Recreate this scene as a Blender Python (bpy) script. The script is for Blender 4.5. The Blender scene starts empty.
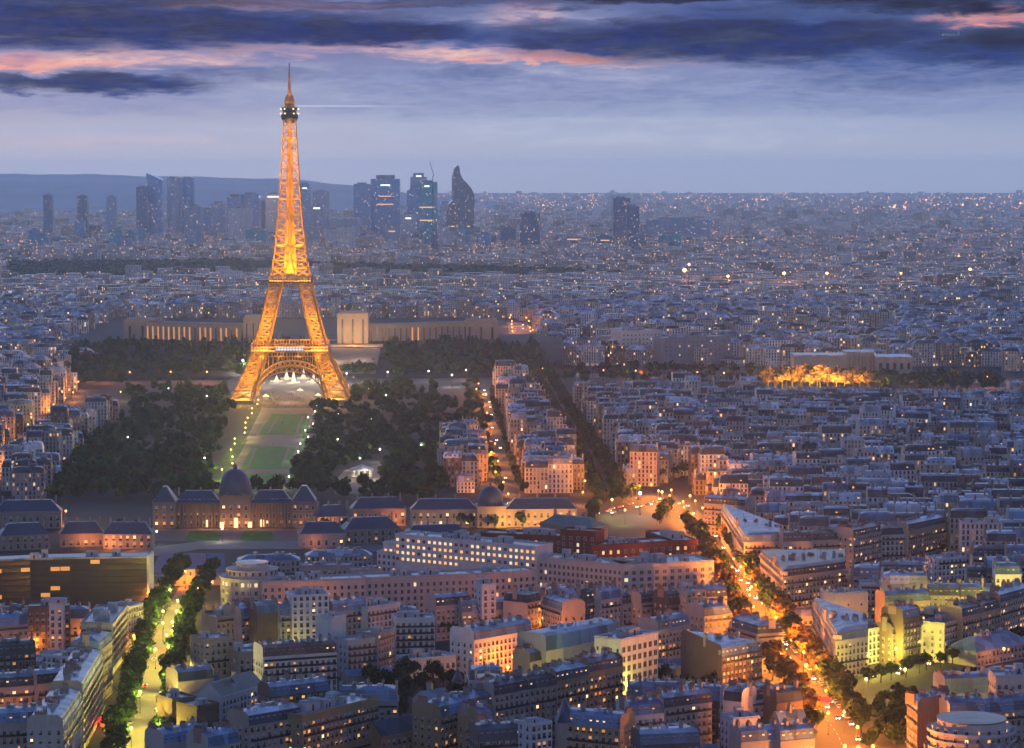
import bpy, math, random, re
import numpy as np
from mathutils import Vector, Matrix
R = math.radians
rnd = random.Random(7)
C = bpy.context.scene.collection
scene = bpy.context.scene

# ------------------------------------------------------------------ camera, world, sun, exposure
CAM_H, FOC, HORIZON = 223.0, 2808.0, 172.0        # metres, pixels at 1024 wide, row of the horizon
PITCH = math.atan((374 - HORIZON) / FOC)
cam_data = bpy.data.cameras.new('camera')
cam_data.sensor_width = 36.0
cam_data.lens = 36.0 * FOC / 1024
cam_data.clip_start, cam_data.clip_end = 5.0, 90000.0
cam = bpy.data.objects.new('camera', cam_data)
cam.location = (0, 0, CAM_H)
cam.rotation_euler = (math.pi / 2 - PITCH, 0, 0)
C.objects.link(cam)
scene.camera = cam
scene.view_settings.view_transform = 'Standard'
scene.view_settings.look = 'None'
scene.view_settings.exposure = 0.0
scene.view_settings.gamma = 1.0
cy = scene.cycles
cy.use_denoising = True
cy.max_bounces = 5
cy.diffuse_bounces = 1
cy.glossy_bounces = 2
cy.transparent_max_bounces = 8
cy.volume_bounces = 1
cy.sample_clamp_indirect = 3.0
cy.sample_clamp_direct = 30.0
cy.use_light_tree = True

SUN_ELEV, SUN_AZ = 2.0, -14.0     # the sun has just gone down ahead of the camera, a little to the left

class NT:
    """small helper to write node trees as expressions"""
    def __init__(s, tree):
        s.t = tree; tree.nodes.clear(); s.l = tree.links
    def n(s, kind, **kw):
        nd = s.t.nodes.new(kind)
        for k, v in kw.items(): setattr(nd, k, v)
        return nd
    def put(s, sock, v):
        if v is None: return
        if isinstance(v, bpy.types.NodeSocket): s.l.new(v, sock)
        else:
            if isinstance(v, (tuple, list)) and hasattr(sock.default_value, '__len__') and len(sock.default_value) == 4 and len(v) == 3: v = (*v, 1)
            sock.default_value = v
    def m(s, op, a, b=None, c=None, clamp=False):
        nd = s.n('ShaderNodeMath', operation=op, use_clamp=clamp)
        for i, v in enumerate((a, b, c)): s.put(nd.inputs[i], v)
        return nd.outputs[0]
    def vm(s, op, a, b=None):
        nd = s.n('ShaderNodeVectorMath', operation=op)
        s.put(nd.inputs[0], a); s.put(nd.inputs[1], b)
        return nd.outputs[0]
    def xyz(s, x, y, z):
        nd = s.n('ShaderNodeCombineXYZ')
        for i, v in enumerate((x, y, z)): s.put(nd.inputs[i], v)
        return nd.outputs[0]
    def sep(s, v):
        nd = s.n('ShaderNodeSeparateXYZ'); s.put(nd.inputs[0], v); return nd.outputs
    def noise(s, vec, scale, detail=4, rough=0.55, dist=0.0):
        nd = s.n('ShaderNodeTexNoise'); s.put(nd.inputs['Vector'], vec)
        nd.inputs['Scale'].default_value = scale; nd.inputs['Detail'].default_value = detail
        nd.inputs['Roughness'].default_value = rough; nd.inputs['Distortion'].default_value = dist
        return nd.outputs['Fac']
    def white(s, vec):
        nd = s.n('ShaderNodeTexWhiteNoise'); s.put(nd.inputs['Vector'], vec); return nd.outputs
    def ramp(s, f, stops, interp='LINEAR'):
        nd = s.n('ShaderNodeValToRGB'); s.put(nd.inputs[0], f)
        cr = nd.color_ramp; cr.interpolation = interp
        while len(cr.elements) < len(stops): cr.elements.new(1)
        for e, (p, c) in zip(cr.elements, stops):
            e.position = p; e.color = (*c, 1) if len(c) == 3 else c
        return nd.outputs[0]
    def mix(s, f, a, b, blend='MIX'):
        nd = s.n('ShaderNodeMix', data_type='RGBA', blend_type=blend)
        s.put(nd.inputs['Factor'], f); s.put(nd.inputs[6], a); s.put(nd.inputs[7], b)
        return nd.outputs[2]
    def smooth(s, v, lo, hi):
        nd = s.n('ShaderNodeMapRange', interpolation_type='SMOOTHSTEP')
        s.put(nd.inputs[0], v); nd.inputs[1].default_value = lo; nd.inputs[2].default_value = hi
        return nd.outputs[0]

def srgb(r, g, b):
    f = lambda c: c / 12.92 if c <= 0.04045 else ((c + 0.055) / 1.055) ** 2.4
    return tuple(f(c / 255) for c in (r, g, b))

def build_world():
    w = bpy.data.worlds.new('World'); scene.world = w; w.use_nodes = True
    g = NT(w.node_tree)
    d = g.n('ShaderNodeTexCoord').outputs['Generated']
    x, y, z = g.sep(d)
    elev = g.m('MULTIPLY', g.m('ARCSINE', z), 57.29578)
    azim = g.m('MULTIPLY', g.m('ARCTAN2', x, y), 57.29578)
    # clear sky behind the clouds, by elevation (degrees / 90)
    sky = g.n('ShaderNodeTexSky', sky_type='NISHITA', sun_disc=False, sun_elevation=R(SUN_ELEV), sun_rotation=R(SUN_AZ)).outputs[0]
    base = g.ramp(g.m('MULTIPLY', elev, 1 / 90.0, clamp=True), [
        (0.0, srgb(190, 196, 211)), (0.008, srgb(168, 182, 209)), (0.017, srgb(132, 154, 198)), (0.028, srgb(84, 112, 172)), (0.055, (0.08, 0.15, 0.38)),
        (0.2, (0.018, 0.072, 0.27)), (1.0, (0.015, 0.068, 0.30))])
    # eastern sky behind the viewpoint, brightened to light the facades facing it
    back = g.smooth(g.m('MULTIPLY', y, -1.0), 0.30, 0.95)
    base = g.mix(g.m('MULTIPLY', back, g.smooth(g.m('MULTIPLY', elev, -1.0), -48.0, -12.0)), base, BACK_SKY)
    # bright sky band added ahead, just over the frame, to light haze and roofs
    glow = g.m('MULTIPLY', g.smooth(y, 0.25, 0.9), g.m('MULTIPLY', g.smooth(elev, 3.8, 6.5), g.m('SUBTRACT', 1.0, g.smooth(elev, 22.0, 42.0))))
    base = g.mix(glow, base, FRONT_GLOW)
    col = g.mix(0.06, base, g.vm('MULTIPLY', sky, (0.06, 0.06, 0.06)))
    # stratus banks, laid out by direction: warped elliptical banks plus drawn-out noise
    na = g.noise(g.xyz(g.m('MULTIPLY', azim, 0.45), g.m('MULTIPLY', elev, 1.6), 0.0), 1.0, 6, 0.6)
    nb = g.noise(g.xyz(g.m('MULTIPLY', azim, 0.30), g.m('MULTIPLY', elev, 2.2), 7.3), 1.0, 6, 0.6)
    nc = g.noise(g.xyz(g.m('MULTIPLY', azim, 0.75), g.m('MULTIPLY', elev, 3.9), 3.1), 1.0, 7, 0.62, 0.5)
    nd = g.noise(g.xyz(g.m('MULTIPLY', azim, 1.6), g.m('MULTIPLY', elev, 9.0), 5.7), 1.0, 6, 0.6, 0.5)
    s05 = lambda v, k: g.m('MULTIPLY', g.m('SUBTRACT', v, 0.5), k)
    wa = g.m('ADD', azim, s05(na, 3.0))
    we = g.m('ADD', g.m('ADD', elev, s05(nb, 0.50)), g.m('ADD', s05(nc, 0.52), s05(nd, 0.16)))
    def bank(px, py, wx, wy, soft=(1.45, 0.15)):
        """one cloud bank: where it hangs and how far it reaches, in degrees"""
        a0, e0 = (px - 512) / 49.0, (HORIZON - py) / 49.0
        q = g.m('ADD', g.m('POWER', g.m('ABSOLUTE', g.m('DIVIDE', g.m('SUBTRACT', wa, a0), wx / 49.0)), 2.0),
                g.m('POWER', g.m('ABSOLUTE', g.m('DIVIDE', g.m('SUBTRACT', we, e0), wy / 49.0)), 2.0))
        return g.smooth(g.m('MULTIPLY', q, -1.0), -soft[0], -soft[1])
    def layer(col, colour, items, rough=0.0):
        o = None
        for it in items:
            v = g.m('MULTIPLY', bank(*it[:4]), it[4])
            o = v if o is None else g.m('MAXIMUM', o, v)
        if rough: o = g.m('MULTIPLY', o, g.m('ADD', 1.0 - rough * 0.5, s05(g.m('ADD', nc, s05(nd, .8)), rough * 2.6)), clamp=True)
        return g.mix(o, col, colour)
    shade = lambda lo, hi, n=nc: g.mix(g.smooth(n, 0.34, 0.66), lo, hi)
    col = layer(col, shade(srgb(150, 158, 194), srgb(186, 186, 208)), [(300, 82, 110, 20, .8), (640, 78, 300, 26, .75), (440, 8, 260, 12, .5), (560, 20, 120, 18, .7), (860, 84, 200, 20, .6)], .7)
    col = layer(col, shade(srgb(176, 190, 218), srgb(204, 208, 224)), [(600, 126, 330, 22, .5), (200, 132, 260, 14, .25), (330, 96, 120, 12, .4)], .5)
    col = layer(col, shade(srgb(78, 102, 162), srgb(132, 146, 192)), [(700, 92, 360, 17, .8), (420, 84, 130, 20, .85), (180, 68, 90, 13, .9), (900, 72, 200, 26, .9), (640, 60, 160, 14, .6), (500, 108, 260, 12, .6), (60, 106, 170, 10, .5), (820, 108, 200, 13, .6), (250, 100, 120, 9, .5)], .9)
    col = layer(col, shade(srgb(214, 168, 186), srgb(250, 198, 184)), [(110, 60, 150, 11, 1), (300, 52, 120, 7, .7), (365, 50, 60, 7, .9), (465, 57, 80, 8, 1), (560, 58, 80, 6, 1), (640, 66, 70, 4, .6), (300, 4, 130, 6, .8), (520, 14, 46, 12, .6), (80, 142, 160, 4, .25)], .8)
    col = layer(col, shade(srgb(236, 140, 132), srgb(252, 176, 150)), [(40, 64, 90, 8, .9), (990, 22, 70, 9, 1), (556, 59, 44, 5, .9), (478, 61, 40, 4, .6)], .6)
    col = layer(col, shade(srgb(12, 42, 110), srgb(56, 86, 152)), [(940, 78, 170, 16, .6), (250, 74, 90, 8, .6), (430, 36, 220, 14, .95), (330, 12, 190, 9, .7), (620, 22, 140, 8, .6), (900, 58, 200, 18, .9), (110, 86, 130, 11, 1), (30, 6, 150, 10, .9), (800, 10, 230, 12, .85), (700, 30, 200, 12, .7), (470, 76, 60, 8, .6)], .6)
    col = layer(col, shade(srgb(0, 2, 42), srgb(0, 30, 104)), [(130, 27, 300, 25, 1), (340, 34, 160, 14, 1), (700, 40, 220, 26, 1), (420, 2, 320, 7, .8), (560, 44, 80, 12, .9), (90, 85, 125, 10, 1), (840, 36, 130, 18, 1), (1000, 52, 120, 18, .85)], .25)
    col = layer(col, shade(srgb(4, 2, 14), srgb(26, 18, 44)), [(940, 2, 180, 17, 1), (1010, 40, 70, 12, .9), (670, 0, 110, 7, .9), (120, 2, 150, 6, .6)], .3)
    # broken cloud over the rest of the sky, seen only as light on the roofs
    over = g.m('MULTIPLY', g.smooth(g.noise(d, 3.0, 5), 0.42, 0.66), g.smooth(elev, 6.0, 14.0))
    col = g.mix(g.m('MULTIPLY', over, 0.55), col, srgb(60, 84, 150))
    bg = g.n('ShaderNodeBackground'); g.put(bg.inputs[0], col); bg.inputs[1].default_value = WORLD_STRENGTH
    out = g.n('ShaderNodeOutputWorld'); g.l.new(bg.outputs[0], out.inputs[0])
    w.cycles.sampling_method = 'MANUAL'; w.cycles.sample_map_resolution = 512
WORLD_STRENGTH = 1.0
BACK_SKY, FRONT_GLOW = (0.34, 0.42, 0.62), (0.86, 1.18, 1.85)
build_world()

sun_data = bpy.data.lights.new('sun', 'SUN')
sun_data.energy = 0.04; sun_data.angle = R(10); sun_data.color = (1.0, 0.78, 0.74)
sun = bpy.data.objects.new('sun', sun_data)
sun.rotation_euler = (math.pi / 2 - R(SUN_ELEV + 6), 0, math.pi - R(SUN_AZ))
sun.location = (0, 0, 900)
C.objects.link(sun)

# ------------------------------------------------------------------ pixel -> world helpers (layout only)
def ray(px, py):
    sa, ca = math.sin(PITCH), math.cos(PITCH)
    return Vector((px - 512, FOC * ca + (374 - py) * -sa * -1, -FOC * sa + (374 - py) * ca))
def P(px, py, z=0.0):
    r = ray(px, py); t = (z - CAM_H) / r.z
    return Vector((r.x * t, r.y * t, z))
def PD(px, py, D):
    """the point at depth D on a pixel's ray"""
    r = ray(px, py); t = D / r.y
    return Vector((r.x * t, D, CAM_H + r.z * t))
def project(v):
    sa, ca = math.sin(PITCH), math.cos(PITCH)
    yy, zz = v[1], v[2] - CAM_H
    f = yy * ca - zz * sa; u = yy * sa + zz * ca
    return 512 + FOC * v[0] / f, 374 - FOC * u / f

# ------------------------------------------------------------------ mesh buffers and objects
class MB:
    def __init__(s):
        s.v = []; s.f = []; s.uv = []; s.col = []; s.mi = []
    def face(s, pts, uv=None, col=(1, 1, 1, 0), mi=0):
        b = len(s.v); s.v.extend(pts); n = len(pts)
        s.f.append(range(b, b + n)); s.mi.append(mi)
        s.uv.extend(uv if uv else [(0.0, -10.0)] * n)
        s.col.extend([col] * n)
    def box(s, x0, x1, y0, y1, z0, z1, col=(1, 1, 1, 0), mi=0, M=None, bottom=False):
        p = [(x0, y0, z0), (x1, y0, z0), (x1, y1, z0), (x0, y1, z0), (x0, y0, z1), (x1, y0, z1), (x1, y1, z1), (x0, y1, z1)]
        if M is not None: p = [M(q) for q in p]
        for i in ((0, 1, 5, 4), (1, 2, 6, 5), (2, 3, 7, 6), (3, 0, 4, 7), (4, 5, 6, 7)): s.face([p[k] for k in i], None, col, mi)
        if bottom: s.face([p[k] for k in (3, 2, 1, 0)], None, col, mi)
    def bar(s, a, b, r, col=(1, 1, 1, 0), mi=0, r2=None):
        a = Vector(a); b = Vector(b); d = (b - a)
        if d.length < 1e-6: return
        d.normalize(); u = d.cross(Vector((0.3, 0.2, 1.0)))
        if u.length < 1e-3: u = d.cross(Vector((1, 0, 0)))
        u.normalize(); w = d.cross(u); r2 = r if r2 is None else r2
        A = [a + u * r, a + w * r, a - u * r, a - w * r]; B = [b + u * r2, b + w * r2, b - u * r2, b - w * r2]
        for i in range(4):
            j = (i + 1) % 4; s.face([A[i], A[j], B[j], B[i]], None, col, mi)
        s.face([B[0], B[1], B[2], B[3]], None, col, mi)
    def lathe(s, prof, n=16, cx=0, cy=0, col=(1, 1, 1, 0), mi=0, a0=0.0, a1=2 * math.pi, uvc=None):
        full = abs(a1 - a0 - 2 * math.pi) < 1e-6
        for (r0, z0), (r1, z1) in zip(prof, prof[1:]):
            for i in range(n):
                p, q = a0 + (a1 - a0) * i / n, a0 + (a1 - a0) * (i + 1) / n
                pts = [(cx + r0 * math.cos(p), cy + r0 * math.sin(p), z0), (cx + r0 * math.cos(q), cy + r0 * math.sin(q), z0),
                       (cx + r1 * math.cos(q), cy + r1 * math.sin(q), z1), (cx + r1 * math.cos(p), cy + r1 * math.sin(p), z1)]
                if r1 < 1e-6: pts = pts[:3]
                elif r0 < 1e-6: pts = [pts[0], pts[2], pts[3]]
                s.face(pts, None, col, mi)
    def mesh(s, name, mats):
        me = bpy.data.meshes.new(name)
        nl = sum(len(f) for f in s.f)
        me.vertices.add(len(s.v)); me.loops.add(nl); me.polygons.add(len(s.f))
        me.vertices.foreach_set('co', np.array([tuple(p) for p in s.v], dtype=np.float32).ravel())
        me.loops.foreach_set('vertex_index', np.arange(nl, dtype=np.int32))
        ln = np.array([len(f) for f in s.f], dtype=np.int32)
        me.polygons.foreach_set('loop_start', np.concatenate([[0], np.cumsum(ln)[:-1]]).astype(np.int32))
        me.polygons.foreach_set('loop_total', ln)
        me.polygons.foreach_set('material_index', np.array(s.mi, dtype=np.int32))
        me.update(calc_edges=True)
        uvl = me.uv_layers.new(name='UVMap')
        uvl.data.foreach_set('uv', np.array(s.uv, dtype=np.float32).ravel())
        ca = me.color_attributes.new('tint', 'FLOAT_COLOR', 'CORNER')
        ca.data.foreach_set('color', np.array([(c if len(c) == 4 else (*c, 0)) for c in s.col], dtype=np.float32).ravel())
        for m in (mats if isinstance(mats, (list, tuple)) else [mats]): me.materials.append(m)
        return me
    def build(s, name, mats, parent=None):
        o = bpy.data.objects.new(name, s.mesh(name, mats)); C.objects.link(o)
        if parent is not None: o.parent = parent
        return o

def tag(o, label=None, cat=None, group=None, kind=None):
    if label: o['label'] = label
    if cat: o['category'] = cat
    if group: o['group'] = group
    if kind: o['kind'] = kind
    return o
def empty(name, loc=(0, 0, 0), rz=0.0):
    o = bpy.data.objects.new(name, None); o.location = loc; o.rotation_euler = (0, 0, rz)
    o.empty_display_size = 1.0
    C.objects.link(o); return o
def put(name, mesh, parent=None, loc=(0, 0, 0), rz=0.0, sc=None):
    o = bpy.data.objects.new(name, mesh); o.location = loc; o.rotation_euler = (0, 0, rz)
    if sc is not None: o.scale = sc
    C.objects.link(o)
    if parent is not None: o.parent = parent
    return o
def copy_tree(o, parent=None):
    c = o.copy(); C.objects.link(c)
    if parent is not None: c.parent = parent
    for ch in list(o.children): copy_tree(ch, c)
    return c
def pt_light(name, loc, power, color, parent=None, radius=0.5):
    key = (round(power, 3), color, radius)
    if key not in _LD:
        d = bpy.data.lights.new(name, 'POINT'); d.energy = power; d.color = color; d.shadow_soft_size = radius
        _LD[key] = d
    o = bpy.data.objects.new(name, _LD[key]); o.location = loc; C.objects.link(o)
    if parent is not None: o.parent = parent
    return o
_LD = {}
def clamp(v, a, b): return max(a, min(b, v))
# ------------------------------------------------------------------ materials (all procedural)
M = {}
def new_mat(name):
    m = bpy.data.materials.new(name); m.use_nodes = True
    g = NT(m.node_tree)
    bs = g.n('ShaderNodeBsdfPrincipled'); out = g.n('ShaderNodeOutputMaterial')
    g.l.new(bs.outputs[0], out.inputs[0])
    M[name] = m
    return m, g, bs
def P_(g, bs, **kw):
    for k, v in kw.items(): g.put(bs.inputs[k.replace('_', ' ')], v)
def no_mis(m): m.cycles.emission_sampling = 'NONE'

def plain(name, col, rough=0.6, metal=0.0, var=0.25, scale=0.4):
    m, g, bs = new_mat(name)
    pos = g.n('ShaderNodeNewGeometry').outputs['Position']
    f = g.noise(pos, scale, 4)
    P_(g, bs, Base_Color=g.mix(f, tuple(c * (1 - var) for c in col), tuple(min(1, c * (1 + var)) for c in col)), Roughness=rough, Metallic=metal)
    return m
def lamp(name, col, strength, mis=False):
    m, g, bs = new_mat(name)
    P_(g, bs, Base_Color=tuple(.5 * c for c in col), Emission_Color=col, Emission_Strength=strength, Roughness=0.4)
    if not mis: no_mis(m)
    return m

def tinted(name, rough, var, windows=False, seams=False, metal=0.0, spec=0.5, lit=0.08, glow=1.0, curtain=True):
    """surface coloured by the mesh's own 'tint' attribute with weathering; optionally with a grid of windows laid out in UV cells"""
    m, g, bs = new_mat(name)
    at = g.n('ShaderNodeAttribute', attribute_name='tint')
    pos = g.n('ShaderNodeNewGeometry').outputs['Position']
    f1 = g.noise(pos, 0.12, 4); f2 = g.noise(pos, 1.1, 3)
    px, py, pz = g.sep(pos)
    streak = g.noise(g.xyz(g.m('MULTIPLY', px, 1.2), g.m('MULTIPLY', py, 1.2), g.m('MULTIPLY', pz, 0.12)), 1.0, 3)
    cell4 = g.white(g.vm('FLOOR', g.xyz(g.m('MULTIPLY', g.m('ADD', px, py), 0.19), g.m('MULTIPLY', g.m('SUBTRACT', px, py), 0.19), g.m('MULTIPLY', pz, 0.22))))[0]
    f1 = g.m('ADD', f1, g.m('MULTIPLY', g.m('SUBTRACT', cell4, 0.5), 0.55))
    k = g.m('ADD', 1.0 - var * 1.5, g.m('MULTIPLY', g.m('ADD', g.m('ADD', f1, f2), streak), var))
    col = g.vm('MULTIPLY', at.outputs['Color'], g.xyz(k, k, k))
    if seams:
        s = g.m('FRACT', g.m('MULTIPLY', g.m('ADD', px, g.m('MULTIPLY', py, 0.63)), 0.75))
        ln = g.m('LESS_THAN', s, 0.12)
        col = g.mix(g.m('MULTIPLY', ln, 0.35), col, g.vm('MULTIPLY', col, (0.45, 0.45, 0.45)))
        patch = g.white(g.vm('FLOOR', g.xyz(g.m('MULTIPLY', px, 0.21), g.m('MULTIPLY', py, 0.21), 0.0)))[0]
        kk = g.m('ADD', 0.5, g.m('MULTIPLY', patch, 1.0)); col = g.vm('MULTIPLY', col, g.xyz(kk, kk, kk))
    rr = rough
    if windows:
        u, v, _ = g.sep(g.n('ShaderNodeUVMap', uv_map='UVMap').outputs[0])
        fu, fv = g.m('FRACT', u), g.m('FRACT', v)
        seed = at.outputs['Alpha']
        cell = g.xyz(g.m('FLOOR', u), g.m('FLOOR', v), g.m('MULTIPLY', seed, 977.0))
        w1 = g.white(cell)
        wr, wg, wb = g.sep(w1[1])
        inu = g.m('LESS_THAN', g.m('ABSOLUTE', g.m('SUBTRACT', fu, 0.5)), 0.235)
        inv = g.m('MULTIPLY', g.m('GREATER_THAN', fv, 0.14), g.m('LESS_THAN', fv, 0.84))
        win = g.m('MULTIPLY', g.m('MULTIPLY', inu, inv), g.m('GREATER_THAN', v, 0.0))
        # balcony line and string course under some floors
        band = g.m('MULTIPLY', g.m('LESS_THAN', fv, 0.10), g.m('GREATER_THAN', v, 0.0))
        col = g.mix(g.m('MULTIPLY', band, 0.55), col, g.vm('MULTIPLY', col, (0.4, 0.4, 0.42)))
        shut = g.m('GREATER_THAN', wg, 0.72)
        glass = g.mix(shut, (0.022, 0.028, 0.045), (0.40, 0.39, 0.40)) if curtain else g.mix(shut, g.vm('MULTIPLY', at.outputs['Color'], (0.45, 0.5, 0.55)), g.vm('MULTIPLY', at.outputs['Color'], (1.5, 1.5, 1.5)))
        col = g.mix(win, col, glass)
        islit = g.m('MULTIPLY', win, g.m('LESS_THAN', wr, lit))
        ecol = g.mix(wb, (1.0, 0.42, 0.12), (1.0, 0.74, 0.42))
        est = g.m('MULTIPLY', islit, g.m('ADD', 0.25, g.m('MULTIPLY', g.m('POWER', wg, 2.0), 2.6 * glow)))
        P_(g, bs, Emission_Color=ecol, Emission_Strength=est)
        rr = g.m('SUBTRACT', rough, g.m('MULTIPLY', win, rough * 0.7))
        no_mis(m)
    P_(g, bs, Base_Color=col, Roughness=rr, Metallic=metal, Specular_IOR_Level=spec)
    return m

tinted('stone_facade', 0.85, 0.22, windows=True, lit=0.085)
tinted('stone_wall', 0.85, 0.24)
tinted('far_facade', 0.85, 0.16, windows=True, lit=0.11, glow=1.1)
tinted('tower_glass', 0.28, 0.10, metal=0.55, windows=True, lit=0.075, glow=0.9, curtain=False)
tinted('zinc_roof', 0.42, 0.26, seams=True, spec=0.6)
plain('ironwork', (0.025, 0.026, 0.03), 0.5)
plain('white_trim', (0.62, 0.60, 0.58), 0.6)
plain('terracotta', (0.30, 0.13, 0.08), 0.8)
plain('dark_glass', (0.018, 0.022, 0.038), 0.3)
plain('curtain_glass', (0.20, 0.19, 0.18), 0.25, var=.4, scale=1.5)
plain('shutter_paint', (0.48, 0.47, 0.47), 0.7)
plain('bark', (0.05, 0.042, 0.034), 0.9)
plain('asphalt', (0.042, 0.042, 0.046), 0.8, var=0.3, scale=0.08)
plain('paving', (0.26, 0.235, 0.21), 0.85, var=0.25, scale=0.15)
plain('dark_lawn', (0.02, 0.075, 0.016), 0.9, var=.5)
plain('gravel_path', (0.24, 0.19, 0.155), 0.9, var=0.2, scale=0.12)
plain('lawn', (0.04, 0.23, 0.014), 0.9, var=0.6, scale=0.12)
plain('road_paint', (0.75, 0.75, 0.72), 0.7)
plain('earth', (0.042, 0.045, 0.048), 0.95, var=0.4, scale=0.03)
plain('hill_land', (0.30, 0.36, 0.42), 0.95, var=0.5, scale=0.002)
plain('tower_iron', (0.42, 0.235, 0.06), 0.55, var=0.15)
plain('dark_iron', (0.10, 0.06, 0.03), 0.6)  # tower iron darkened so the second platform looks unlit
plain('masonry', (0.42, 0.37, 0.31), 0.85)
plain('purple_court', (0.26, 0.15, 0.22), 0.9)
plain('blue_court', (0.04, 0.09, 0.20), 0.9)
plain('verdigris', (0.10, 0.30, 0.26), 0.6)
plain('slate', (0.085, 0.11, 0.165), 0.45, var=0.3, scale=0.6)
plain('water', (0.02, 0.03, 0.045), 0.1)
plain('tyre_rubber', (0.02, 0.02, 0.02), 0.8)
plain('red_canvas', (0.55, 0.03, 0.02), 0.7)
plain('white_canvas', (0.75, 0.74, 0.72), 0.8)
lamp('pane_warm', (1.0, 0.50, 0.16), 1.2)
lamp('pane_bright', (1.0, 0.66, 0.28), 2.0)
lamp('pane_amber', (1.0, 0.40, 0.10), 0.7)
lamp('pane_cool', (0.85, 0.9, 1.0), 1.3)
lamp('pane_office', (1.0, 0.76, 0.42), 1.1)
lamp('lamp_orange', (1.0, 0.40, 0.09), 5.0)
lamp('lamp_yellow', (1.0, 0.70, 0.18), 4.5)
lamp('lamp_white', (1.0, 0.88, 0.70), 6.0)
lamp('lamp_far', (1.0, 0.36, 0.09), 4.5)
lamp('lamp_far_white', (1.0, 0.66, 0.36), 2.4)
lamp('lamp_red', (1.0, 0.06, 0.03), 14.0)
lamp('lamp_floodlight', (1.0, 0.42, 0.10), 20.0)
lamp('sign_red', (1.0, 0.015, 0.01), 1.6)
lamp('sign_white', (0.95, 0.95, 1.0), 3.0)
lamp('beam_light', (0.9, 0.92, 1.0), 0.4)

def leaf_mat(name, lo, hi):
    m, g, bs = new_mat(name)
    pos = g.n('ShaderNodeNewGeometry').outputs['Position']
    oi = g.n('ShaderNodeObjectInfo').outputs['Random']
    at = g.n('ShaderNodeAttribute', attribute_name='tint')
    f = g.noise(pos, 0.35, 3)
    c = g.mix(f, lo, hi)
    k = g.m('ADD', 0.65, g.m('MULTIPLY', oi, 0.7))
    P_(g, bs, Base_Color=g.vm('MULTIPLY', g.vm('MULTIPLY', c, at.outputs['Color']), g.xyz(k, k, k)), Roughness=0.75, Specular_IOR_Level=0.2)
    return m
leaf_mat('leaves', (0.009, 0.030, 0.011), (0.028, 0.066, 0.020))
leaf_mat('autumn_leaves', (0.10, 0.062, 0.026), (0.22, 0.13, 0.045))

# tints (albedo) used by the facade and roof materials
STONE = {'cream': (0.60, 0.54, 0.47), 'pink-beige': (0.57, 0.475, 0.41), 'white': (0.76, 0.74, 0.72), 'pale grey': (0.42, 0.42, 0.43), 'sandy': (0.46, 0.38, 0.28),
         'brown': (0.19, 0.135, 0.115), 'brick red': (0.26, 0.055, 0.045), 'ochre': (0.47, 0.34, 0.18), 'dark': (0.10, 0.10, 0.115)}
ROOF = {'zinc': (0.44, 0.48, 0.54), 'slate': (0.050, 0.062, 0.088), 'tile': (0.22, 0.085, 0.065), 'gravel': (0.40, 0.39, 0.40), 'blue': (0.14, 0.23, 0.36), 'white': (0.6, 0.6, 0.62), 'green': (0.10, 0.28, 0.24)}
def jit(c, k=0.16, a=0.0):
    f = 1 + rnd.uniform(-k, k)
    return (clamp(c[0] * f, 0, 1), clamp(c[1] * f * (1 + rnd.uniform(-.03, .03)), 0, 1), clamp(c[2] * f * (1 + rnd.uniform(-.04, .04)), 0, 1), a)
# ------------------------------------------------------------------ polygons and buildings
def inset(poly, ds):
    n = len(poly); out = []
    for i in range(n):
        p0, p1, p2 = Vector(poly[i - 1]), Vector(poly[i]), Vector(poly[(i + 1) % n])
        e0 = (p1 - p0).normalized(); e1 = (p2 - p1).normalized()
        n0 = Vector((-e0.y, e0.x)); n1 = Vector((-e1.y, e1.x))
        d0, d1 = ds[i - 1], ds[i]
        cr = e0.x * e1.y - e0.y * e1.x
        a = p1 + n0 * d0; b = p1 + n1 * d1
        if abs(cr) < 1e-3: out.append(tuple(b)); continue
        t = ((b.x - a.x) * e1.y - (b.y - a.y) * e1.x) / cr
        q = a + e0 * t; out.append((q.x, q.y))
    return out
def area(poly): return 0.5 * sum(a[0] * b[1] - a[1] * b[0] for a, b in zip(poly, poly[1:] + poly[:1]))
def ccw(poly): return poly if area(poly) > 0 else poly[::-1]
def centroid(poly): return (sum(p[0] for p in poly) / len(poly), sum(p[1] for p in poly) / len(poly))
def inside(p, poly):
    c = False
    for (x0, y0), (x1, y1) in zip(poly, poly[1:] + poly[:1]):
        if (y0 > p[1]) != (y1 > p[1]) and p[0] < (x1 - x0) * (p[1] - y0) / (y1 - y0) + x0: c = not c
    return c
def overlap(A, B):
    for poly in (A, B):
        for a, b in zip(poly, poly[1:] + poly[:1]):
            nx, ny = b[1] - a[1], a[0] - b[0]
            pa = [nx * p[0] + ny * p[1] for p in A]; pb = [nx * p[0] + ny * p[1] for p in B]
            if max(pa) <= min(pb) + 1e-6 or max(pb) <= min(pa) + 1e-6: return False
    return True
def bbox(poly): xs = [p[0] for p in poly]; ys = [p[1] for p in poly]; return min(xs), min(ys), max(xs), max(ys)
TAKEN = []
def take(poly, grow=1.0):
    p = inset(poly, [-grow] * len(poly)); TAKEN.append((bbox(p), p))
def is_free(poly, b=None):
    b = b or bbox(poly)
    for q, p in TAKEN:
        if q[0] < b[2] and q[2] > b[0] and q[1] < b[3] and q[3] > b[1] and overlap(p, poly): return False
    return True

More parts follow.
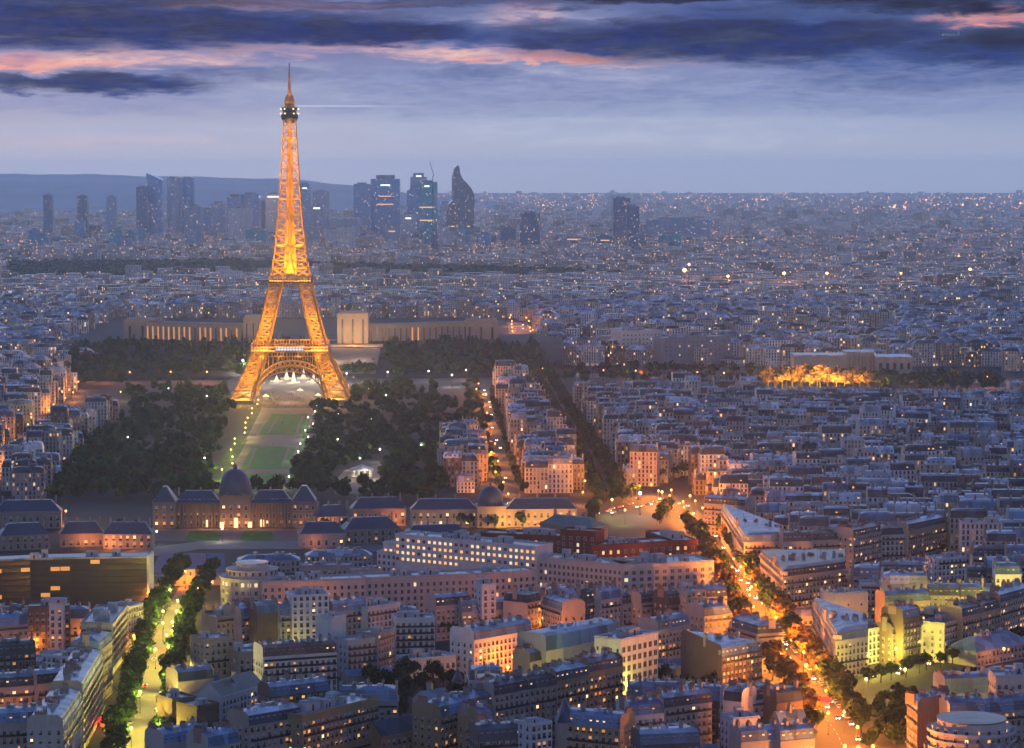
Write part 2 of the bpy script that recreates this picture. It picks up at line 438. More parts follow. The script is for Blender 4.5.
def add_walls(mb, poly, z0, z1, col, seed, blank=(), cell=2.7, floor=3.1, mi=0, ground=0.0):
    c = (*col[:3], seed)
    for i, (a, b) in enumerate(zip(poly, poly[1:] + poly[:1])):
        L = math.hypot(b[0] - a[0], b[1] - a[1]); n = max(1, round(L / cell)); nf = max(1, round((z1 - z0) / floor))
        pts = [(a[0], a[1], z0), (b[0], b[1], z0), (b[0], b[1], z1), (a[0], a[1], z1)]
        if i in blank: uv = None
        else:
            u0 = int(seed * 400) + i * 37; uv = [(u0, 0.001), (u0 + n, 0.001), (u0 + n, nf), (u0, nf)]
        mb.face(pts, uv, c, mi)
def add_roof(mb, poly, z, style, col, wallcol, mh=3.7, d1=.8, d2=3.4, party=(), mi=0, wmi=0, topcol=None):
    """mansard / flat / gable / hip roof over a convex polygon; the edges in PARTY stay upright"""
    n = len(poly); w4 = (*wallcol[:3], 0)
    topcol = topcol or col
    if style == 'flat':
        mb.face([(p[0], p[1], z - 0.35) for p in poly], None, col, mi)
        q = inset(poly, [0.35] * n)
        for i in range(n):
            a, b, c, d = poly[i], poly[(i + 1) % n], q[(i + 1) % n], q[i]
            mb.face([(a[0], a[1], z + .45), (b[0], b[1], z + .45), (c[0], c[1], z + .45), (d[0], d[1], z + .45)], None, w4, wmi)
            mb.face([(a[0], a[1], z - .36), (b[0], b[1], z - .36), (b[0], b[1], z + .45), (a[0], a[1], z + .45)], None, w4, wmi)
            mb.face([(c[0], c[1], z - .36), (d[0], d[1], z - .36), (d[0], d[1], z + .45), (c[0], c[1], z + .45)], None, w4, wmi)
        return
    if style == 'mansard':
        steps = [(poly, z), (inset(poly, [0 if i in party else d1 for i in range(n)]), z + mh), (inset(poly, [0 if i in party else d1 + d2 for i in range(n)]), z + mh + 1.0)]
    elif style == 'hip':
        x0, y0, x1, y1 = bbox(poly); L = min(math.hypot(poly[1][0] - poly[0][0], poly[1][1] - poly[0][1]), math.hypot(poly[2][0] - poly[1][0], poly[2][1] - poly[1][1]))
        steps = [(poly, z), (inset(poly, [0 if i in party else L * .40 for i in range(n)]), z + mh)]
    else:   # gable along the first edge (quads)
        L = math.hypot(poly[2][0] - poly[1][0], poly[2][1] - poly[1][1])
        steps = [(poly, z), (inset(poly, [L * .49 if i % 2 == 0 else 0 for i in range(n)]), z + mh)]
        party = (1, 3)
    for k in range(len(steps) - 1):
        (A, za), (B, zb) = steps[k], steps[k + 1]
        for i in range(n):
            j = (i + 1) % n
            pts = [(*A[i], za), (*A[j], za), (*B[j], zb), (*B[i], zb)]
            if i in party and style == 'mansard':
                # the party wall rises as a parapet a little above the roof slopes
                lift = lambda p, q, t: (p[0] + (q[0] - p[0]) * t, p[1] + (q[1] - p[1]) * t)
                o = steps[0][0]; lo = steps[1][0]
                if k == 0: pts = [(*A[i], za), (*A[j], za), (*lift(o[j], lo[j], .15), zb - .1), (*lift(o[i], lo[i], .15), zb - .1)]
                else: pts = [(*lift(o[i], lo[i], .15), zb - 1.1), (*lift(o[j], lo[j], .15), zb - 1.1), (*lift(A[j], B[j], .3), zb + .3), (*lift(A[i], B[i], .3), zb + .3)]
            mb.face(pts, None, w4 if i in party else (col if k == 0 else topcol), wmi if i in party else mi)
    T, zt = steps[-1]
    mb.face([(*p, zt) for p in T], None, topcol, mi)

# shared small meshes
def window_mesh(name, pane, shut=0, rail=False):
    mb = MB()   # unit: 1.2 wide, 2.0 tall, faces -y
    mb.box(-.72, .72, -.07, .02, 0, .10, mi=0, bottom=True)
    mb.box(-.72, -.58, -.06, .02, .10, 2.08, mi=0); mb.box(.58, .72, -.06, .02, .10, 2.08, mi=0)
    mb.box(-.72, .72, -.09, .02, 2.08, 2.22, mi=0, bottom=True)
    mb.box(-.03, .03, -.045, .02, .10, 2.08, mi=0)
    mb.face([(-.58, -.02, .1), (.58, -.02, .1), (.58, -.02, 2.08), (-.58, -.02, 2.08)], mi=1)
    if shut & 1: mb.box(-.60, -.02, -.075, -.05, .1, 2.08, mi=2, bottom=True)
    if shut & 2: mb.box(.02, .60, -.075, -.05, .1, 2.08, mi=2, bottom=True)
    if shut & 4: mb.box(-.60, .60, -.075, -.05, 1.1, 2.08, mi=2, bottom=True)
    if rail: mb.box(-.66, .66, -.24, -.19, .1, .95, mi=3, bottom=True)
    return mb.mesh(name, [M['white_trim'], M[pane], M['shutter_paint'], M['ironwork']])
WIN = {'dark': [window_mesh('window', p, s, r) for p, s, r in (('dark_glass', 0, True), ('dark_glass', 0, True), ('dark_glass', 0, False), ('dark_glass', 4, True), ('dark_glass', 1, True), ('dark_glass', 3, True), ('curtain_glass', 0, True), ('curtain_glass', 4, False), ('dark_glass', 0, True))],
       'lit': [window_mesh('window', p, s, True) for p, s in (('pane_warm', 0), ('pane_warm', 4), ('pane_amber', 0), ('pane_amber', 0), ('pane_bright', 0), ('pane_warm', 1))],
       'office_dark': [window_mesh('window', 'dark_glass', 0, False)],
       'office_lit': [window_mesh('window', 'pane_office', 0, False), window_mesh('window', 'pane_warm', 0, False)]}
def dormer_mesh(name, pane):
    mb = MB()
    mb.box(-.75, .75, 0, 2.2, 0, 1.75, (0.30, 0.32, 0.36, 0), 0)
    mb.box(-.9, .9, -.15, 2.2, 1.75, 1.95, (0.33, 0.36, 0.40, 0), 0)
    mb.face([(-.5, -.03, .2), (.5, -.03, .2), (.5, -.03, 1.6), (-.5, -.03, 1.6)], mi=1)
    mb.box(-.04, .04, -.06, 0, .2, 1.6, mi=2)
    return mb.mesh(name, [M['zinc_roof'], M[pane], M['white_trim']])
DORMER = {'dark': dormer_mesh('dormer', 'dark_glass'), 'lit': [dormer_mesh('dormer', 'pane_warm'), dormer_mesh('dormer', 'pane_bright')]}
def chimney_mesh(L, hh, col, n):
    mb = MB(); c = (*col, 0)
    mb.box(-.45, .45, 0, L, -2.5, hh, c, 0)
    mb.box(-.55, .55, -.1, L + .1, hh, hh + .18, c, 0)
    for i in range(n):
        y = (i + .5) * L / n
        mb.bar((0, y, hh + .18), (0, y, hh + .95), .19, mi=1, r2=.15)
    return mb.mesh('chimney', [M['stone_wall'], M['terracotta']])
CHIM = [chimney_mesh(3.2, 2.0, (.44, .38, .33), 6), chimney_mesh(2.2, 2.6, (.36, .30, .27), 4), chimney_mesh(4.4, 1.7, (.40, .25, .20), 8), chimney_mesh(1.6, 2.2, (.50, .46, .42), 3)]
def cabin_mesh(w, d, h):
    mb = MB(); mb.box(-w / 2, w / 2, -d / 2, d / 2, 0, h, (.55, .53, .52, 0), 0); mb.box(-w / 2 - .15, w / 2 + .15, -d / 2 - .15, d / 2 + .15, h, h + .2, (.45, .46, .48, 0), 0)
    mb.face([(-.4, -d / 2 - .02, .1), (.4, -d / 2 - .02, .1), (.4, -d / 2 - .02, 1.9), (-.4, -d / 2 - .02, 1.9)], mi=1)
    return mb.mesh('roof_cabin', [M['stone_wall'], M['dark_glass']])
CABIN = [cabin_mesh(4, 3.5, 2.8), cabin_mesh(3, 3, 3.4), cabin_mesh(6, 3.2, 2.3)]
def skylight_mesh():
    mb = MB(); mb.box(-.5, .5, -.7, .7, 0, .3, (.5, .53, .57, 0), 0); mb.face([(-.42, -.62, .31), (.42, -.62, .31), (.42, .62, .31), (-.42, .62, .31)], mi=1)
    return mb.mesh('skylight', [M['zinc_roof'], M['dark_glass']])
SKYL = skylight_mesh()
def vent_mesh():
    mb = MB(); mb.bar((0, 0, 0), (0, 0, 1.3), .22, (.6, .6, .62, 0)); mb.bar((0, 0, 1.3), (0, 0, 1.55), .34, (.6, .6, .62, 0)); return mb.mesh('vent', M['zinc_roof'])
VENT = vent_mesh()
def mast_mesh():
    mb = MB(); mb.bar((0, 0, 0), (0, 0, 3.6), .05); mb.bar((-.7, 0, 3.3), (.7, 0, 3.3), .04); mb.bar((-.5, 0, 2.9), (.5, 0, 2.9), .04); return mb.mesh('aerial', M['ironwork'])
AERIAL = mast_mesh()
def boxvent_mesh():
    mb = MB(); mb.box(-.9, .9, -.7, .7, -.3, 1.3, (.55, .54, .54, 0)); mb.box(-1.0, 1.0, -.8, .8, 1.3, 1.45, (.4, .42, .45, 0)); return mb.mesh('roof_hatch', M['zinc_roof'])
BOXV = boxvent_mesh()

def facade_windows(root, a, b, z0, z1, cell, floor, lit, limit, kind='', rz_off=0.0, first=0.9, wsc=None, skip_ground=False, name='window'):
    """a window object for every opening on the wall from A to B (local xy, outward normal to its right)"""
    L = math.hypot(b[0] - a[0], b[1] - a[1]); n = max(1, round(L / cell)); nf = max(1, int((z1 - z0 + .3) / floor))
    dx, dy = (b[0] - a[0]) / L, (b[1] - a[1]) / L
    rz = math.atan2(dy, dx); k = 0
    for f in range(nf - 1, -1, -1):
        if skip_ground and f == 0: break
        for i in range(n):
            if k >= limit: return k
            t = (i + .5) / n * L
            on = rnd.random() < lit
            me = rnd.choice(WIN[kind + ('lit' if on else 'dark')])
            x, y = a[0] + dx * t + dy * .03, a[1] + dy * t - dx * .03
            s = wsc or (1.05, 1.12 if f in (1, 2) else 1.0 if f < nf - 1 else .85)
            put(name, me, root, (x, y, z0 + f * floor + first), rz, (s[0], 1, s[1])); k += 1
    return k

FOOT = []
VIS = []      # what stands before a described front is kept low enough to leave that front in view
def see(poly, h, frac):
    for a, b in zip(poly, poly[1:] + poly[:1]):
        nx, ny = b[1] - a[1], a[0] - b[0]
        if nx * (a[0] + b[0]) / 2 + ny * (a[1] + b[1]) / 2 >= 0: continue
        (x0, y0), (x1, y1) = project((*a, h)), project((*b, h)); (_, g0), (_, g1) = project((*a, 0)), project((*b, 0))
        if x1 - x0 < 5: continue
        n = max(1, int((x1 - x0) / 20))
        for k in range(n):
            t, u = (k + .02) / n, (k + .98) / n; m = (t + u) / 2
            VIS.append((x0 + (x1 - x0) * t, x0 + (x1 - x0) * u, (y0 + (y1 - y0) * m) * (1 - frac) + frac * (g0 + (g1 - g0) * m), min(a[1], b[1])))
def building(poly, h, label, name='apartment_building', cat='apartment building', group='apartment buildings of the city', style='mansard', wall='cream', roof='zinc', party=(1, 3), front=(0,),
             lit=0.10, detail=2, mh=3.6, d1=.8, d2=3.4, floor=3.1, cell=2.6, kind='', balconies=(2, 5), chimneys=None, wsc=None, limit=96, wcol=None, rcol=None, dormers=True, dlit=.12, clutter=1.0, top=None, register=True, clear=.72):
    """POLY in world xy, first edge is the street front. detail 2: window objects; 1: windows in the wall's material"""
    poly = [(p[0], p[1]) for p in poly]
    if area(poly) < 0: poly = [poly[1], poly[0]] + poly[:1:-1]
    if register:
        take(poly, -0.4); FOOT.append(poly)
        if clear: see(poly, h, clear)
    ang = math.atan2(poly[1][1] - poly[0][1], poly[1][0] - poly[0][0])
    c = centroid(poly); ca, sa = math.cos(-ang), math.sin(-ang)
    loc = [((p[0] - c[0]) * ca - (p[1] - c[1]) * sa, (p[0] - c[0]) * sa + (p[1] - c[1]) * ca) for p in poly]
    n = len(loc); seed = rnd.random()
    root = empty(name, (c[0], c[1], 0), ang); tag(root, label, cat, group)
    wc = wcol or jit(STONE[wall]); rc = rcol or jit(ROOF[roof], .18)
    far = detail < 2
    w = MB(); blank = set(range(n)) if not far else set(party)
    add_walls(w, loc, 0, h, wc, seed, blank, cell, floor)
    if not far:
        # string courses and cornice run round the street sides
        for i in range(n):
            if i in party: continue
            a, b = loc[i], loc[(i + 1) % n]; L = math.hypot(b[0] - a[0], b[1] - a[1]); dx, dy = (b[0] - a[0]) / L, (b[1] - a[1]) / L
            def strip(z, hh, out, col):
                T = lambda q: (a[0] + dx * q[0] + dy * q[1], a[1] + dy * q[0] - dx * q[1], q[2])
                w.box(.05, L - .05, out, -.02, z, z + hh, col, 0, lambda q: T(q), True)
            strip(h - .45, .45, .45, (*[x * .95 for x in wc[:3]], 0))
            for k in range(1, int(h / floor)): strip(k * floor + .15, .22, .14, (*[min(1, x * 1.05) for x in wc[:3]], 0))
    w.build('wall', M['stone_facade' if far else 'stone_wall'], root)
    r = MB()
    steep = rc if roof != 'zinc' or style != 'mansard' else (jit(ROOF['slate'], .3) if rnd.random() < .55 else jit(ROOF['blue'], .3))
    add_roof(r, loc, h, style, steep, wc, mh, d1, d2, party, 0, 1, rc)
    ro = r.build('roof', [M['zinc_roof'], M['stone_wall']], root)
    ztop = h + (mh + .6 if style == 'mansard' else mh if style != 'flat' else 0)
    dep = math.hypot(loc[3][0] - loc[0][0], loc[3][1] - loc[0][1]) if n >= 4 else 10
    W = math.hypot(loc[1][0] - loc[0][0], loc[1][1] - loc[0][1])
    # chimneys stand on the party walls, skylights and cabins on the roof
    nc = chimneys if chimneys is not None else (0 if style in ('flat', 'hip') else (2 + int(W / 6.5) if not far else 2 + int(W / 11)))
    for k in range(nc):
        fx = k / max(1, nc - 1) if nc > 1 else .5
        a = Vector(loc[0]).lerp(Vector(loc[1]), clamp(fx, .03, .97)); b = Vector(loc[3] if n >= 4 else loc[2]).lerp(Vector(loc[2]), clamp(fx, .03, .97))
        p = a.lerp(b, rnd.uniform(.25, .55))
        put('chimney', rnd.choice(CHIM), ro, (p.x, p.y, ztop - .3), 0, (1, 1, rnd.uniform(.8, 1.3)))
    if style == 'flat':
        for k in range(max(1, int(W * dep / 110 * clutter))):
            a = Vector(loc[0]).lerp(Vector(loc[1]), rnd.uniform(.15, .85)); b = Vector(loc[3]).lerp(Vector(loc[2]), rnd.uniform(.15, .85)); p = a.lerp(b, rnd.uniform(.3, .75))
            put('roof_cabin', rnd.choice(CABIN), ro, (p.x, p.y, h - .35), 0, (rnd.uniform(.7, 1.3),) * 3)
    if not far:
        for k in range(int(W / 2.0 * clutter) if style != 'gable' else 0):
            a = Vector(loc[0]).lerp(Vector(loc[1]), rnd.uniform(.06, .94)); b = Vector(loc[3]).lerp(Vector(loc[2]), rnd.uniform(.06, .94)); p = a.lerp(b, rnd.uniform(.32, .66))
            me = rnd.choice((SKYL, SKYL, VENT, VENT, AERIAL, BOXV, BOXV)); put(me.name.split('.')[0], me, ro, (p.x, p.y, (h - .4) if style == 'flat' else ztop + .0), rnd.uniform(0, 3))
        left = limit
        if style != 'gable' and not re.search('blank|bare|party wall|plain|gable', label):
            for e in party:
                a, b = loc[e], loc[(e + 1) % n]; wa, wb = poly[e], poly[(e + 1) % n]; m = ((wa[0] + wb[0]) / 2, (wa[1] + wb[1]) / 2); nx, ny = wb[1] - wa[1], wa[0] - wb[0]; L = math.hypot(nx, ny)
                if nx * m[0] + ny * m[1] > 0 or any(k[0] <= m[0] + nx / L * 2 <= k[2] and k[1] <= m[1] + ny / L * 2 <= k[3] and inside((m[0] + nx / L * 2, m[1] + ny / L * 2), f) for k, f in TAKEN if f is not TAKEN[-1][1]): continue
                left -= facade_windows(root, a, b, 0, h - .4, 3.6, floor, lit, min(24, left // 3), kind, 0, .75, (.8, .85))
        for e in front:
            a, b = loc[e], loc[(e + 1) % n]; L = math.hypot(b[0] - a[0], b[1] - a[1]); dx, dy = (b[0] - a[0]) / L, (b[1] - a[1]) / L
            left -= facade_windows(root, a, b, 0, h - .4, cell, floor, lit, left, kind, 0, .75 if not kind else .8, wsc)
            for f in balconies:
                z = f * floor + .3
                if z > h - 1.5: continue
                bb = MB(); T = lambda q: (a[0] + dx * q[0] + dy * q[1], a[1] + dy * q[0] - dx * q[1], q[2])
                bb.box(.4, L - .4, .85, -.02, z, z + .16, (.5, .46, .42, 0), 0, T, True)
                bb.box(.4, L - .4, .85, .80, z + .16, z + 1.05, mi=1, M=T)
                bb.build('balcony', [M['stone_wall'], M['ironwork']], root)
            if style == 'mansard' and dormers:
                nd = max(1, round(L / (cell * 1.02)))
                for i in range(nd):
                    t = (i + .5) / nd * L; q = .42
                    on = rnd.random() < dlit
                    put('dormer', rnd.choice(DORMER['lit']) if on else DORMER['dark'], ro, (a[0] + dx * t - dy * q, a[1] + dy * t + dx * q, h + .55), math.atan2(dy, dx), (.85, 1, 1))
    return root

def eave_quad(x0, y0, x1, y1, h, dep):
    """footprint from the two ends of its street eave in the picture, its eave height and its depth"""
    a, b = P(x0, y0, h), P(x1, y1, h); d = Vector((b.x - a.x, b.y - a.y)); d.normalize(); nrm = Vector((-d.y, d.x)) * dep
    return [(a.x, a.y), (b.x, b.y), (b.x + nrm.x, b.y + nrm.y), (a.x + nrm.x, a.y + nrm.y)]

# ------------------------------------------------------------------ trees
def crown_arrays(seed, nclump=15, per=26, leaf=.085, flat=.8):
    """unit crown (radius about 1): clumps of leaf-sized faces with gaps between them; (verts, n quads, tint)"""
    r = np.random.default_rng(seed); V = []; T = []
    for k in range(nclump):
        while True:
            c = r.uniform(-1, 1, 3)
            if .15 < np.linalg.norm(c) < .95: break
        c = c * np.array([.70, .70, .62 * flat]); rad = r.uniform(.26, .44); tone = r.uniform(.72, 1.28)
        for i in range(per):
            d = r.normal(size=3); d /= np.linalg.norm(d); p = c + d * rad * r.uniform(.6, 1.05)
            u = r.normal(size=3); u -= u.dot(d) * d * .6; u /= np.linalg.norm(u); w = np.cross(d, u); w /= max(1e-6, np.linalg.norm(w))
            s = leaf * r.uniform(.8, 1.7)
            V += [p - u * s - w * s * .7, p + u * s - w * s * .7, p + u * s + w * s * .7, p - u * s + w * s * .7]
            T += [tone * r.uniform(.85, 1.15)] * 4
    return np.array(V, dtype=np.float32), np.array(T, dtype=np.float32)
def quads_mesh(name, V, T, mat, col=(1, 1, 1)):
    n = len(V); me = bpy.data.meshes.new(name)
    me.vertices.add(n); me.loops.add(n); me.polygons.add(n // 4)
    me.vertices.foreach_set('co', V.astype(np.float32).ravel()); me.loops.foreach_set('vertex_index', np.arange(n, dtype=np.int32))
    me.polygons.foreach_set('loop_start', np.arange(0, n, 4, dtype=np.int32)); me.polygons.foreach_set('loop_total', np.full(n // 4, 4, dtype=np.int32))
    me.update(calc_edges=True)
    ca = me.color_attributes.new('tint', 'FLOAT_COLOR', 'CORNER')
    cc = np.ones((n, 4), dtype=np.float32); cc[:, :3] = T.reshape(-1, 1) * np.array(col, dtype=np.float32) if T.ndim == 1 else T
    ca.data.foreach_set('color', cc.ravel()); me.materials.append(mat)
    return me
CROWNS = [crown_arrays(s, 17, 30, .085) for s in (1, 2, 3, 4, 5)]
CROWN_LOW = [crown_arrays(s, 9, 12, .17) for s in (11, 12, 13, 14)]
CROWN_ME = [quads_mesh('crown', V, T, M['leaves']) for V, T in CROWNS]
CROWN_AUT = [quads_mesh('crown', V, T, M['autumn_leaves']) for V, T in CROWNS]
def trunk_mesh():
    mb = MB(); mb.bar((0, 0, 0), (0, 0, .52), .035, r2=.022)
    for k in range(5):
        a = k * 1.3; mb.bar((0, 0, .38 + .03 * k), (.24 * math.cos(a), .24 * math.sin(a), .66 + .03 * k), .016, r2=.006)
    return mb.mesh('trunk', M['bark'])
TRUNK = trunk_mesh()
def tree(x, y, hgt, label, group, autumn=False, z=0.0, wide=.40):
    t = empty('tree', (x, y, z), rnd.uniform(0, 6.28)); tag(t, label, 'tree', group)
    put('trunk', TRUNK, t, (0, 0, 0), 0, (hgt, hgt, hgt))
    w = hgt * wide * rnd.uniform(.88, 1.15)
    put('crown', rnd.choice(CROWN_AUT if autumn else CROWN_ME), t, (0, 0, hgt * .62), rnd.uniform(0, 6.28), (w, w, hgt * .40))
    return t
def woodland(name, pts, mat, z0=0.0):
    """one mass of crowns for a wood seen from far away: pts = (x, y, height, radius)"""
    Vs = []; Ts = []; r = np.random.default_rng(5)
    for x, y, h, rad in pts:
        V, T = CROWN_LOW[r.integers(4)]; a = r.uniform(0, 6.28); ca, sa = math.cos(a), math.sin(a)
        q = V @ np.array([[ca, sa, 0], [-sa, ca, 0], [0, 0, 1]], dtype=np.float32)
        c = r.choice(4, p=[.62, .18, .12, .08]); hue = np.array([[1, 1, 1], [1.35, 1.25, .8], [1.9, 1.0, .7], [.7, .85, .9]][c]) * r.uniform(.6, 1.45)
        Vs.append(q * np.array([rad, rad, h * .42]) + np.array([x, y, h * .60 + z0])); Ts.append(T[:, None] * hue[None, :].astype(np.float32))
    o = bpy.data.objects.new(name, quads_mesh(name, np.concatenate(Vs), np.concatenate(Ts), mat)); C.objects.link(o)
    tag(o, kind='stuff'); return o
def poly_px(pts, z=0.0): return [(P(x, y, z).x, P(x, y, z).y) for x, y in pts]
def along(pts, step, jitter=0.0):
    """points every STEP metres along a picture polyline on the ground"""
    W = [P(x, y) for x, y in pts]; out = []; carry = 0.0
    for a, b in zip(W, W[1:]):
        L = (b - a).length; d = (b - a).normalized(); t = carry
        while t < L:
            p = a + d * t; out.append((p.x + rnd.uniform(-jitter, jitter), p.y + rnd.uniform(-jitter, jitter), math.atan2(d.y, d.x))); t += step
        carry = t - L
    return out
def ribbon(name, pts, width, z, mat, kind='structure'):
    W = [P(x, y) for x, y in pts]; mb = MB(); L = []; Rr = []
    for i, p in enumerate(W):
        d = (W[min(i + 1, len(W) - 1)] - W[max(i - 1, 0)]); d.normalize(); nn = Vector((-d.y, d.x, 0)); w = width[i] if isinstance(width, (list, tuple)) else width
        L.append(p + nn * w / 2); Rr.append(p - nn * w / 2)
    for i in range(len(W) - 1): mb.face([(Rr[i].x, Rr[i].y, z), (Rr[i + 1].x, Rr[i + 1].y, z), (L[i + 1].x, L[i + 1].y, z), (L[i].x, L[i].y, z)])
    o = mb.build(name, mat); tag(o, kind=kind)
    for i in range(len(W) - 1): TAKEN.append((bbox([(q.x, q.y) for q in (Rr[i], Rr[i + 1], L[i + 1], L[i])]), ccw([(q.x, q.y) for q in (Rr[i], Rr[i + 1], L[i + 1], L[i])])))
    return o
def sheet(name, pts, z, mat, kind='structure', block=True):
    mb = MB(); w = ccw(poly_px(pts)); mb.face([(x, y, z) for x, y in w]); o = mb.build(name, mat); tag(o, kind=kind)
    return o
NO_BUILD = []     # picture polygons (on the ground) where the filled-in blocks may not stand
# ------------------------------------------------------------------ ground, hills, haze
def ground():
    mb = MB(); mb.face([(-9000, 300, 0), (9000, 300, 0), (9000, 30000, 0), (-9000, 30000, 0)])
    tag(mb.build('ground', M['earth']), kind='structure')
ground()
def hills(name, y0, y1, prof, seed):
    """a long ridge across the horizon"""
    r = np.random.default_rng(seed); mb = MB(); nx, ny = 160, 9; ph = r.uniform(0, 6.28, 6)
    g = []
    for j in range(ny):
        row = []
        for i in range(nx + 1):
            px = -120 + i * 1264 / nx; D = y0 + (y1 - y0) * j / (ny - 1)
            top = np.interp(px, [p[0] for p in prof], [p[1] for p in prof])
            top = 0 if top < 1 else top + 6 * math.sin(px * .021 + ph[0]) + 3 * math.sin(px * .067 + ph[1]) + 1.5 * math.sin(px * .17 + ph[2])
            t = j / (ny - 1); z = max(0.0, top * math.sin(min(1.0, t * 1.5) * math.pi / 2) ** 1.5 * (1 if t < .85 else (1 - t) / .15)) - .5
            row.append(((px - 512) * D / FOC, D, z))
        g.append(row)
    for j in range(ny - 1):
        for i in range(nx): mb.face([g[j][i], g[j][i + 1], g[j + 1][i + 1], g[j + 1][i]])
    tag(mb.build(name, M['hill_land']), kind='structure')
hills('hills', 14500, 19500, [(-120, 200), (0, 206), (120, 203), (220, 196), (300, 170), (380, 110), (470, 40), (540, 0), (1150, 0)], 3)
HAZE_DENSITY = 0.000038
def haze():
    m = bpy.data.materials.new('haze_air'); m.use_nodes = True; g = NT(m.node_tree)
    v = g.n('ShaderNodeVolumePrincipled'); out = g.n('ShaderNodeOutputMaterial')
    v.inputs['Color'].default_value = (0.76, 0.87, 1.0, 1); v.inputs['Density'].default_value = HAZE_DENSITY; v.inputs['Anisotropy'].default_value = 0.8
    g.l.new(v.outputs[0], out.inputs['Volume'])
    mb = MB(); mb.box(-9200, 9200, -300, 30500, -1.0, 334, bottom=True)
    o = mb.build('haze', m); tag(o, kind='stuff')
    m.cycles.homogeneous_volume = True
haze()

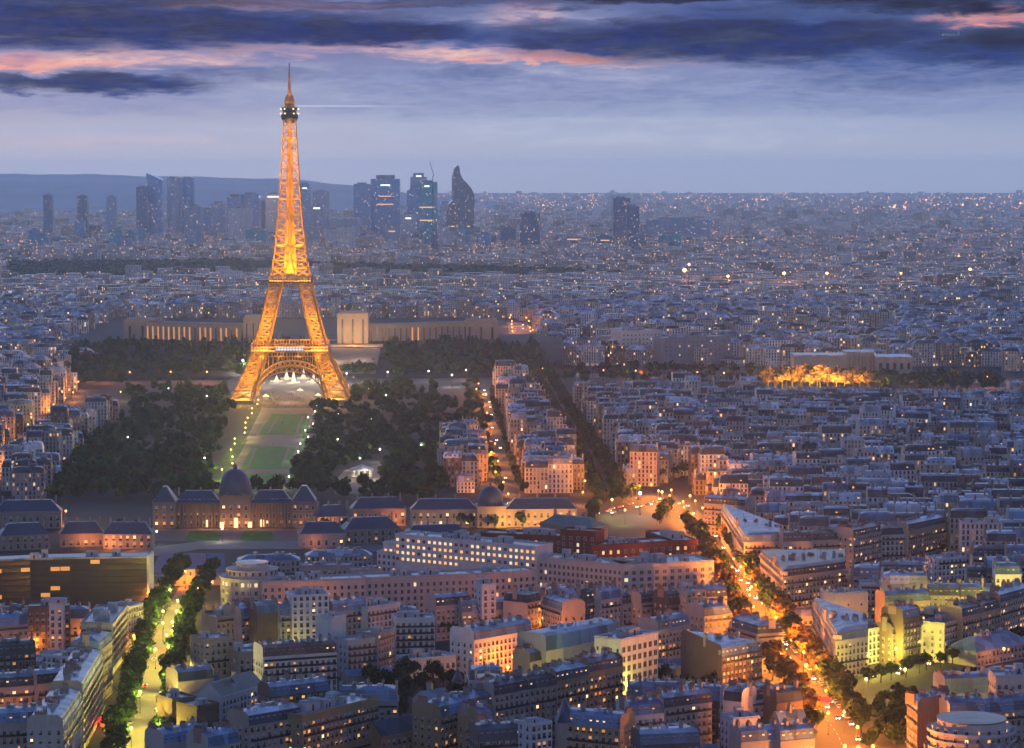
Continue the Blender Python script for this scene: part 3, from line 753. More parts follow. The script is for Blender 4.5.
# ------------------------------------------------------------------ the iron tower
TX, TY = (290.5 - 512) * 2760 / FOC, 2760.0
TOWER_ANG = R(2.4)
def tower():
    root = empty('lattice_tower', (TX, TY, 0), TOWER_ANG)
    tag(root, 'tall tapering iron lattice tower lit gold, standing above the park', 'tower')
    Z = [0, 20, 40, 57.6, 80, 100, 115.7, 135, 155, 180, 210, 240, 276]
    OUT = [59.0, 49.0, 40.2, 34.0, 28.0, 23.6, 20.2, 16.6, 14.2, 11.7, 9.4, 7.6, 5.6]
    INN = [36.0, 31.0, 25.6, 21.2, 16.0, 11.4, 7.6, 1.8, .9, .7, .6, .5, .4]
    oo = lambda z: float(np.interp(z, Z, OUT)); ii = lambda z: float(np.interp(z, Z, INN))
    def leg_part(name, sx, sy, z0, z1, step, r):
        mb = MB(); n = max(1, round((z1 - z0) / step)); zs = [z0 + (z1 - z0) * k / n for k in range(n + 1)]
        cor = lambda z: [(sx * ii(z), sy * ii(z), z), (sx * oo(z), sy * ii(z), z), (sx * oo(z), sy * oo(z), z), (sx * ii(z), sy * oo(z), z)]
        for za, zb in zip(zs, zs[1:]):
            A, B = cor(za), cor(zb)
            for i in range(4):
                j = (i + 1) % 4
                mb.bar(A[i], B[i], r)
                mb.bar(B[i], B[j], r * .5)
                mb.bar(A[i], B[j], r * .45); mb.bar(A[j], B[i], r * .45)
                ma = tuple((p + q) / 2 for p, q in zip(A[i], A[j])); mt = tuple((p + q) / 2 for p, q in zip(B[i], B[j]))
                if z0 < 3:
                    ml = tuple((p + q) / 2 for p, q in zip(A[i], B[i])); mr = tuple((p + q) / 2 for p, q in zip(A[j], B[j]))
                    for p, q in ((ma, ml), (ma, mr), (mt, ml), (mt, mr)): mb.bar(p, q, r * .28)
        return mb.build(name, M['tower_iron'], root)
    for sx in (-1, 1):
        for sy in (-1, 1):
            leg_part('leg', sx, sy, 3, 47, 9.0, .85)
            leg_part('upper_leg', sx, sy, 54, 114, 8.6, .72)
            leg_part('spire_column', sx, sy, 121, 274, 7.6, .58)
            mb = MB(); a, b = ii(0) - 2, oo(0) + 2
            mb.box(min(sx * a, sx * b), max(sx * a, sx * b), min(sy * a, sy * b), max(sy * a, sy * b), 0, 3.2)
            mb.build('pier', M['masonry'], root)
            # floodlights inside each leg
            for z in (7, 16, 26): m = (oo(z) + ii(z)) / 2; pt_light('floodlight', (sx * m, sy * m, z), 56000, (1.0, 0.46, 0.014), root, 1.0)
            for z in (60, 72, 82): m = (oo(z) + ii(z)) / 2; pt_light('floodlight', (sx * m, sy * m, z), 44000 if z < 90 else 26000, (1.0, 0.46, 0.014), root, 1.0)
            for z in (124, 140, 156): m = (oo(z) + ii(z)) / 2; pt_light('floodlight', (sx * m, sy * m, z), 60000, (1.0, 0.46, 0.014), root, .6)
    mb = MB(); zs = [124 + 10 * k for k in range(15)]
    for za, zb in zip(zs, zs[1:]):
        a, b = oo(za) * .34, oo(zb) * .34
        for (p, q) in (((-1, -1), (1, -1)), ((1, -1), (1, 1)), ((1, 1), (-1, 1)), ((-1, 1), (-1, -1))):
            mb.face([(p[0] * a, p[1] * a, za), (q[0] * a, q[1] * a, za), (q[0] * b, q[1] * b, zb), (p[0] * b, p[1] * b, zb)])
    mb.build('lift_core', M['tower_iron'], root)
    for z in (128, 142, 156, 168, 180, 192, 204, 216, 228, 240, 252, 264): pt_light('floodlight', (0, -oo(z) * .72, z), 9000 if z > 145 else 3500, (1.0, 0.46, 0.014), root, .4); pt_light('floodlight', (oo(z) * .72, 0, z), 5500 if z > 145 else 2500, (1.0, 0.46, 0.014), root, .4); pt_light('floodlight', (-oo(z) * .72, 0, z), 5000, (1.0, 0.46, 0.014), root, .4)
    for z in (): pt_light('floodlight', (0, 0, z), 130000 if z < 235 else 95000, (1.0, 0.46, 0.014), root, .6)
    for k in range(13):  # fill lights added outside the shaft to gild the front of its lattice
        z = 128 + k * 11.5
        for sx in (-1, 1): pt_light('floodlight', (sx * (oo(z) * .55 + 1), -oo(z) - 4.0, z), 3600, (1.0, 0.46, 0.014), root, .5)
    # arches between the legs
    for k in range(4):
        mb = MB(); ca, sa = math.cos(k * math.pi / 2), math.sin(k * math.pi / 2)
        T = lambda x, z: ((x * ca + oo(z) * .985 * sa), (x * sa - oo(z) * .985 * ca), z)
        N = 22; pin = []; pout = []
        for i in range(N + 1):
            t = math.pi * i / N
            pin.append(T(-33.5 * math.cos(t), 4 + 26 * math.sin(t))); pout.append(T(-37.0 * math.cos(t), 4 + 31 * math.sin(t)))
        for i in range(N):
            mb.bar(pin[i], pin[i + 1], .7); mb.bar(pout[i], pout[i + 1], .7); mb.bar(pin[i], pout[i + 1], .3); mb.bar(pout[i], pin[i + 1], .3)
        for i in range(2, N - 1):
            x = -37.0 * math.cos(math.pi * i / N); mb.bar(pout[i], T(x, 44), .3)
        for q in range(-5, 6): mb.bar(T(q * 6 - 3, 44), T(q * 6 + 3, 38), .22) if abs(q) > 3 else None
        mb.build('arch', M['tower_iron'], root)
    def platform(name, half, z0, z1, posts, hole, mat='tower_iron'):
        mb = MB()
        for s in (-1, 1):
            mb.box(-half, half, min(s * half, s * hole), max(s * half, s * hole), z0, z0 + 1.2, bottom=True)
            mb.box(min(s * half, s * hole), max(s * half, s * hole), -hole, hole, z0, z0 + 1.2, bottom=True)
        zz = z0 + (z1 - z0) * .45
        for s in (-1, 1):
            for lo, hi in ((z0 - 4.2, z0 - 3.4), (zz, zz + .7), (z1, z1 + .7)):
                g = half - (.7 if lo < z0 else 0)
                mb.box(-g, g, min(s * g, s * (g - .6)), max(s * g, s * (g - .6)), lo, hi, bottom=True); mb.box(min(s * g, s * (g - .6)), max(s * g, s * (g - .6)), -g, g, lo, hi, bottom=True)
            for i in range(posts + 1):
                x = -half + 2 * half * i / posts
                for a, b in (((x, s * half, z0 - 3.6), (x, s * half, z1 + .3)), ((s * half, x, z0 - 3.6), (s * half, x, z1 + .3))): mb.bar(a, b, .3)
        return mb.build(name, M[mat], root)
    platform('first_platform', 37.5, 48.0, 55.5, 26, 20)
    platform('second_platform', 20.8, 115.2, 121.5, 16, 8, 'dark_iron')
    for z, h, n in ((45, 36.6, 4),):
        for i in range(n):
            x = -h + 2 * h * (i + .5) / n
            pt_light('floodlight', (x, -h - 3.5, z - 1), 1800, (1.0, 0.46, 0.014), root, .6)
    for x in (): pt_light('floodlight', (x, -10, 125), 6500, (1.0, 0.6, 0.15), root, .6)
    # glazed pavilions on the first level
    mb = MB(); mb.box(-14, 14, -34, -25, 49.3, 53.6); mb.face([(-13, -34.05, 50), (13, -34.05, 50), (13, -34.05, 52.8), (-13, -34.05, 52.8)], mi=1)
    mb.build('pavilion', [M['white_trim'], M['pane_cool']], root)
    # lift shaft core and cross bands of the spire
    mb = MB()
    for z in (150, 165, 180, 196, 211, 226, 241, 256):
        o = oo(z) + .3; mb.box(-o, o, -o, o, z, z + .9, bottom=True)
    mb.build('cross_band', M['tower_iron'], root)
    # top gallery, dome, aerial
    mb = MB()
    mb.lathe([(5.6, 271), (8.0, 275), (8.4, 276), (8.4, 279.5), (6.6, 280), (6.6, 283), (8.0, 283.3), (8.0, 286), (5.2, 286.5), (4.8, 290)], 16)
    mb.build('top_gallery', M['ironwork'], root)
    for k in range(8):
        a = k * math.pi / 4; pt_light('floodlight', (9.6 * math.cos(a), 9.6 * math.sin(a), 288.5), 900, (1.0, 0.55, 0.12), root, .4)
    mb = MB(); mb.lathe([(5.2, 290), (5.0, 293), (3.6, 297), (1.8, 299.5), (1.5, 302)], 12); mb.build('dome', M['tower_iron'], root)
    mb = MB(); mb.lathe([(1.5, 302), (1.3, 311), (.9, 312), (.8, 321), (.5, 322), (.45, 329), (.0, 330)], 8)
    for z in (304, 307, 310, 314, 318, 327): mb.box(-1.7, 1.7, -.3, .3, z, z + .5, bottom=True)
    mb.build('aerial_mast', M['tower_iron'], root)
    pt_light('floodlight', (0, -4.5, 301), 800, (1.0, 0.4, 0.1), root, .3); pt_light('floodlight', (0, -4, 312), 500, (1.0, 0.3, 0.1), root, .3)
    for z, a in ((280.0, 0), (284.5, 1)):
        for k in range(6):
            q = k * math.pi / 3 + a; mb = MB(); x, y = 8.6 * math.cos(q), 8.6 * math.sin(q)
            mb.box(x - .5, x + .5, y - .5, y + .5, z - .5, z + .5, bottom=True); mb.build('gallery_lamp', M['lamp_yellow'], root)
    # searchlight beam from the gallery
    mb = MB(); d = Vector((math.cos(R(6)), math.sin(R(6)), 0)); up = Vector((0, 0, 1)); sd = d.cross(up); o0 = Vector((0, 0, 287.5))
    n = 10
    for i in range(n):
        a, b = 2 * math.pi * i / n, 2 * math.pi * (i + 1) / n; r0, r1, L = .5, 1.3, 130
        f = lambda t, rr, l: tuple(o0 + d * l + (sd * math.cos(t) + up * math.sin(t)) * rr)
        mb.face([f(a, r0, 8), f(b, r0, 8), f(b, r1, L), f(a, r1, L)])
    m = bpy.data.materials.new('beam'); m.use_nodes = True; g = NT(m.node_tree)
    e = g.n('ShaderNodeEmission'); e.inputs[0].default_value = (.85, .9, 1, 1)
    ox, oy, oz = g.sep(g.n('ShaderNodeTexCoord').outputs['Object'])
    fade = g.m('SUBTRACT', 1.0, g.m('DIVIDE', ox, 130.0), clamp=True)
    g.put(e.inputs[1], g.m('MULTIPLY', fade, 0.16))
    tr = g.n('ShaderNodeBsdfTransparent'); ad = g.n('ShaderNodeAddShader'); out = g.n('ShaderNodeOutputMaterial')
    g.l.new(e.outputs[0], ad.inputs[0]); g.l.new(tr.outputs[0], ad.inputs[1]); g.l.new(ad.outputs[0], out.inputs[0]); no_mis(m)
    mb.build('light_beam', m, root)
    take([(TX - 66, TY - 66), (TX + 66, TY - 66), (TX + 66, TY + 66), (TX - 66, TY + 66)])
tower()
# ------------------------------------------------------------------ landmarks: palace on the hill, business district, school with the dome, ministry
def hill_mound():
    mb = MB(); xs = [(60, 300), (110, 300), (520, 300), (570, 300)]
    xa, xb = -520, 60
    pts = [(3060, 0), (3110, 4), (3210, 22), (3260, 26), (3420, 26), (3700, 0)]
    for (y0, z0), (y1, z1) in zip(pts, pts[1:]): mb.face([(xa, y0, z0), (xb, y0, z0), (xb, y1, z1), (xa, y1, z1)])
    for x in (xa, xb):
        mb.face([(x, y, z) for y, z in pts])
    tag(mb.build('hill', M['earth']), kind='structure')
    mb = MB(); a, b = -212, -150
    mb.face([(a, 3075, 2.0), (b, 3075, 2.0), (b, 3206, 21.5 + 1), (a, 3206, 21.5 + 1)])
    mb.face([(a - 14, 3206, 23), (b + 14, 3206, 23), (b + 14, 3300, 27), (a - 14, 3300, 27)])
    tag(mb.build('esplanade_path', M['gravel_path']), kind='structure')
hill_mound()

def palace_wing(name, px0, px1, D0, D1, ytop, lab, pav, lit_pav):
    """curved gallery wing with tall window bays and a taller pavilion at each end"""
    root = empty(name, ((px0 - 512) * D0 / FOC, D0, 0)); tag(root, lab, 'palace', 'palace wings on the hill')
    ox, oy = root.location.x, root.location.y
    W = lambda px, D: ((px - 512) * D / FOC - ox, D - oy)
    n = 12; pts = []
    for i in range(n + 1):
        t = i / n; px = px0 + (px1 - px0) * t; D = D0 + (D1 - D0) * t - 28 * math.sin(t * math.pi) * 0; pts.append(W(px, D))
    zt = 223 - (ytop - 172) * (D0 + D1) / 2 / FOC
    mb = MB(); gl = MB(); cols = (0.36, .31, .27, 0)
    for (a, b) in zip(pts, pts[1:]):
        mb.face([(*a, 12), (*b, 12), (*b, zt), (*a, zt)], None, cols); d = Vector((b[0] - a[0], b[1] - a[1])).normalized(); nn = Vector((-d.y, d.x)) * 18
        mb.face([(*a, zt), (*b, zt), (b[0] + nn.x, b[1] + nn.y, zt), (a[0] + nn.x, a[1] + nn.y, zt)], None, (.3, .3, .32, 0))
        mb.face([(a[0] + nn.x, a[1] + nn.y, 12), (a[0] + nn.x, a[1] + nn.y, zt), (b[0] + nn.x, b[1] + nn.y, zt), (b[0] + nn.x, b[1] + nn.y, 12)], None, cols)
    mb.build('wall', M['stone_wall'], root)
    for i in range(n):
        for k in range(2):
            t = (i + .25 + .5 * k) / n
            q = W(px0 + (px1 - px0) * t, D0 + (D1 - D0) * t)
            gb = MB(); gb.box(-1.7, 1.7, -.12, .1, 24, zt - 5, mi=0, bottom=True); gb.face([(-1.4, -.14, 24.4), (1.4, -.14, 24.4), (1.4, -.14, zt - 5.4), (-1.4, -.14, zt - 5.4)], mi=1)
            o = gb.build('window', [M['masonry'], M['pane_amber' if rnd.random() < (.15 if lit_pav == 2 else .75) else 'dark_glass']], root); o.location = (q[0], q[1], 0)
    mb = MB()
    for (a, b) in zip(pts, pts[1:]):
        mb.bar((a[0], a[1] - .5, zt - .6), (b[0], b[1] - .5, zt - .6), .8, cols)
    mb.build('cornice', M['stone_wall'], root)
    for (pa, pb, D, yt) in pav:
        p = MB(); a, b = W(pa, D), W(pb, D); z = 223 - (yt - 172) * D / FOC
        p.box(a[0], b[0], a[1], a[1] + 32, 8, z, cols); p.box(a[0] + 2, b[0] - 2, a[1] + 2, a[1] + 30, z, z + 2, cols)
        m = 3; w = (b[0] - a[0])
        for i in range(m):
            x = a[0] + w * (i + .5) / m; p.box(x - w * .03, x + w * .03, a[1] - .2, a[1], 24, z - 7, mi=1)
        pv = p.build('pavilion', [M['stone_wall'], M['dark_glass']], root)
    return root
palace_wing('palace_wing', 124, 250, 3330, 3260, 322.5, 'long curved stone wing with lit window bays, left of the iron tower', [(123, 161, 3318, 320), (243, 263, 3248, 317)], 0)
palace_wing('palace_wing', 356, 497, 3260, 3330, 322.5, 'long curved stone wing with glowing end pavilion, right of the iron tower', [(337, 368, 3246, 313), (464, 498, 3314, 321)], 2)
def statue(px, D, z):
    root = empty('rooftop_statue', ((px - 512) * D / FOC, D, z)); tag(root, 'small bronze statue group on the glowing pavilion roof', 'statue')
    mb = MB(); mb.box(-3.2, 3.2, -2, 2, 0, 1.6); mb.build('plinth', M['masonry'], root)
    mb = MB(); mb.lathe([(1.2, 1.6), (1.4, 3), (.9, 5), (.5, 6), (.6, 6.8), (0, 7.4)], 8); mb.bar((0, 0, 5), (-3, 0, 6.6), .5, r2=.2); mb.bar((0, 0, 5), (3, 0, 6.6), .5, r2=.2); mb.build('figure', M['tower_iron'], root)
statue(353, 3260, 223 - (312 - 172) * 3246 / FOC + 2)
for px, D, z, pw in ((353, 3222, 30, 60000), (341, 3222, 38, 30000), (366, 3224, 38, 30000), (384, 3236, 30, 20000), (402, 3246, 30, 15000), (424, 3258, 30, 9000), (446, 3270, 30, 7000), (481, 3290, 30, 9000), (253, 3224, 30, 12000), (142, 3296, 30, 3500)):
    o = pt_light('facade_floodlight', ((px - 512) * D / FOC, D, z), pw * (.36 if px in (353, 341, 366) else .12), (1.0, 0.48, 0.13), None, 1.0)

# business district towers: px left, right, top row, base row, top shape, tint, lit share words
def office_tower(x0, x1, yt, yb, label, top='flat', tint=(.10, .14, .19), band=None, dep=None, poly=None, white_top=False, name='office_tower'):
    D = min(9200, CAM_H * FOC / (yb - HORIZON)) * rnd.uniform(.985, 1.015); s = D / FOC; z = lambda py: 223 - (py - HORIZON) * s
    cx = ((x0 + x1) / 2 - 512) * s; w = (x1 - x0) * s; d = dep or clamp(w * .8, 20, 60)
    root = empty(name, (cx, D, 0), rnd.uniform(-.12, .12)); tag(root, label, 'office tower')
    h = z(yt); mb = MB(); seed = rnd.random(); c = (*tint, seed)
    q = [(-w / 2, 0), (w / 2, 0), (w / 2, d), (-w / 2, d)]
    if top == 'round':
        q = [(w / 2 * math.cos(a), d / 2 + d / 2 * math.sin(a)) for a in [2 * math.pi * i / 14 for i in range(14)]]
    if poly:
        pl = [((px - (x0 + x1) / 2) * s, z(py)) for px, py in poly]; n = len(pl)
        mb.face([(x, 0, zz) for x, zz in pl], [(x / 3.5, zz / 4) for x, zz in pl], c); mb.face([(x, d, zz) for x, zz in pl[::-1]], None, c)
        for i in range(n):
            a, b = pl[i], pl[(i + 1) % n]; mb.face([(a[0], d, a[1]), (b[0], d, b[1]), (b[0], 0, b[1]), (a[0], 0, a[1])], None, c)
        mb.build('tower_body', M['tower_glass'], root)
    else:
        hb = h if top in ('flat', 'round') else h - (h * .06 if top == 'step' else h * .05)
        if top == 'slant':
            n = max(1, round(w / 3.5)); z1 = h - w * .42
            mb.face([(-w / 2, 0, 0), (w / 2, 0, 0), (w / 2, 0, z1), (-w / 2, 0, h)], [(0, .01), (n, .01), (n, z1 / 4), (0, h / 4)], c)
            mb.face([(w / 2, 0, 0), (w / 2, d, 0), (w / 2, d, z1), (w / 2, 0, z1)], None, c); mb.face([(-w / 2, d, 0), (-w / 2, 0, 0), (-w / 2, 0, h), (-w / 2, d, h)], None, c)
            mb.face([(w / 2, d, 0), (-w / 2, d, 0), (-w / 2, d, h), (w / 2, d, z1)], None, c); mb.face([(-w / 2, 0, h), (w / 2, 0, z1), (w / 2, d, z1), (-w / 2, d, h)], None, c)
            mb.build('tower_body', M['tower_glass'], root)
        else:
            add_walls(mb, q, 0, hb, c, seed, (), 3.6, 4.0); mb.face([(*p, hb) for p in q], None, (.2, .22, .26, 0), 1)
            mb.build('tower_body', [M['tower_glass'], M['zinc_roof']], root)
            t = MB()
            if top == 'step': t.box(-w * .32, w * .32, d * .2, d * .8, hb, h, (.16, .2, .26, 0))
            elif top == 'point': t.lathe([(w * .62, hb), (0, h)], 4, 0, d / 2, (.2, .24, .3, 0), a0=math.pi / 4, a1=math.pi / 4 + 2 * math.pi)
            else: t.box(-w * .3, w * .25, d * .3, d * .7, hb, hb + 5, (.2, .22, .26, 0))
            t.build('roof_cap', M['zinc_roof'], root)
    for by, col, k in band or ():
        zz = z(by); b = MB(); ww = w / 2 * (.82 if top != 'round' else .5); b.box(-ww * k, ww * k, -1.0, -.3 if not poly and top != 'round' else -.3, zz - 2.0, zz + 1.2, bottom=True); b.build('lit_band', M[col], root)
    return root
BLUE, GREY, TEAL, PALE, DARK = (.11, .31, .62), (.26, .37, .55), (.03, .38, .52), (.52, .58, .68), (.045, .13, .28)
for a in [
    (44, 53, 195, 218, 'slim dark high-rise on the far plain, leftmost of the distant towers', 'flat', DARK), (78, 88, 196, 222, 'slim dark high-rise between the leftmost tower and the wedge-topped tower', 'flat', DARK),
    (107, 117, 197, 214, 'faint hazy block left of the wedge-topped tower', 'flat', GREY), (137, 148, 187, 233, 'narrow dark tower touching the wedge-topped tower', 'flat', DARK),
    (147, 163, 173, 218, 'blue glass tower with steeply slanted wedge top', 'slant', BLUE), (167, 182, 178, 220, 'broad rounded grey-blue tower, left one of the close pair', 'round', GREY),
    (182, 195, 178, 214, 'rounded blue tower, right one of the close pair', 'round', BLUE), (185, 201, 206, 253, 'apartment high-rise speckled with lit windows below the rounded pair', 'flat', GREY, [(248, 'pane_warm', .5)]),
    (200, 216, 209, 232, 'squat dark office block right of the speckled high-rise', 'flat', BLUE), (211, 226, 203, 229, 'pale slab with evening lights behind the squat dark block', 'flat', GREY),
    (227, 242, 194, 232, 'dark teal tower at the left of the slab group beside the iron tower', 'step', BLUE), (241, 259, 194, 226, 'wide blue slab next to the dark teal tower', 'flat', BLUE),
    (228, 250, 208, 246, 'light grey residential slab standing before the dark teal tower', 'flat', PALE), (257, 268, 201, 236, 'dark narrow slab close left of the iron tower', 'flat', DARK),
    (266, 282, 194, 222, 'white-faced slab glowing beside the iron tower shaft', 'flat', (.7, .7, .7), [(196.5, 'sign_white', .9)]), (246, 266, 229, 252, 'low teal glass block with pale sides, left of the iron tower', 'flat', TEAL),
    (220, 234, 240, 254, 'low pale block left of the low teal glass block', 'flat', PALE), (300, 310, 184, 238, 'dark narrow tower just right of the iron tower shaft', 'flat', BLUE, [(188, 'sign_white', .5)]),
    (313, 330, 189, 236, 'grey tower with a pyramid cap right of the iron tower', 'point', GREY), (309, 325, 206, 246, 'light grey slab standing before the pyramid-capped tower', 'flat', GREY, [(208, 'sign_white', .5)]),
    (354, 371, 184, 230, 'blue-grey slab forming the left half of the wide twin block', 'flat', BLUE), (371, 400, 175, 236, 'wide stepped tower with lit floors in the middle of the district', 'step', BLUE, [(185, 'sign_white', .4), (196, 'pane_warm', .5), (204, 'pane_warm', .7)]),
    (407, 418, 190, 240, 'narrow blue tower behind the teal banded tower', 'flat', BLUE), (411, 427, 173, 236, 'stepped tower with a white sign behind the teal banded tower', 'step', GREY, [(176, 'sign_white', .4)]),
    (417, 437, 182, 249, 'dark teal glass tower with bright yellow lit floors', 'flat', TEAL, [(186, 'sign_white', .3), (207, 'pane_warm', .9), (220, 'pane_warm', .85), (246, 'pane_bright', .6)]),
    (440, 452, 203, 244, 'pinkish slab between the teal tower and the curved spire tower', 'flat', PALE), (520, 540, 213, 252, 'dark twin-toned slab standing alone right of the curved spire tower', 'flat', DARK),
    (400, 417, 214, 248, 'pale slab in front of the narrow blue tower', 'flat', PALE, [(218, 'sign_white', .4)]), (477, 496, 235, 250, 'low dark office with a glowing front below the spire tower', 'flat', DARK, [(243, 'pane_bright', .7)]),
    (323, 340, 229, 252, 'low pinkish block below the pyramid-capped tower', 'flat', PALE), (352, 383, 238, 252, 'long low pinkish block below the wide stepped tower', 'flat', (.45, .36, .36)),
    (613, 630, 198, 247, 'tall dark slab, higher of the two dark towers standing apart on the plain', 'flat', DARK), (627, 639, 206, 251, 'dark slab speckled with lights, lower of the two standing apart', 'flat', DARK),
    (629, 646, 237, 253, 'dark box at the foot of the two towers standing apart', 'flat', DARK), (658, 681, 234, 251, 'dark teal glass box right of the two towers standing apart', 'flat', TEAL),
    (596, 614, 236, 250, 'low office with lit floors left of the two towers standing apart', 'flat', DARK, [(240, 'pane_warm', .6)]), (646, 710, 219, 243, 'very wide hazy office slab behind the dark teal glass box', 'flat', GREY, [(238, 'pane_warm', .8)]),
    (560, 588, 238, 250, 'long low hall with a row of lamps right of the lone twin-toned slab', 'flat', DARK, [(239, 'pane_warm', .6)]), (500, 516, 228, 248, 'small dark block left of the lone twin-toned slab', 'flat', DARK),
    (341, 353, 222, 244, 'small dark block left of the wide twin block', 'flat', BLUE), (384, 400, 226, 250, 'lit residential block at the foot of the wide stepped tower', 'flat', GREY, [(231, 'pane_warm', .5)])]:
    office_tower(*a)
office_tower(446, 475, 166, 246, 'tall curved glass tower tapering to a thin spire at one side', tint=(.09, .14, .21), poly=[(447, 246), (474, 246), (474.5, 195), (472, 189), (467, 183), (463, 179), (460.5, 174), (459.5, 167), (458, 165), (455, 168), (453, 176), (453, 200), (449, 204), (447, 212)], band=[(226, 'pane_warm', .8)])
def arch_block():
    D = 8300; s = D / FOC; root = empty('office_arch', ((344 - 512) * s, D, 0)); tag(root, 'long pale hall between the pyramid-capped tower and the wide twin block', 'office building')
    mb = MB(); w = 15 * s
    mb.box(-w, w, 0, 60, 0, 223 - (219 - 172) * s, (.55, .56, .6, 0)); mb.build('wall', M['stone_wall'], root)
    mb = MB(); mb.box(-w - 1, w + 1, -1, 61, 223 - (219 - 172) * s, 223 - (218 - 172) * s, (.6, .62, .66, 0)); mb.build('roof', M['zinc_roof'], root)
arch_block()
for k in range(34):
    px = rnd.choice((rnd.uniform(130, 270), rnd.uniform(300, 500), rnd.uniform(300, 480), rnd.uniform(20, 140))); yb = rnd.uniform(244, 256); hh = rnd.uniform(8, 26); w = rnd.uniform(7, 17)
    o = office_tower(px, px + w, yb - hh, yb, 'small hazy block crowding the feet of the far business district towers', 'flat', rnd.choice((BLUE, GREY, GREY, PALE, TEAL, DARK)), name='office_block'); o['group'] = 'small blocks of the far business district'
def crane(px, y0, y1):
    D = 8000; s = D / FOC; root = empty('construction_crane', ((px - 512) * s, D, 0)); tag(root, 'thin crane rising above the teal banded tower', 'crane')
    z1 = 223 - (y1 - 172) * s; z0 = 0
    mb = MB(); mb.bar((0, 0, 0), (0, 0, 223 - (y0 - 172) * s), 1.3); mb.build('mast', M['ironwork'], root)
    mb = MB(); mb.bar((3, 0, 223 - (y0 - 172) * s), (-9, 0, z1), 1.2, r2=.6); mb.build('jib', M['ironwork'], root)
crane(433, 176, 161)

# bois: the dark band of forest before the business district
pts = []
for k in range(2600):
    px = rnd.uniform(-10, 640); t = rnd.random()
    top, bot = np.interp(px, [0, 240, 300, 480, 560, 640], [263, 261, 264, 268, 271, 276]), np.interp(px, [0, 240, 300, 480, 560, 640], [281, 279, 281, 282, 281, 279])
    py = top + (bot - top) * t + 2.2
    D = CAM_H * FOC / (py - HORIZON); pts.append(((px - 512) * D / FOC, D, rnd.uniform(12, 18), rnd.uniform(12, 20)))
woodland('woodland', pts, M['leaves'])
NO_BUILD.append([(0, 264), (240, 261), (480, 268), (640, 276), (640, 281), (480, 285), (240, 283), (0, 285)])

# ------------------------------------------------------------------ military school with the dome
def dome_mb(r, h, z, n=16):
    mb = MB(); prof = [(r * 1.06, z), (r * 1.06, z + .7), (r, z + .8)] + [(r * math.cos(t) ** .75, z + .8 + h * math.sin(t)) for t in [i * math.pi / 2 / 8 * .94 for i in range(1, 9)]] + [(0, z + .8 + h)]
    mb.lathe(prof, n); return mb
def palace_block(root, name, x0, x1, y0, y1, h, roofh, wall, lit, cell=4.2, floor=5.0, arch=False, rmat='slate', winlimit=40):
    loc = [(x0, y0), (x1, y0), (x1, y1), (x0, y1)]
    w = MB(); add_walls(w, loc, 0, h, wall, rnd.random(), (0, 1, 2, 3)); w.box(x0 - .5, x1 + .5, y0 - .5, y1 + .5, h - .8, h, wall, bottom=True); w.box(x0 - .15, x1 + .15, y0 - .15, y0, h * .48, h * .48 + .5, wall)
    o = w.build('wall', M['stone_wall'], root)
    r = MB(); add_roof(r, loc, h, 'hip', (1, 1, 1, 0), wall, roofh); ro = r.build('roof', [M[rmat], M['stone_wall']], root)
    facade_windows(root, loc[0], loc[1], 0, h - .6, cell, floor, lit, winlimit, '', 0, .9, (1.25, 1.45))
    return o, ro
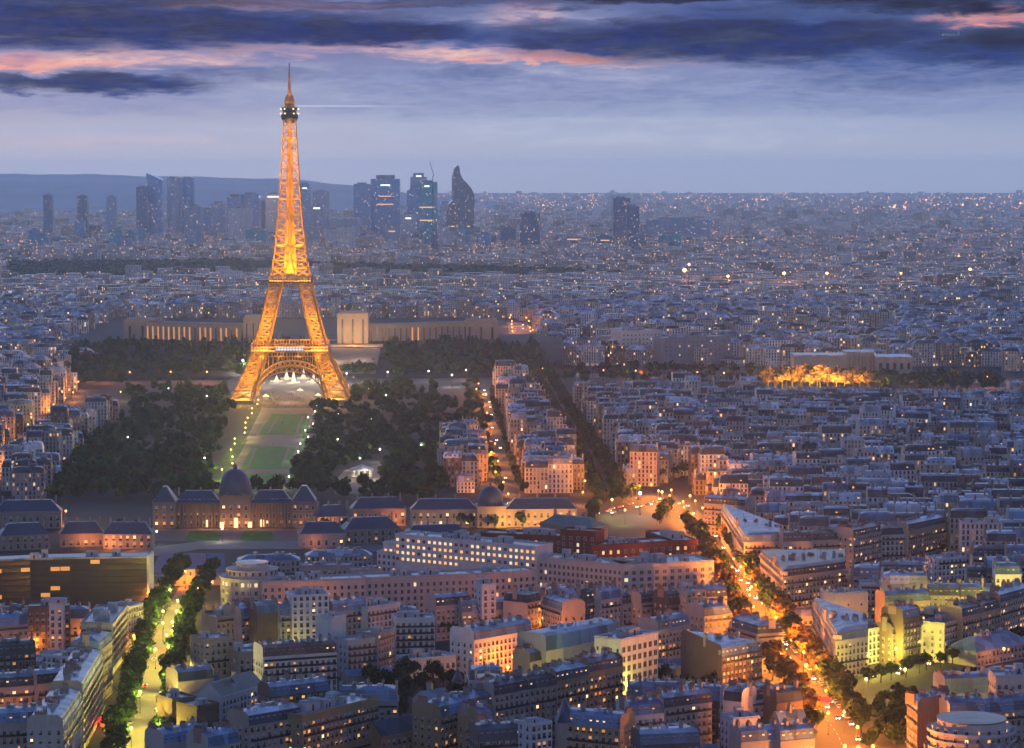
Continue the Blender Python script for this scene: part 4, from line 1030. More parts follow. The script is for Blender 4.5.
def military_school():
    a = P(153, 528); b = P(316, 527); c = (a + b) / 2; ang = math.atan2(b.y - a.y, b.x - a.x); root = empty('military_school', (c.x, c.y, 0), ang)
    tag(root, 'long stone palace with slate roofs and a big square dome, facing the lawns', 'palace')
    hw = (b - a).length / 2; st = (.25, .21, .19, 0); m = lambda px: (px - 234.5) / 81.5 * hw
    palace_block(root, 'wing', m(176), m(220), 2, 16, 15.2, 7.5, st, .35); palace_block(root, 'wing', m(250), m(292), 2, 16, 15.2, 7.5, st, .35)
    for x0, x1 in ((153, 176), (292, 316)):
        palace_block(root, 'pavilion', m(x0), m(x1), -2, 18, 16.5, 9.0, st, .3)
    palace_block(root, 'pavilion', m(220), m(250), -1, 17, 20.0, .8, st, .5)
    d = dome_mb(10.2, 15.0, 20.6); d.build('dome', M['slate'], root).location = (m(235), 8, 0)
    mb = MB(); mb.lathe([(1.3, 35.4), (1.3, 37.4), (1.7, 37.6), (0, 40.2)], 8); mb.build('lantern', M['slate'], root).location = (m(235), 8, 0)
    mb = MB(); w = 9.0; mb.face([(m(235) - w, -1.4, 19.5), (m(235) + w, -1.4, 19.5), (m(235), -1.4, 24.5)], None, st); mb.face([(m(235) - w, -1.4, 19.5), (m(235), -1.4, 24.5), (m(235), 6, 24.5), (m(235) - w, 6, 19.5)], None, st); mb.face([(m(235) + w, 6, 19.5), (m(235), 6, 24.5), (m(235), -1.4, 24.5), (m(235) + w, -1.4, 19.5)], None, st)
    mb.build('pediment', M['stone_wall'], root)
    for i in range(26):
        px = 180 + 38 * (i % 13) / 12 if i < 13 else 253 + 38 * (i % 13) / 12
        mb = MB(); mb.lathe([(.62, 0), (.62, .6), (.5, .8), (.44, 13.4), (.62, 14.2)], 8, m(px), .6, st); mb.build('column', M['stone_wall'], root)
    for px, hh in ((207, 5), (236, 6.5), (262, 5), (222, 4), (250, 4)):
        mb = MB(); mb.box(m(px) - 1.5, m(px) + 1.5, -1.5 if 219 < px < 251 else 1.7, -1.2 if 219 < px < 251 else 1.95, 0, hh, mi=0, bottom=True); mb.face([(m(px) - 1.2, -1.52 if 219 < px < 251 else 1.68, .2), (m(px) + 1.2, -1.52 if 219 < px < 251 else 1.68, .2), (m(px) + 1.2, -1.52 if 219 < px < 251 else 1.68, hh - .4), (m(px) - 1.2, -1.52 if 219 < px < 251 else 1.68, hh - .4)], mi=1); mb.build('door', [M['masonry'], M['pane_bright']], root)
        pt_light('doorway_light', (m(px), -6, 3.5), 1500, (1.0, .36, .08), root, .4)
    for px in (160, 192, 275, 304): pt_light('doorway_light', (m(px), -7, 4), 700, (1.0, .36, .1), root, .4)
    # dormers and chimneys on the long slate roofs
    for i in range(18):
        px = 180 + 38 * (i % 9) / 8 if i < 9 else 254 + 36 * (i % 9) / 8
        put('dormer', DORMER['dark'], root, (m(px), 3.2, 15.6), 0, (1.1, 1, 1.1))
    for px in (178, 200, 219, 251, 270, 291): put('chimney', CHIM[0], root, (m(px), 8, 22.0))
military_school()
def second_school():
    a = P(411, 528); b = P(577, 527); c = (a + b) / 2; ang = math.atan2(b.y - a.y, b.x - a.x); root = empty('barracks_palace', (c.x, c.y, 0), ang)
    tag(root, 'long low slate-roofed palace wing with small dome, its wall glowing orange', 'palace')
    hw = (b - a).length / 2; st = (.42, .35, .28, 0); m = lambda px: (px - 494) / 83 * hw
    palace_block(root, 'wing', m(411), m(477), 1, 15, 11.5, 6.0, st, .25, winlimit=48); palace_block(root, 'wing', m(506), m(577), 1, 15, 11.5, 6.0, st, .25, winlimit=48)
    palace_block(root, 'pavilion', m(477), m(506), -1, 17, 13.5, .6, st, .2)
    dome_mb(8.0, 11.0, 13.8).build('dome', M['slate'], root).location = (m(491), 8, 0)
    mb = MB(); mb.lathe([(.9, 25.2), (.9, 26.4), (0, 28)], 8); mb.build('lantern', M['slate'], root).location = (m(491), 8, 0)
    for px in (418, 436, 456, 520, 538, 556, 572): put('chimney', CHIM[1], root, (m(px), 8, 17.2))
    for px in (500, 512, 526, 545, 566): pt_light('wall_floodlight', (m(px), -9, 5), 6000, (1.0, .45, .10), root, .5)
    for px in (430, 455): pt_light('wall_floodlight', (m(px), -9, 5), 1200, (1.0, .55, .25), root, .5)
second_school()
for px0, px1, py in ((153, 316, 528), (411, 577, 528)): take([tuple(P(px0, py).xy), tuple(P(px1, py).xy), tuple((P(px1, py) + Vector((0, 20, 0))).xy), tuple((P(px0, py) + Vector((0, 20, 0))).xy)])
def barracks(x0, y0, x1, y1, h, dep, label, mh=6.5, wall=(.36, .29, .25, 0), lit=.2, n=40, rmat='slate', glow=()):
    poly = eave_quad(x0, y0, x1, y1, h, dep); take(poly); c = centroid(poly); ang = math.atan2(poly[1][1] - poly[0][1], poly[1][0] - poly[0][0]); root = empty('barracks', (c[0], c[1], 0), ang); tag(root, label, 'barracks', 'slate-roofed barracks round the school')
    w = math.hypot(poly[1][0] - poly[0][0], poly[1][1] - poly[0][1])
    palace_block(root, 'hall', -w / 2, w / 2, -dep / 2, dep / 2, h, mh, wall, lit, winlimit=n, floor=4.0, rmat=rmat)
    for t in (.12, .4, .7, .92): put('chimney', CHIM[1], root, (-w / 2 + w * t, 0, h + mh - .6))
    for t, pw in glow: pt_light('wall_floodlight', (-w / 2 + w * t, -dep / 2 - 6, 4), pw, (1.0, .30, .08), root, .4)
    return root
barracks(-6, 512, 61, 511, 11, 16, 'long slate-roofed barracks at the left edge beyond the dark office slab', lit=.12)
barracks(60, 534, 104, 533, 8, 12, 'low dark-roofed barracks with red-lit wall behind the dark office slab', lit=.1, glow=((.5, 2000), (.8, 1500)))
barracks(103, 534, 152, 534, 9, 12, 'low barracks with pinkish lit wall left of the domed palace', lit=.3, glow=((.15, 4500), (.6, 1300)))
barracks(0, 536, 50, 534, 9, 14, 'dark barracks hall left of the red-lit barracks', lit=.1)
barracks(316, 517, 352, 516, 9, 14, 'barracks wing joined to the right end of the domed palace', lit=.3, glow=((.2, 5000),))
barracks(352, 509, 406, 508, 11, 14, 'slate barracks between the two domed palaces', lit=.25, glow=((.8, 4000),))
barracks(300, 534, 345, 533, 8, 12, 'low stone gatehouse range with red awning before the domed palace', lit=.3, wall=(.5, .42, .36, 0), glow=((.3, 900),))
barracks(345, 530, 400, 528, 9, 16, 'dark-roofed shed range right of the low gatehouse range', lit=.1)
barracks(405, 538, 470, 536, 10, 16, 'dark-roofed hall behind the white tiered office', lit=.1)
barracks(540, 523, 592, 528, 12, 16, 'hall with blue-green pitched metal roof beside the orange-lit wing', mh=5, rmat='verdigris', lit=.1)

# ------------------------------------------------------------------ big offices
def office(eave, h, dep, label, name='office_building', wall=(.5, .4, .36, 0), cell=3.4, floor=3.5, lit=.05, kind='office_', rows=None, roof='gravel', n=98, clutter=.6, front=(0,), wsc=(1.1, .95), poly=None, group=None, style='flat', party=(), rcol=None, mh=4.0):
    q = poly or eave_quad(*eave, h, dep)
    return building(q, h, label, name, 'office building', group, style, 'cream', roof, party, front, lit, 2, mh, floor=floor, cell=cell, kind=kind, balconies=(), chimneys=0, wsc=wsc, limit=n, wcol=wall, rcol=rcol, dormers=False, clutter=clutter)
PINK = (.66, .54, .48, 0)
office((262, 582, 366, 578.5), 20, 16, 'long pinkish ministry front with square dark windows, left range', wall=PINK, rows=3)
office((366.3, 578, 476, 574), 20, 16, 'long pinkish ministry front with square dark windows, middle range', wall=PINK, lit=.03)
office((476.3, 574, 536, 570.5), 20, 16, 'pinkish ministry range ending below the white tiered office', wall=PINK, lit=.03)
office((530, 556, 622, 565), 20, 15, 'pale stone colonnaded ministry range running down to the corner', wall=(.68, .59, .54, 0), cell=2.9, lit=.05)
office((622.4, 565.5, 714, 561), 20, 26, 'pale stone ministry corner block with two rows of black windows', wall=(.70, .61, .56, 0), cell=4.4, lit=.03, wsc=(1.7, .95))
def round_end():
    h = 20; c = P(250, 580, h); c = Vector((c.x, c.y + 12)); r = 16
    root = empty('round_pavilion', (c.x, c.y, 0)); tag(root, 'rounded pinkish end of the long ministry, stepped back in tiers', 'office building'); n = 20
    mb = MB(); mb.lathe([(r, 0), (r, h), (r + .5, h), (r + .5, h + .8), (r - 3, h + .8), (r - 3, h + 4), (r - 2.6, h + 4.4), (r - 8, h + 4.4), (r - 8, h + 7), (0, h + 7)], n, 0, 0, PINK); mb.build('wall', M['stone_wall'], root)
    mb = MB(); mb.lathe([(r - 7.6, h + 7), (r - 7.6, h + 7.5), (0, h + 8)], n, 0, 0, (.35, .36, .4, 0)); mb.build('roof', M['zinc_roof'], root)
    for f in range(4):
        for i in range(15):
            a = math.pi + math.pi * (i + .5) / 15; on = f == 3 and rnd.random() < .45
            rr = r * math.cos(math.pi / n) + .03 if f < 4 else 0
            put('window', rnd.choice(WIN['office_lit']) if on else WIN['office_dark'][0], root, (rr * math.cos(a) * 1.005, rr * math.sin(a) * 1.005, h - 4.2 - (3 - f) * 4.2 + 1.0), a + math.pi / 2, (1.3, 1, .95))
    for i in range(12):
        a = math.pi + math.pi * (i + .5) / 12; put('window', WIN['office_dark'][0], root, ((r - 2.9) * math.cos(a), (r - 2.9) * math.sin(a), h + 1.8), a + math.pi / 2, (1.1, 1, .9))
    TAKEN.append((bbox([(c.x - r, c.y - r), (c.x + r, c.y + r)]), [(c.x - r, c.y - r), (c.x + r, c.y - r), (c.x + r, c.y + r), (c.x - r, c.y + r)]))
VIS.append((222, 270, 606, P(249, 579, 20).y - 10))
round_end()
WHT = (.78, .76, .72, 0)
office((377, 551, 540, 566), 15, 12, 'lowest white terrace of the brightly lit tiered office', wall=WHT, lit=.10, cell=3.2)
office((383, 542, 540, 556), 20, 12, 'middle white storeys of the tiered office with rows of glowing windows', wall=WHT, lit=.88, cell=3.6, n=96, wsc=(1.5, .8))
office((395, 534, 536, 547), 25.5, 16, 'top white storey of the tiered office, windows mostly glowing', wall=WHT, lit=.75, cell=3.6, n=90, wsc=(1.5, .8))
RED = (.20, .036, .034, 0)
office((480, 533, 593, 538), 23, 16, 'long dark red brick block with stepped roof behind the white tiered office', wall=RED, lit=.10, cell=4.4, roof='tile')
office((592, 546, 674, 541), 20, 15, 'dark red brick block with glass roof, beside the ministry corner', wall=RED, lit=.14, cell=4.6, roof='gravel')
office((674, 541, 697, 540), 20, 44, 'flat-roofed red brick wing with white skylights at the boulevard corner', wall=RED, lit=.2, cell=4.6, roof='white', clutter=1.6)
office((560, 530, 596, 532), 27, 12, 'taller dark red brick stair block rising behind the glass roof', wall=RED, lit=.2, cell=4.6, roof='tile')
def unesco():
    h = 27; pts = [(-8, 561), (30, 559), (70, 558), (110, 557.5), (147, 557)]
    W = [P(x, y, h) for x, y in pts]; root = empty('office_slab', (W[2].x, W[2].y, 0)); tag(root, 'long dark curved office slab with few lit windows and pale end wall', 'office building')
    o = root.location; dep = 17; f = [Vector((p.x - o.x, p.y - o.y)) for p in W]; bk = [p + Vector((.0, dep)) for p in f]
    mb = MB()
    for i in range(4):
        a, b = f[i], f[i + 1]; mb.face([(*a, 0), (*b, 0), (*b, h), (*a, h)], None, (.055, .055, .065, 0)); mb.face([(*bk[i + 1], 0), (*bk[i], 0), (*bk[i], h), (*bk[i + 1], h)], None, (.1, .1, .1, 0))
    mb.build('wall', M['stone_wall'], root)
    mb = MB()
    for i in range(4): mb.face([(*f[i], h), (*f[i + 1], h), (*bk[i + 1], h), (*bk[i], h)], None, (.12, .12, .14, 0)); mb.bar((*f[i], h), (*f[i + 1], h), .5, (.4, .4, .42, 0))
    r = mb.build('roof', M['zinc_roof'], root)
    a = f[4]; b = bk[4]; mb = MB(); mb.box(a.x, a.x + 1.2, a.y - 1.0, b.y + .5, 0, h + .8, (.62, .60, .58, 0)); mb.build('end_wall', M['stone_wall'], root)
    k = 0
    for fl in range(7, -1, -1):
        for i in range(4):
            p, q = f[i], f[i + 1]; L = (q - p).length; d = (q - p) / L; n = max(1, round(L / 5.2))
            for j in range(n):
                if k >= 99: break
                t = p + d * L * (j + .5) / n; on = (fl == 6 and i < 2 and rnd.random() < .6) or rnd.random() < .02
                mm = MB()
                mm.face([(-2.3, -.04, 0), (2.3, -.04, 0), (2.3, -.04, 2.0), (-2.3, -.04, 2.0)], mi=0); mm.box(-2.45, 2.45, -.3, -.02, -.28, 0, mi=1, bottom=True)
                w = mm.build('window', [M['pane_amber' if on else 'dark_glass'], M['ironwork']], root); w.location = (t.x, t.y, .8 + fl * 3.3); w.rotation_euler = (0, 0, math.atan2(d.y, d.x)); k += 1
    for i, x in ((0, 20), (1, 6), (2, 10), (3, 2)): put('roof_cabin', CABIN[i % 3], r, (f[i].x + x, f[i].y + 9, h))
    VIS.append((0, 60, 606, W[0].y)); VIS.append((60, 150, 600, W[0].y))
    for a, b, c, d in zip(f, f[1:], bk[1:], bk): TAKEN.append((bbox([(p.x + o.x, p.y + o.y) for p in (a, b, c, d)]), [(p.x + o.x, p.y + o.y) for p in (a, b, c, d)]))
unesco()
office((152, 577, 226, 576), 5, 10, 'long low beige pavilion with lit front beside the purple sports ground', wall=(.5, .45, .38, 0), lit=.35, cell=5, floor=4, n=20)
office((622, 331, 661, 330), 37, 30, 'tall pale apartment block with stepped front above the riverside trees', wall=(.82, .77, .70, 0), cell=5, lit=.05, n=60, floor=5)
office((664, 338, 731, 336), 32, 26, 'long grey office block right of the pale stepped block', wall=(.34, .36, .4, 0), cell=6, lit=.12, n=60, floor=5)
for e, h, dp, lb in (((238, 561, 300, 560), 7, 14, 'low blue-roofed workshop in the yard behind the rounded ministry end'), ((302, 566, 352, 565), 9, 12, 'dark flat shed in the yard behind the long ministry front'), ((230, 570, 262, 569), 6, 8, 'small grey shed behind the rounded ministry end'), ((306, 556, 372, 555), 7, 12, 'long zinc shed below the parade road'), ((352, 570, 380, 569), 8, 10, 'small white shed left of the tiered office')):
    building(eave_quad(*e, h, dp), h, lb, 'shed', 'shed', None, 'hip' if 'roofed' in lb or 'zinc' in lb else 'flat', 'pale grey', 'blue' if 'blue' in lb else 'zinc', (), (0,), .1, 2, 2.5, balconies=(), chimneys=0, dormers=False, clear=0)
def museum():
    D = 2985; s = D / FOC; root = empty('museum', ((852 - 512) * s, D, 0)); tag(root, 'pale flat-roofed museum with tall columns behind the floodlit golden trees', 'museum')
    z = lambda py: 223 - (py - 172) * s; x = lambda px: (px - 852) * s; st = (.5, .44, .39, 0)
    for x0, x1, yt, y0, y1 in ((795, 848, 356, 0, 40), (848, 876, 353, 6, 40), (876, 912, 357, -12, 34)):
        mb = MB(); mb.box(x(x0), x(x1), y0, y1, 0, z(yt), st); mb.build('wall', M['stone_wall'], root)
        mb = MB(); mb.box(x(x0) - .6, x(x1) + .6, y0 - .6, y1 + .6, z(yt), z(yt) + 1.2, (.45, .46, .5, 0), bottom=True); mb.build('roof', M['zinc_roof'], root)
    for i in range(9):
        mb = MB(); mb.lathe([(1.0, 6), (.9, z(355))], 8, x(850 + 24 * i / 8), 4.0, st); mb.build('column', M['stone_wall'], root)
    for px in (880, 887, 894, 901, 908): 
        mb = MB(); mb.box(x(px) - 1.5, x(px) + 1.5, -12.2, -12, 14, z(362)); mb.build('window', M['dark_glass'], root)
museum()
# ------------------------------------------------------------------ buildings near the viewpoint, one by one: eave left, eave right (picture), eave height, depth, label, options
def B(x0, y0, x1, y1, h, dep, label, **kw):
    q = eave_quad(x0, y0, x1, y1, h, dep); return building(q, h, label, **kw)
FL = dict(style='flat', roof='gravel', chimneys=0)
BL = dict(front=(), balconies=(), dormers=False)
# --- left of the tree-lined avenue
B(112.5, 623, 127, 605, 23, 14, 'long modern block with flat cluttered roof along the avenue, balconies facing the trees', wall='pale grey', front=(0, 3), **FL, balconies=(1, 2, 3, 4, 5, 6), party=(), lit=.08)
B(128, 607.5, 143, 603, 19, 12, 'white block lit orange from below at the avenue, before the dark office slab', wall='white', **FL, lit=.05)
B(100, 650, 112, 640, 23, 13, 'narrow corner house with rounded blue top beside the avenue trees', wall='ochre', roof='blue', lit=.2, party=())
B(83, 693, 103, 659, 23, 13, 'tall many-balconied terrace along the avenue, nearest its trees', wall='sandy', roof='zinc', party=(1, 3), balconies=(1, 2, 3, 4, 5, 6), lit=.12, limit=98)
B(63, 728, 82, 700, 22, 13, 'balconied house at the avenue with glowing top windows', wall='pink-beige', roof='zinc', lit=.2)
B(28, 607, 70, 606, 24, 13, 'brown block with white stair tower before the dark office slab', wall='brown', **FL, lit=.12, balconies=())
B(49, 604, 63, 604, 27, 5, 'slim white stair tower on the front of the brown block', wall='white', **FL, lit=.3, cell=4, balconies=(), clutter=.1)
B(42, 655, 76, 658, 22, 12, 'white round-ended block with roof terrace and one glowing window', wall='white', **FL, lit=.10, party=())
B(-8, 627, 28, 624, 18, 12, 'house with bright blue slate roof at the left edge under the dark slab', wall='pale grey', roof='blue', lit=.05)
B(-8, 655, 36, 652, 19, 12, 'dark mansard house left of the white round-ended block', wall='brown', roof='slate', lit=.12)
B(-8, 688, 36, 685, 20, 12, 'zinc-roofed house at the left edge, two floors below the round-ended block', wall='pale grey', roof='zinc', lit=.12)
B(37, 684, 78, 680, 21, 12, 'zinc-roofed house with blue dormers just below the white round-ended block', wall='pale grey', roof='zinc', lit=.1)
B(-6, 724, 28, 722, 21, 12, 'pinkish house at the lower left edge with lit attic', wall='pink-beige', roof='zinc', lit=.15)
B(28.3, 722, 62, 719, 21, 12, 'pinkish mansard house in the lower left corner beside the balconied house', wall='pink-beige', roof='zinc', lit=.15)
# --- between the avenue and the dark courtyard trees
B(216, 618, 240, 615, 18, 12, 'beige house with blank side wall below the round ministry end', wall='sandy', **FL, lit=.04)
B(241, 617, 257, 614, 18, 12, 'small house with blue attic windows beside the beige blank-walled house', wall='pink-beige', roof='blue', lit=.06)
B(257, 614, 279, 612, 20, 10, 'plain brown blank party wall left of the white tower block', wall='brown', roof='zinc', **BL)
B(280, 615, 291, 614, 19, 10, 'narrow dark blue-roofed house squeezed left of the white tower block', wall='pale grey', roof='blue', lit=.05)
B(292, 596, 329, 594.5, 28, 14, 'white eight-storey tower block with dark paired windows before the ministry', wall='white', **FL, lit=.06, balconies=(), party=(), cell=3.0, clutter=1.6)
B(332, 618, 346, 615, 26, 9, 'tall thin blank white wall right of the white tower block', wall='white', **FL, **{k: v for k, v in BL.items()})
B(333, 612, 366, 608.5, 19, 11, 'pinkish mansard house right of the white tower block', wall='pink-beige', roof='zinc', lit=.12)
B(367, 608, 400, 603, 20, 12, 'white terrace-roofed block below the ministry middle range', wall='white', **FL, lit=.06)
B(204, 640, 233, 637, 20, 13, 'flat-topped beige block on the avenue with rooflights', wall='sandy', **FL, lit=.06, balconies=(3,))
B(239, 653, 262, 651, 15, 11, 'sandy block with glowing lower openings', wall='sandy', **FL, lit=.22)
B(263, 657, 337, 652, 18, 14, 'long white block with terraces and dark tiled roof', wall='white', roof='tile', style='mansard', lit=.10, balconies=(2, 3, 4, 5), mh=3.5)
B(347, 641, 377, 638, 17, 11, 'white stepped house with four balcony floors', wall='white', **FL, lit=.03, balconies=(1, 2, 3, 4))
B(378, 634, 394, 629, 19, 11, 'narrow pinkish house with orange-lit base beside the white stepped house', wall='pink-beige', **FL, lit=.1)
B(395, 619, 435, 618, 20, 13, 'grey-blue balconied block with roof garden and glowing roof lamps', wall='white', **FL, lit=.06, balconies=(1, 2, 3, 4, 5), clutter=1.5)
B(406, 660, 456, 656, 9, 12, 'low white annexe among the dark courtyard trees', wall='white', **FL, lit=.04, balconies=())
B(347, 676, 410, 672, 6, 9, 'low blue-roofed shed beside the dark courtyard trees', wall='pale grey', roof='blue', style='gable', mh=2, lit=.05, balconies=(), chimneys=0)
B(436, 606, 470, 603, 17, 11, 'blue-roofed house left of the white tower house below the ministry', wall='pale grey', roof='zinc', lit=.08)
B(482, 585, 496, 584, 27, 9, 'small white tower house standing out below the ministry', wall='white', **FL, lit=.03, cell=3.4, balconies=(), clutter=.2)
B(462, 612, 512, 609, 14, 11, 'low zinc-roofed house left of the pink corner house', wall='pale grey', roof='zinc', lit=.08)
B(222, 697, 264, 684, 17, 12, 'dark long-roofed house with white gable and lit rooflights', wall='white', roof='slate', style='gable', mh=5, lit=.3, chimneys=1)
B(172, 700, 196, 697, 19, 12, 'brown house with blank party walls beside the avenue', wall='brown', **FL, **BL)
B(196.5, 707, 219, 703, 19, 12, 'lower brown blank-walled house beside the dark long-roofed house', wall='brown', **FL, **BL)
B(178, 682, 214, 678, 18, 11, 'zinc-roofed house crowded with chimneys along the avenue', wall='pink-beige', roof='zinc', **BL)
B(164, 745, 206, 738, 20, 12, 'house with bright blue mansard in the bottom row beside the avenue', wall='pink-beige', roof='blue', lit=.06)
B(208, 748, 240, 742, 22, 12, 'pinkish narrow house left of the long glowing corner house', wall='pink-beige', roof='blue', lit=.08)
B(249, 726, 301, 717, 22, 13, 'mansard house with white dormers and two iron balconies, left neighbour of the glowing corner house', wall='sandy', roof='zinc', lit=.12)
B(302, 716, 378, 698, 24, 15, 'large yellowish corner house with many glowing windows beside the dark courtyard', wall='ochre', roof='gravel', style='flat', lit=.30, balconies=(2, 5, 6), clutter=2.4)
B(270, 697, 330, 690, 22, 10, 'zinc-roofed back building behind the mansard house with white dormers', wall='brown', roof='zinc', lit=.1)
B(381, 737, 437, 727, 11, 12, 'low hall with long navy slate roof and yellow-lit wall', wall='ochre', roof='slate', style='gable', mh=5, lit=.12, balconies=(), chimneys=0)
B(428, 702, 453, 698, 13, 10, 'small pinkish gabled house behind the yellow-lit house', wall='pink-beige', roof='blue', style='gable', lit=.05, chimneys=1)
B(440, 717, 493, 703, 19, 13, 'yellow-lit house with bright blue roof and attic window row', wall='ochre', roof='blue', lit=.15, dlit=.3)
# --- the lit houses in the middle
B(474, 640, 532, 630, 17, 15, 'pink house brilliantly floodlit on its front, with blue mansard', wall='white', roof='blue', lit=.05, balconies=())
B(527, 603, 541, 600, 19, 14, 'pinkish corner house at the glowing side street', wall='pink-beige', roof='zinc', lit=.12, party=(), front=(0, 1))
B(541.5, 604, 562, 611, 18, 12, 'pink-lit house receding along the glowing side street', wall='pink-beige', roof='zinc', lit=.1)
B(562, 603, 586, 601, 19, 11, 'dark brown peaked party wall with one small light', wall='brown', roof='zinc', style='gable', mh=6, front=(), balconies=(), chimneys=2)
B(586.5, 600, 600, 598, 20, 11, 'narrow black-slated house with three glowing windows', wall='dark', roof='slate', lit=.3)
B(600.5, 600, 622, 597, 20, 11, 'white house with bare side wall right of the black-slated house', wall='white', roof='zinc', lit=.05)
B(622.5, 604, 641, 602, 17, 11, 'grey mansard house between the white house and the pinkish one', wall='pale grey', roof='slate', lit=.05)
B(641.5, 603, 668, 600, 18, 11, 'pinkish mansard house with lit dormers below the ministry corner', wall='pink-beige', roof='slate', lit=.12)
B(668.5, 602, 686, 600, 20, 12, 'dark house between the pinkish mansard and the tall beige block', wall='dark', roof='slate', lit=.08)
B(686.5, 592, 706, 590.5, 25, 12, 'tall narrow beige block with many small windows near the boulevard', wall='cream', **FL, lit=.10, balconies=())
B(621, 640, 658, 632, 27, 14, 'white office block with a grid of big square black windows', wall='white', **FL, kind='office_', cell=4.0, floor=4.1, wsc=(1.75, 1.15), lit=.02, balconies=(), name='office_building', cat='office building')
B(546, 651, 620, 636, 20, 16, 'long office wing with dark blue sloping roof joined to the grid-windowed block', wall='cream', roof='blue', kind='office_', cell=4.0, floor=4.0, wsc=(1.6, 1.0), lit=.04, balconies=(), mh=6, name='office_building', cat='office building', chimneys=0, dormers=False)
B(658, 630, 690, 624, 17, 12, 'blue-roofed house with a row of lit attic windows right of the office grid', wall='pale grey', roof='blue', lit=.2, dlit=.5)
B(494, 696, 529, 689.5, 22, 12, 'cream house with black dormer row, left end of the yellow-lit terrace', wall='cream', roof='slate', lit=.05)
B(529.3, 689.4, 556, 685, 22, 12, 'tan house second in the yellow-lit terrace', wall='sandy', roof='slate', lit=.05)
B(556.3, 681.5, 589, 675, 23, 12, 'house with whole attic lit, third in the yellow-lit terrace', wall='ochre', roof='zinc', lit=.2, dlit=.8)
B(589.3, 672, 623, 665.5, 24, 12, 'yellow-lit house with balconies and glowing floors at the right end of the terrace', wall='ochre', roof='slate', lit=.3)
B(478, 722, 494, 719, 18, 11, 'small house with blue roof left of the yellow-lit terrace', wall='ochre', roof='blue', lit=.15)
B(530, 662, 556, 657, 16, 10, 'plain sandy back wall behind the yellow-lit terrace', wall='sandy', roof='zinc', **BL)
B(561, 723, 620, 729, 22, 13, 'orange-lit mansion with pointed turret and blue mansard, in the bottom row', wall='ochre', roof='blue', lit=.28, dlit=.5, balconies=(2, 4, 5))
B(478, 740, 530, 737, 19, 13, 'dark red-brown house in the bottom row with blue roof', wall='brown', roof='slate', lit=.06)
B(531, 725, 552, 722, 25, 8, 'white lift house on the dark roofs of the bottom row', wall='white', **FL, lit=.03, balconies=(), clutter=.1)
B(630, 716, 664, 713, 20, 12, 'blue zinc-roofed house with chimney forest behind the turreted mansion', wall='white', roof='blue', lit=.08)
B(664.3, 708, 712, 702, 19, 12, 'zinc-roofed house with pinkish gable right of the chimney forest', wall='pink-beige', roof='zinc', lit=.12)
B(640, 745, 700, 742, 20, 12, 'dark house in the bottom row beside the big glowing window', wall='dark', roof='zinc', lit=.15)
B(676, 736, 695, 733, 19, 8, 'small flat block with one big glowing window', wall='pale grey', **FL, lit=.6, cell=5, wsc=(2.2, 1.2), floor=5, balconies=())
# --- brown-walled house at the boulevard and its neighbours
def corner(pts, h, label, **kw):
    w = [P(x, y, h) for x, y in pts]; return building([(p.x, p.y) for p in w], h, label, **kw)
q = eave_quad(722, 657, 762, 650, 19, 30); a = P(681, 639, 19)
building([q[0], q[1], q[2], (a.x, a.y)], 19, 'house with a huge bare brown side wall and rows of glowing windows', wall='brown', roof='zinc', party=(3,), front=(0, 1), lit=.45, dlit=.5, balconies=(2, 5), chimneys=4)
B(704, 616, 731, 613, 19, 14, 'blue-roofed block curving along the boulevard behind the brown-walled house', wall='pale grey', roof='blue', lit=.08, party=(3,))
B(731.5, 626, 757, 634, 18, 13, 'zinc-roofed block right beside the boulevard trees', wall='pink-beige', roof='zinc', lit=.1, front=(0, 1), party=(3,))
B(706, 597, 727, 596, 18, 12, 'grey house behind the blue-roofed curving block', wall='pale grey', roof='zinc', lit=.1)
B(742, 702, 776, 697.5, 18, 14, 'white house with dark blue mansard and lit windows below the junction', wall='white', roof='slate', lit=.2)
B(723, 700, 741.7, 702.2, 19, 12, 'bare white side wall left of the white house below the junction', wall='white', roof='zinc', **BL)
B(776.5, 703, 803, 700, 18, 12, 'brown blank-walled house below the red-lit junction', wall='brown', roof='slate', **BL)
B(733, 719, 760, 717, 17, 11, 'small white house with lit windows in front of the white junction house', wall='white', **FL, lit=.2)
B(741, 742, 780, 739, 15, 10, 'zinc mansard with lit attic in the bottom row under the junction', wall='pale grey', roof='zinc', lit=.3, dlit=.5)
B(780.5, 741, 815, 738, 15, 10, 'right-hand zinc mansard in the bottom row under the junction', wall='pale grey', roof='zinc', lit=.2)
B(780, 724, 808, 722, 13, 9, 'small blue-hipped house beside the brown blank-walled house', wall='pink-beige', roof='blue', style='hip', mh=4, lit=.1, chimneys=1)
# --- right of the boulevard
B(704, 503, 745, 506, 20, 14, 'terrace with lit attic at the far corner of the boulevard', wall='pink-beige', roof='zinc', lit=.15)
corner([(744, 542), (783, 541), (783, 531), (721, 508)], 20, 'corner house with long balconied front on the boulevard', wall='pink-beige', roof='blue', front=(0, 3), party=(1,), lit=.15)
B(783.3, 541.5, 812, 541, 21, 13, 'house with white attic gable in the terrace right of the corner house', wall='pink-beige', roof='slate', lit=.06)
B(812.3, 540.5, 853, 538.5, 20, 13, 'office with a row of lit upper windows in the orange-lit terrace', wall='cream', roof='slate', lit=.22, cell=3.4)
B(853.3, 537, 881, 531.5, 22, 13, 'dark-topped house with twin lit attic windows in the orange-lit terrace', wall='pink-beige', roof='slate', lit=.22, dlit=.3)
B(881.3, 535, 908, 534, 19, 13, 'pale pink house without dormers glowing orange at its foot', wall='white', roof='zinc', lit=.04, dormers=False)
B(908.3, 531, 946, 523, 21, 13, 'brownish balconied house at the right end of the orange-lit terrace', wall='sandy', roof='zinc', lit=.15)
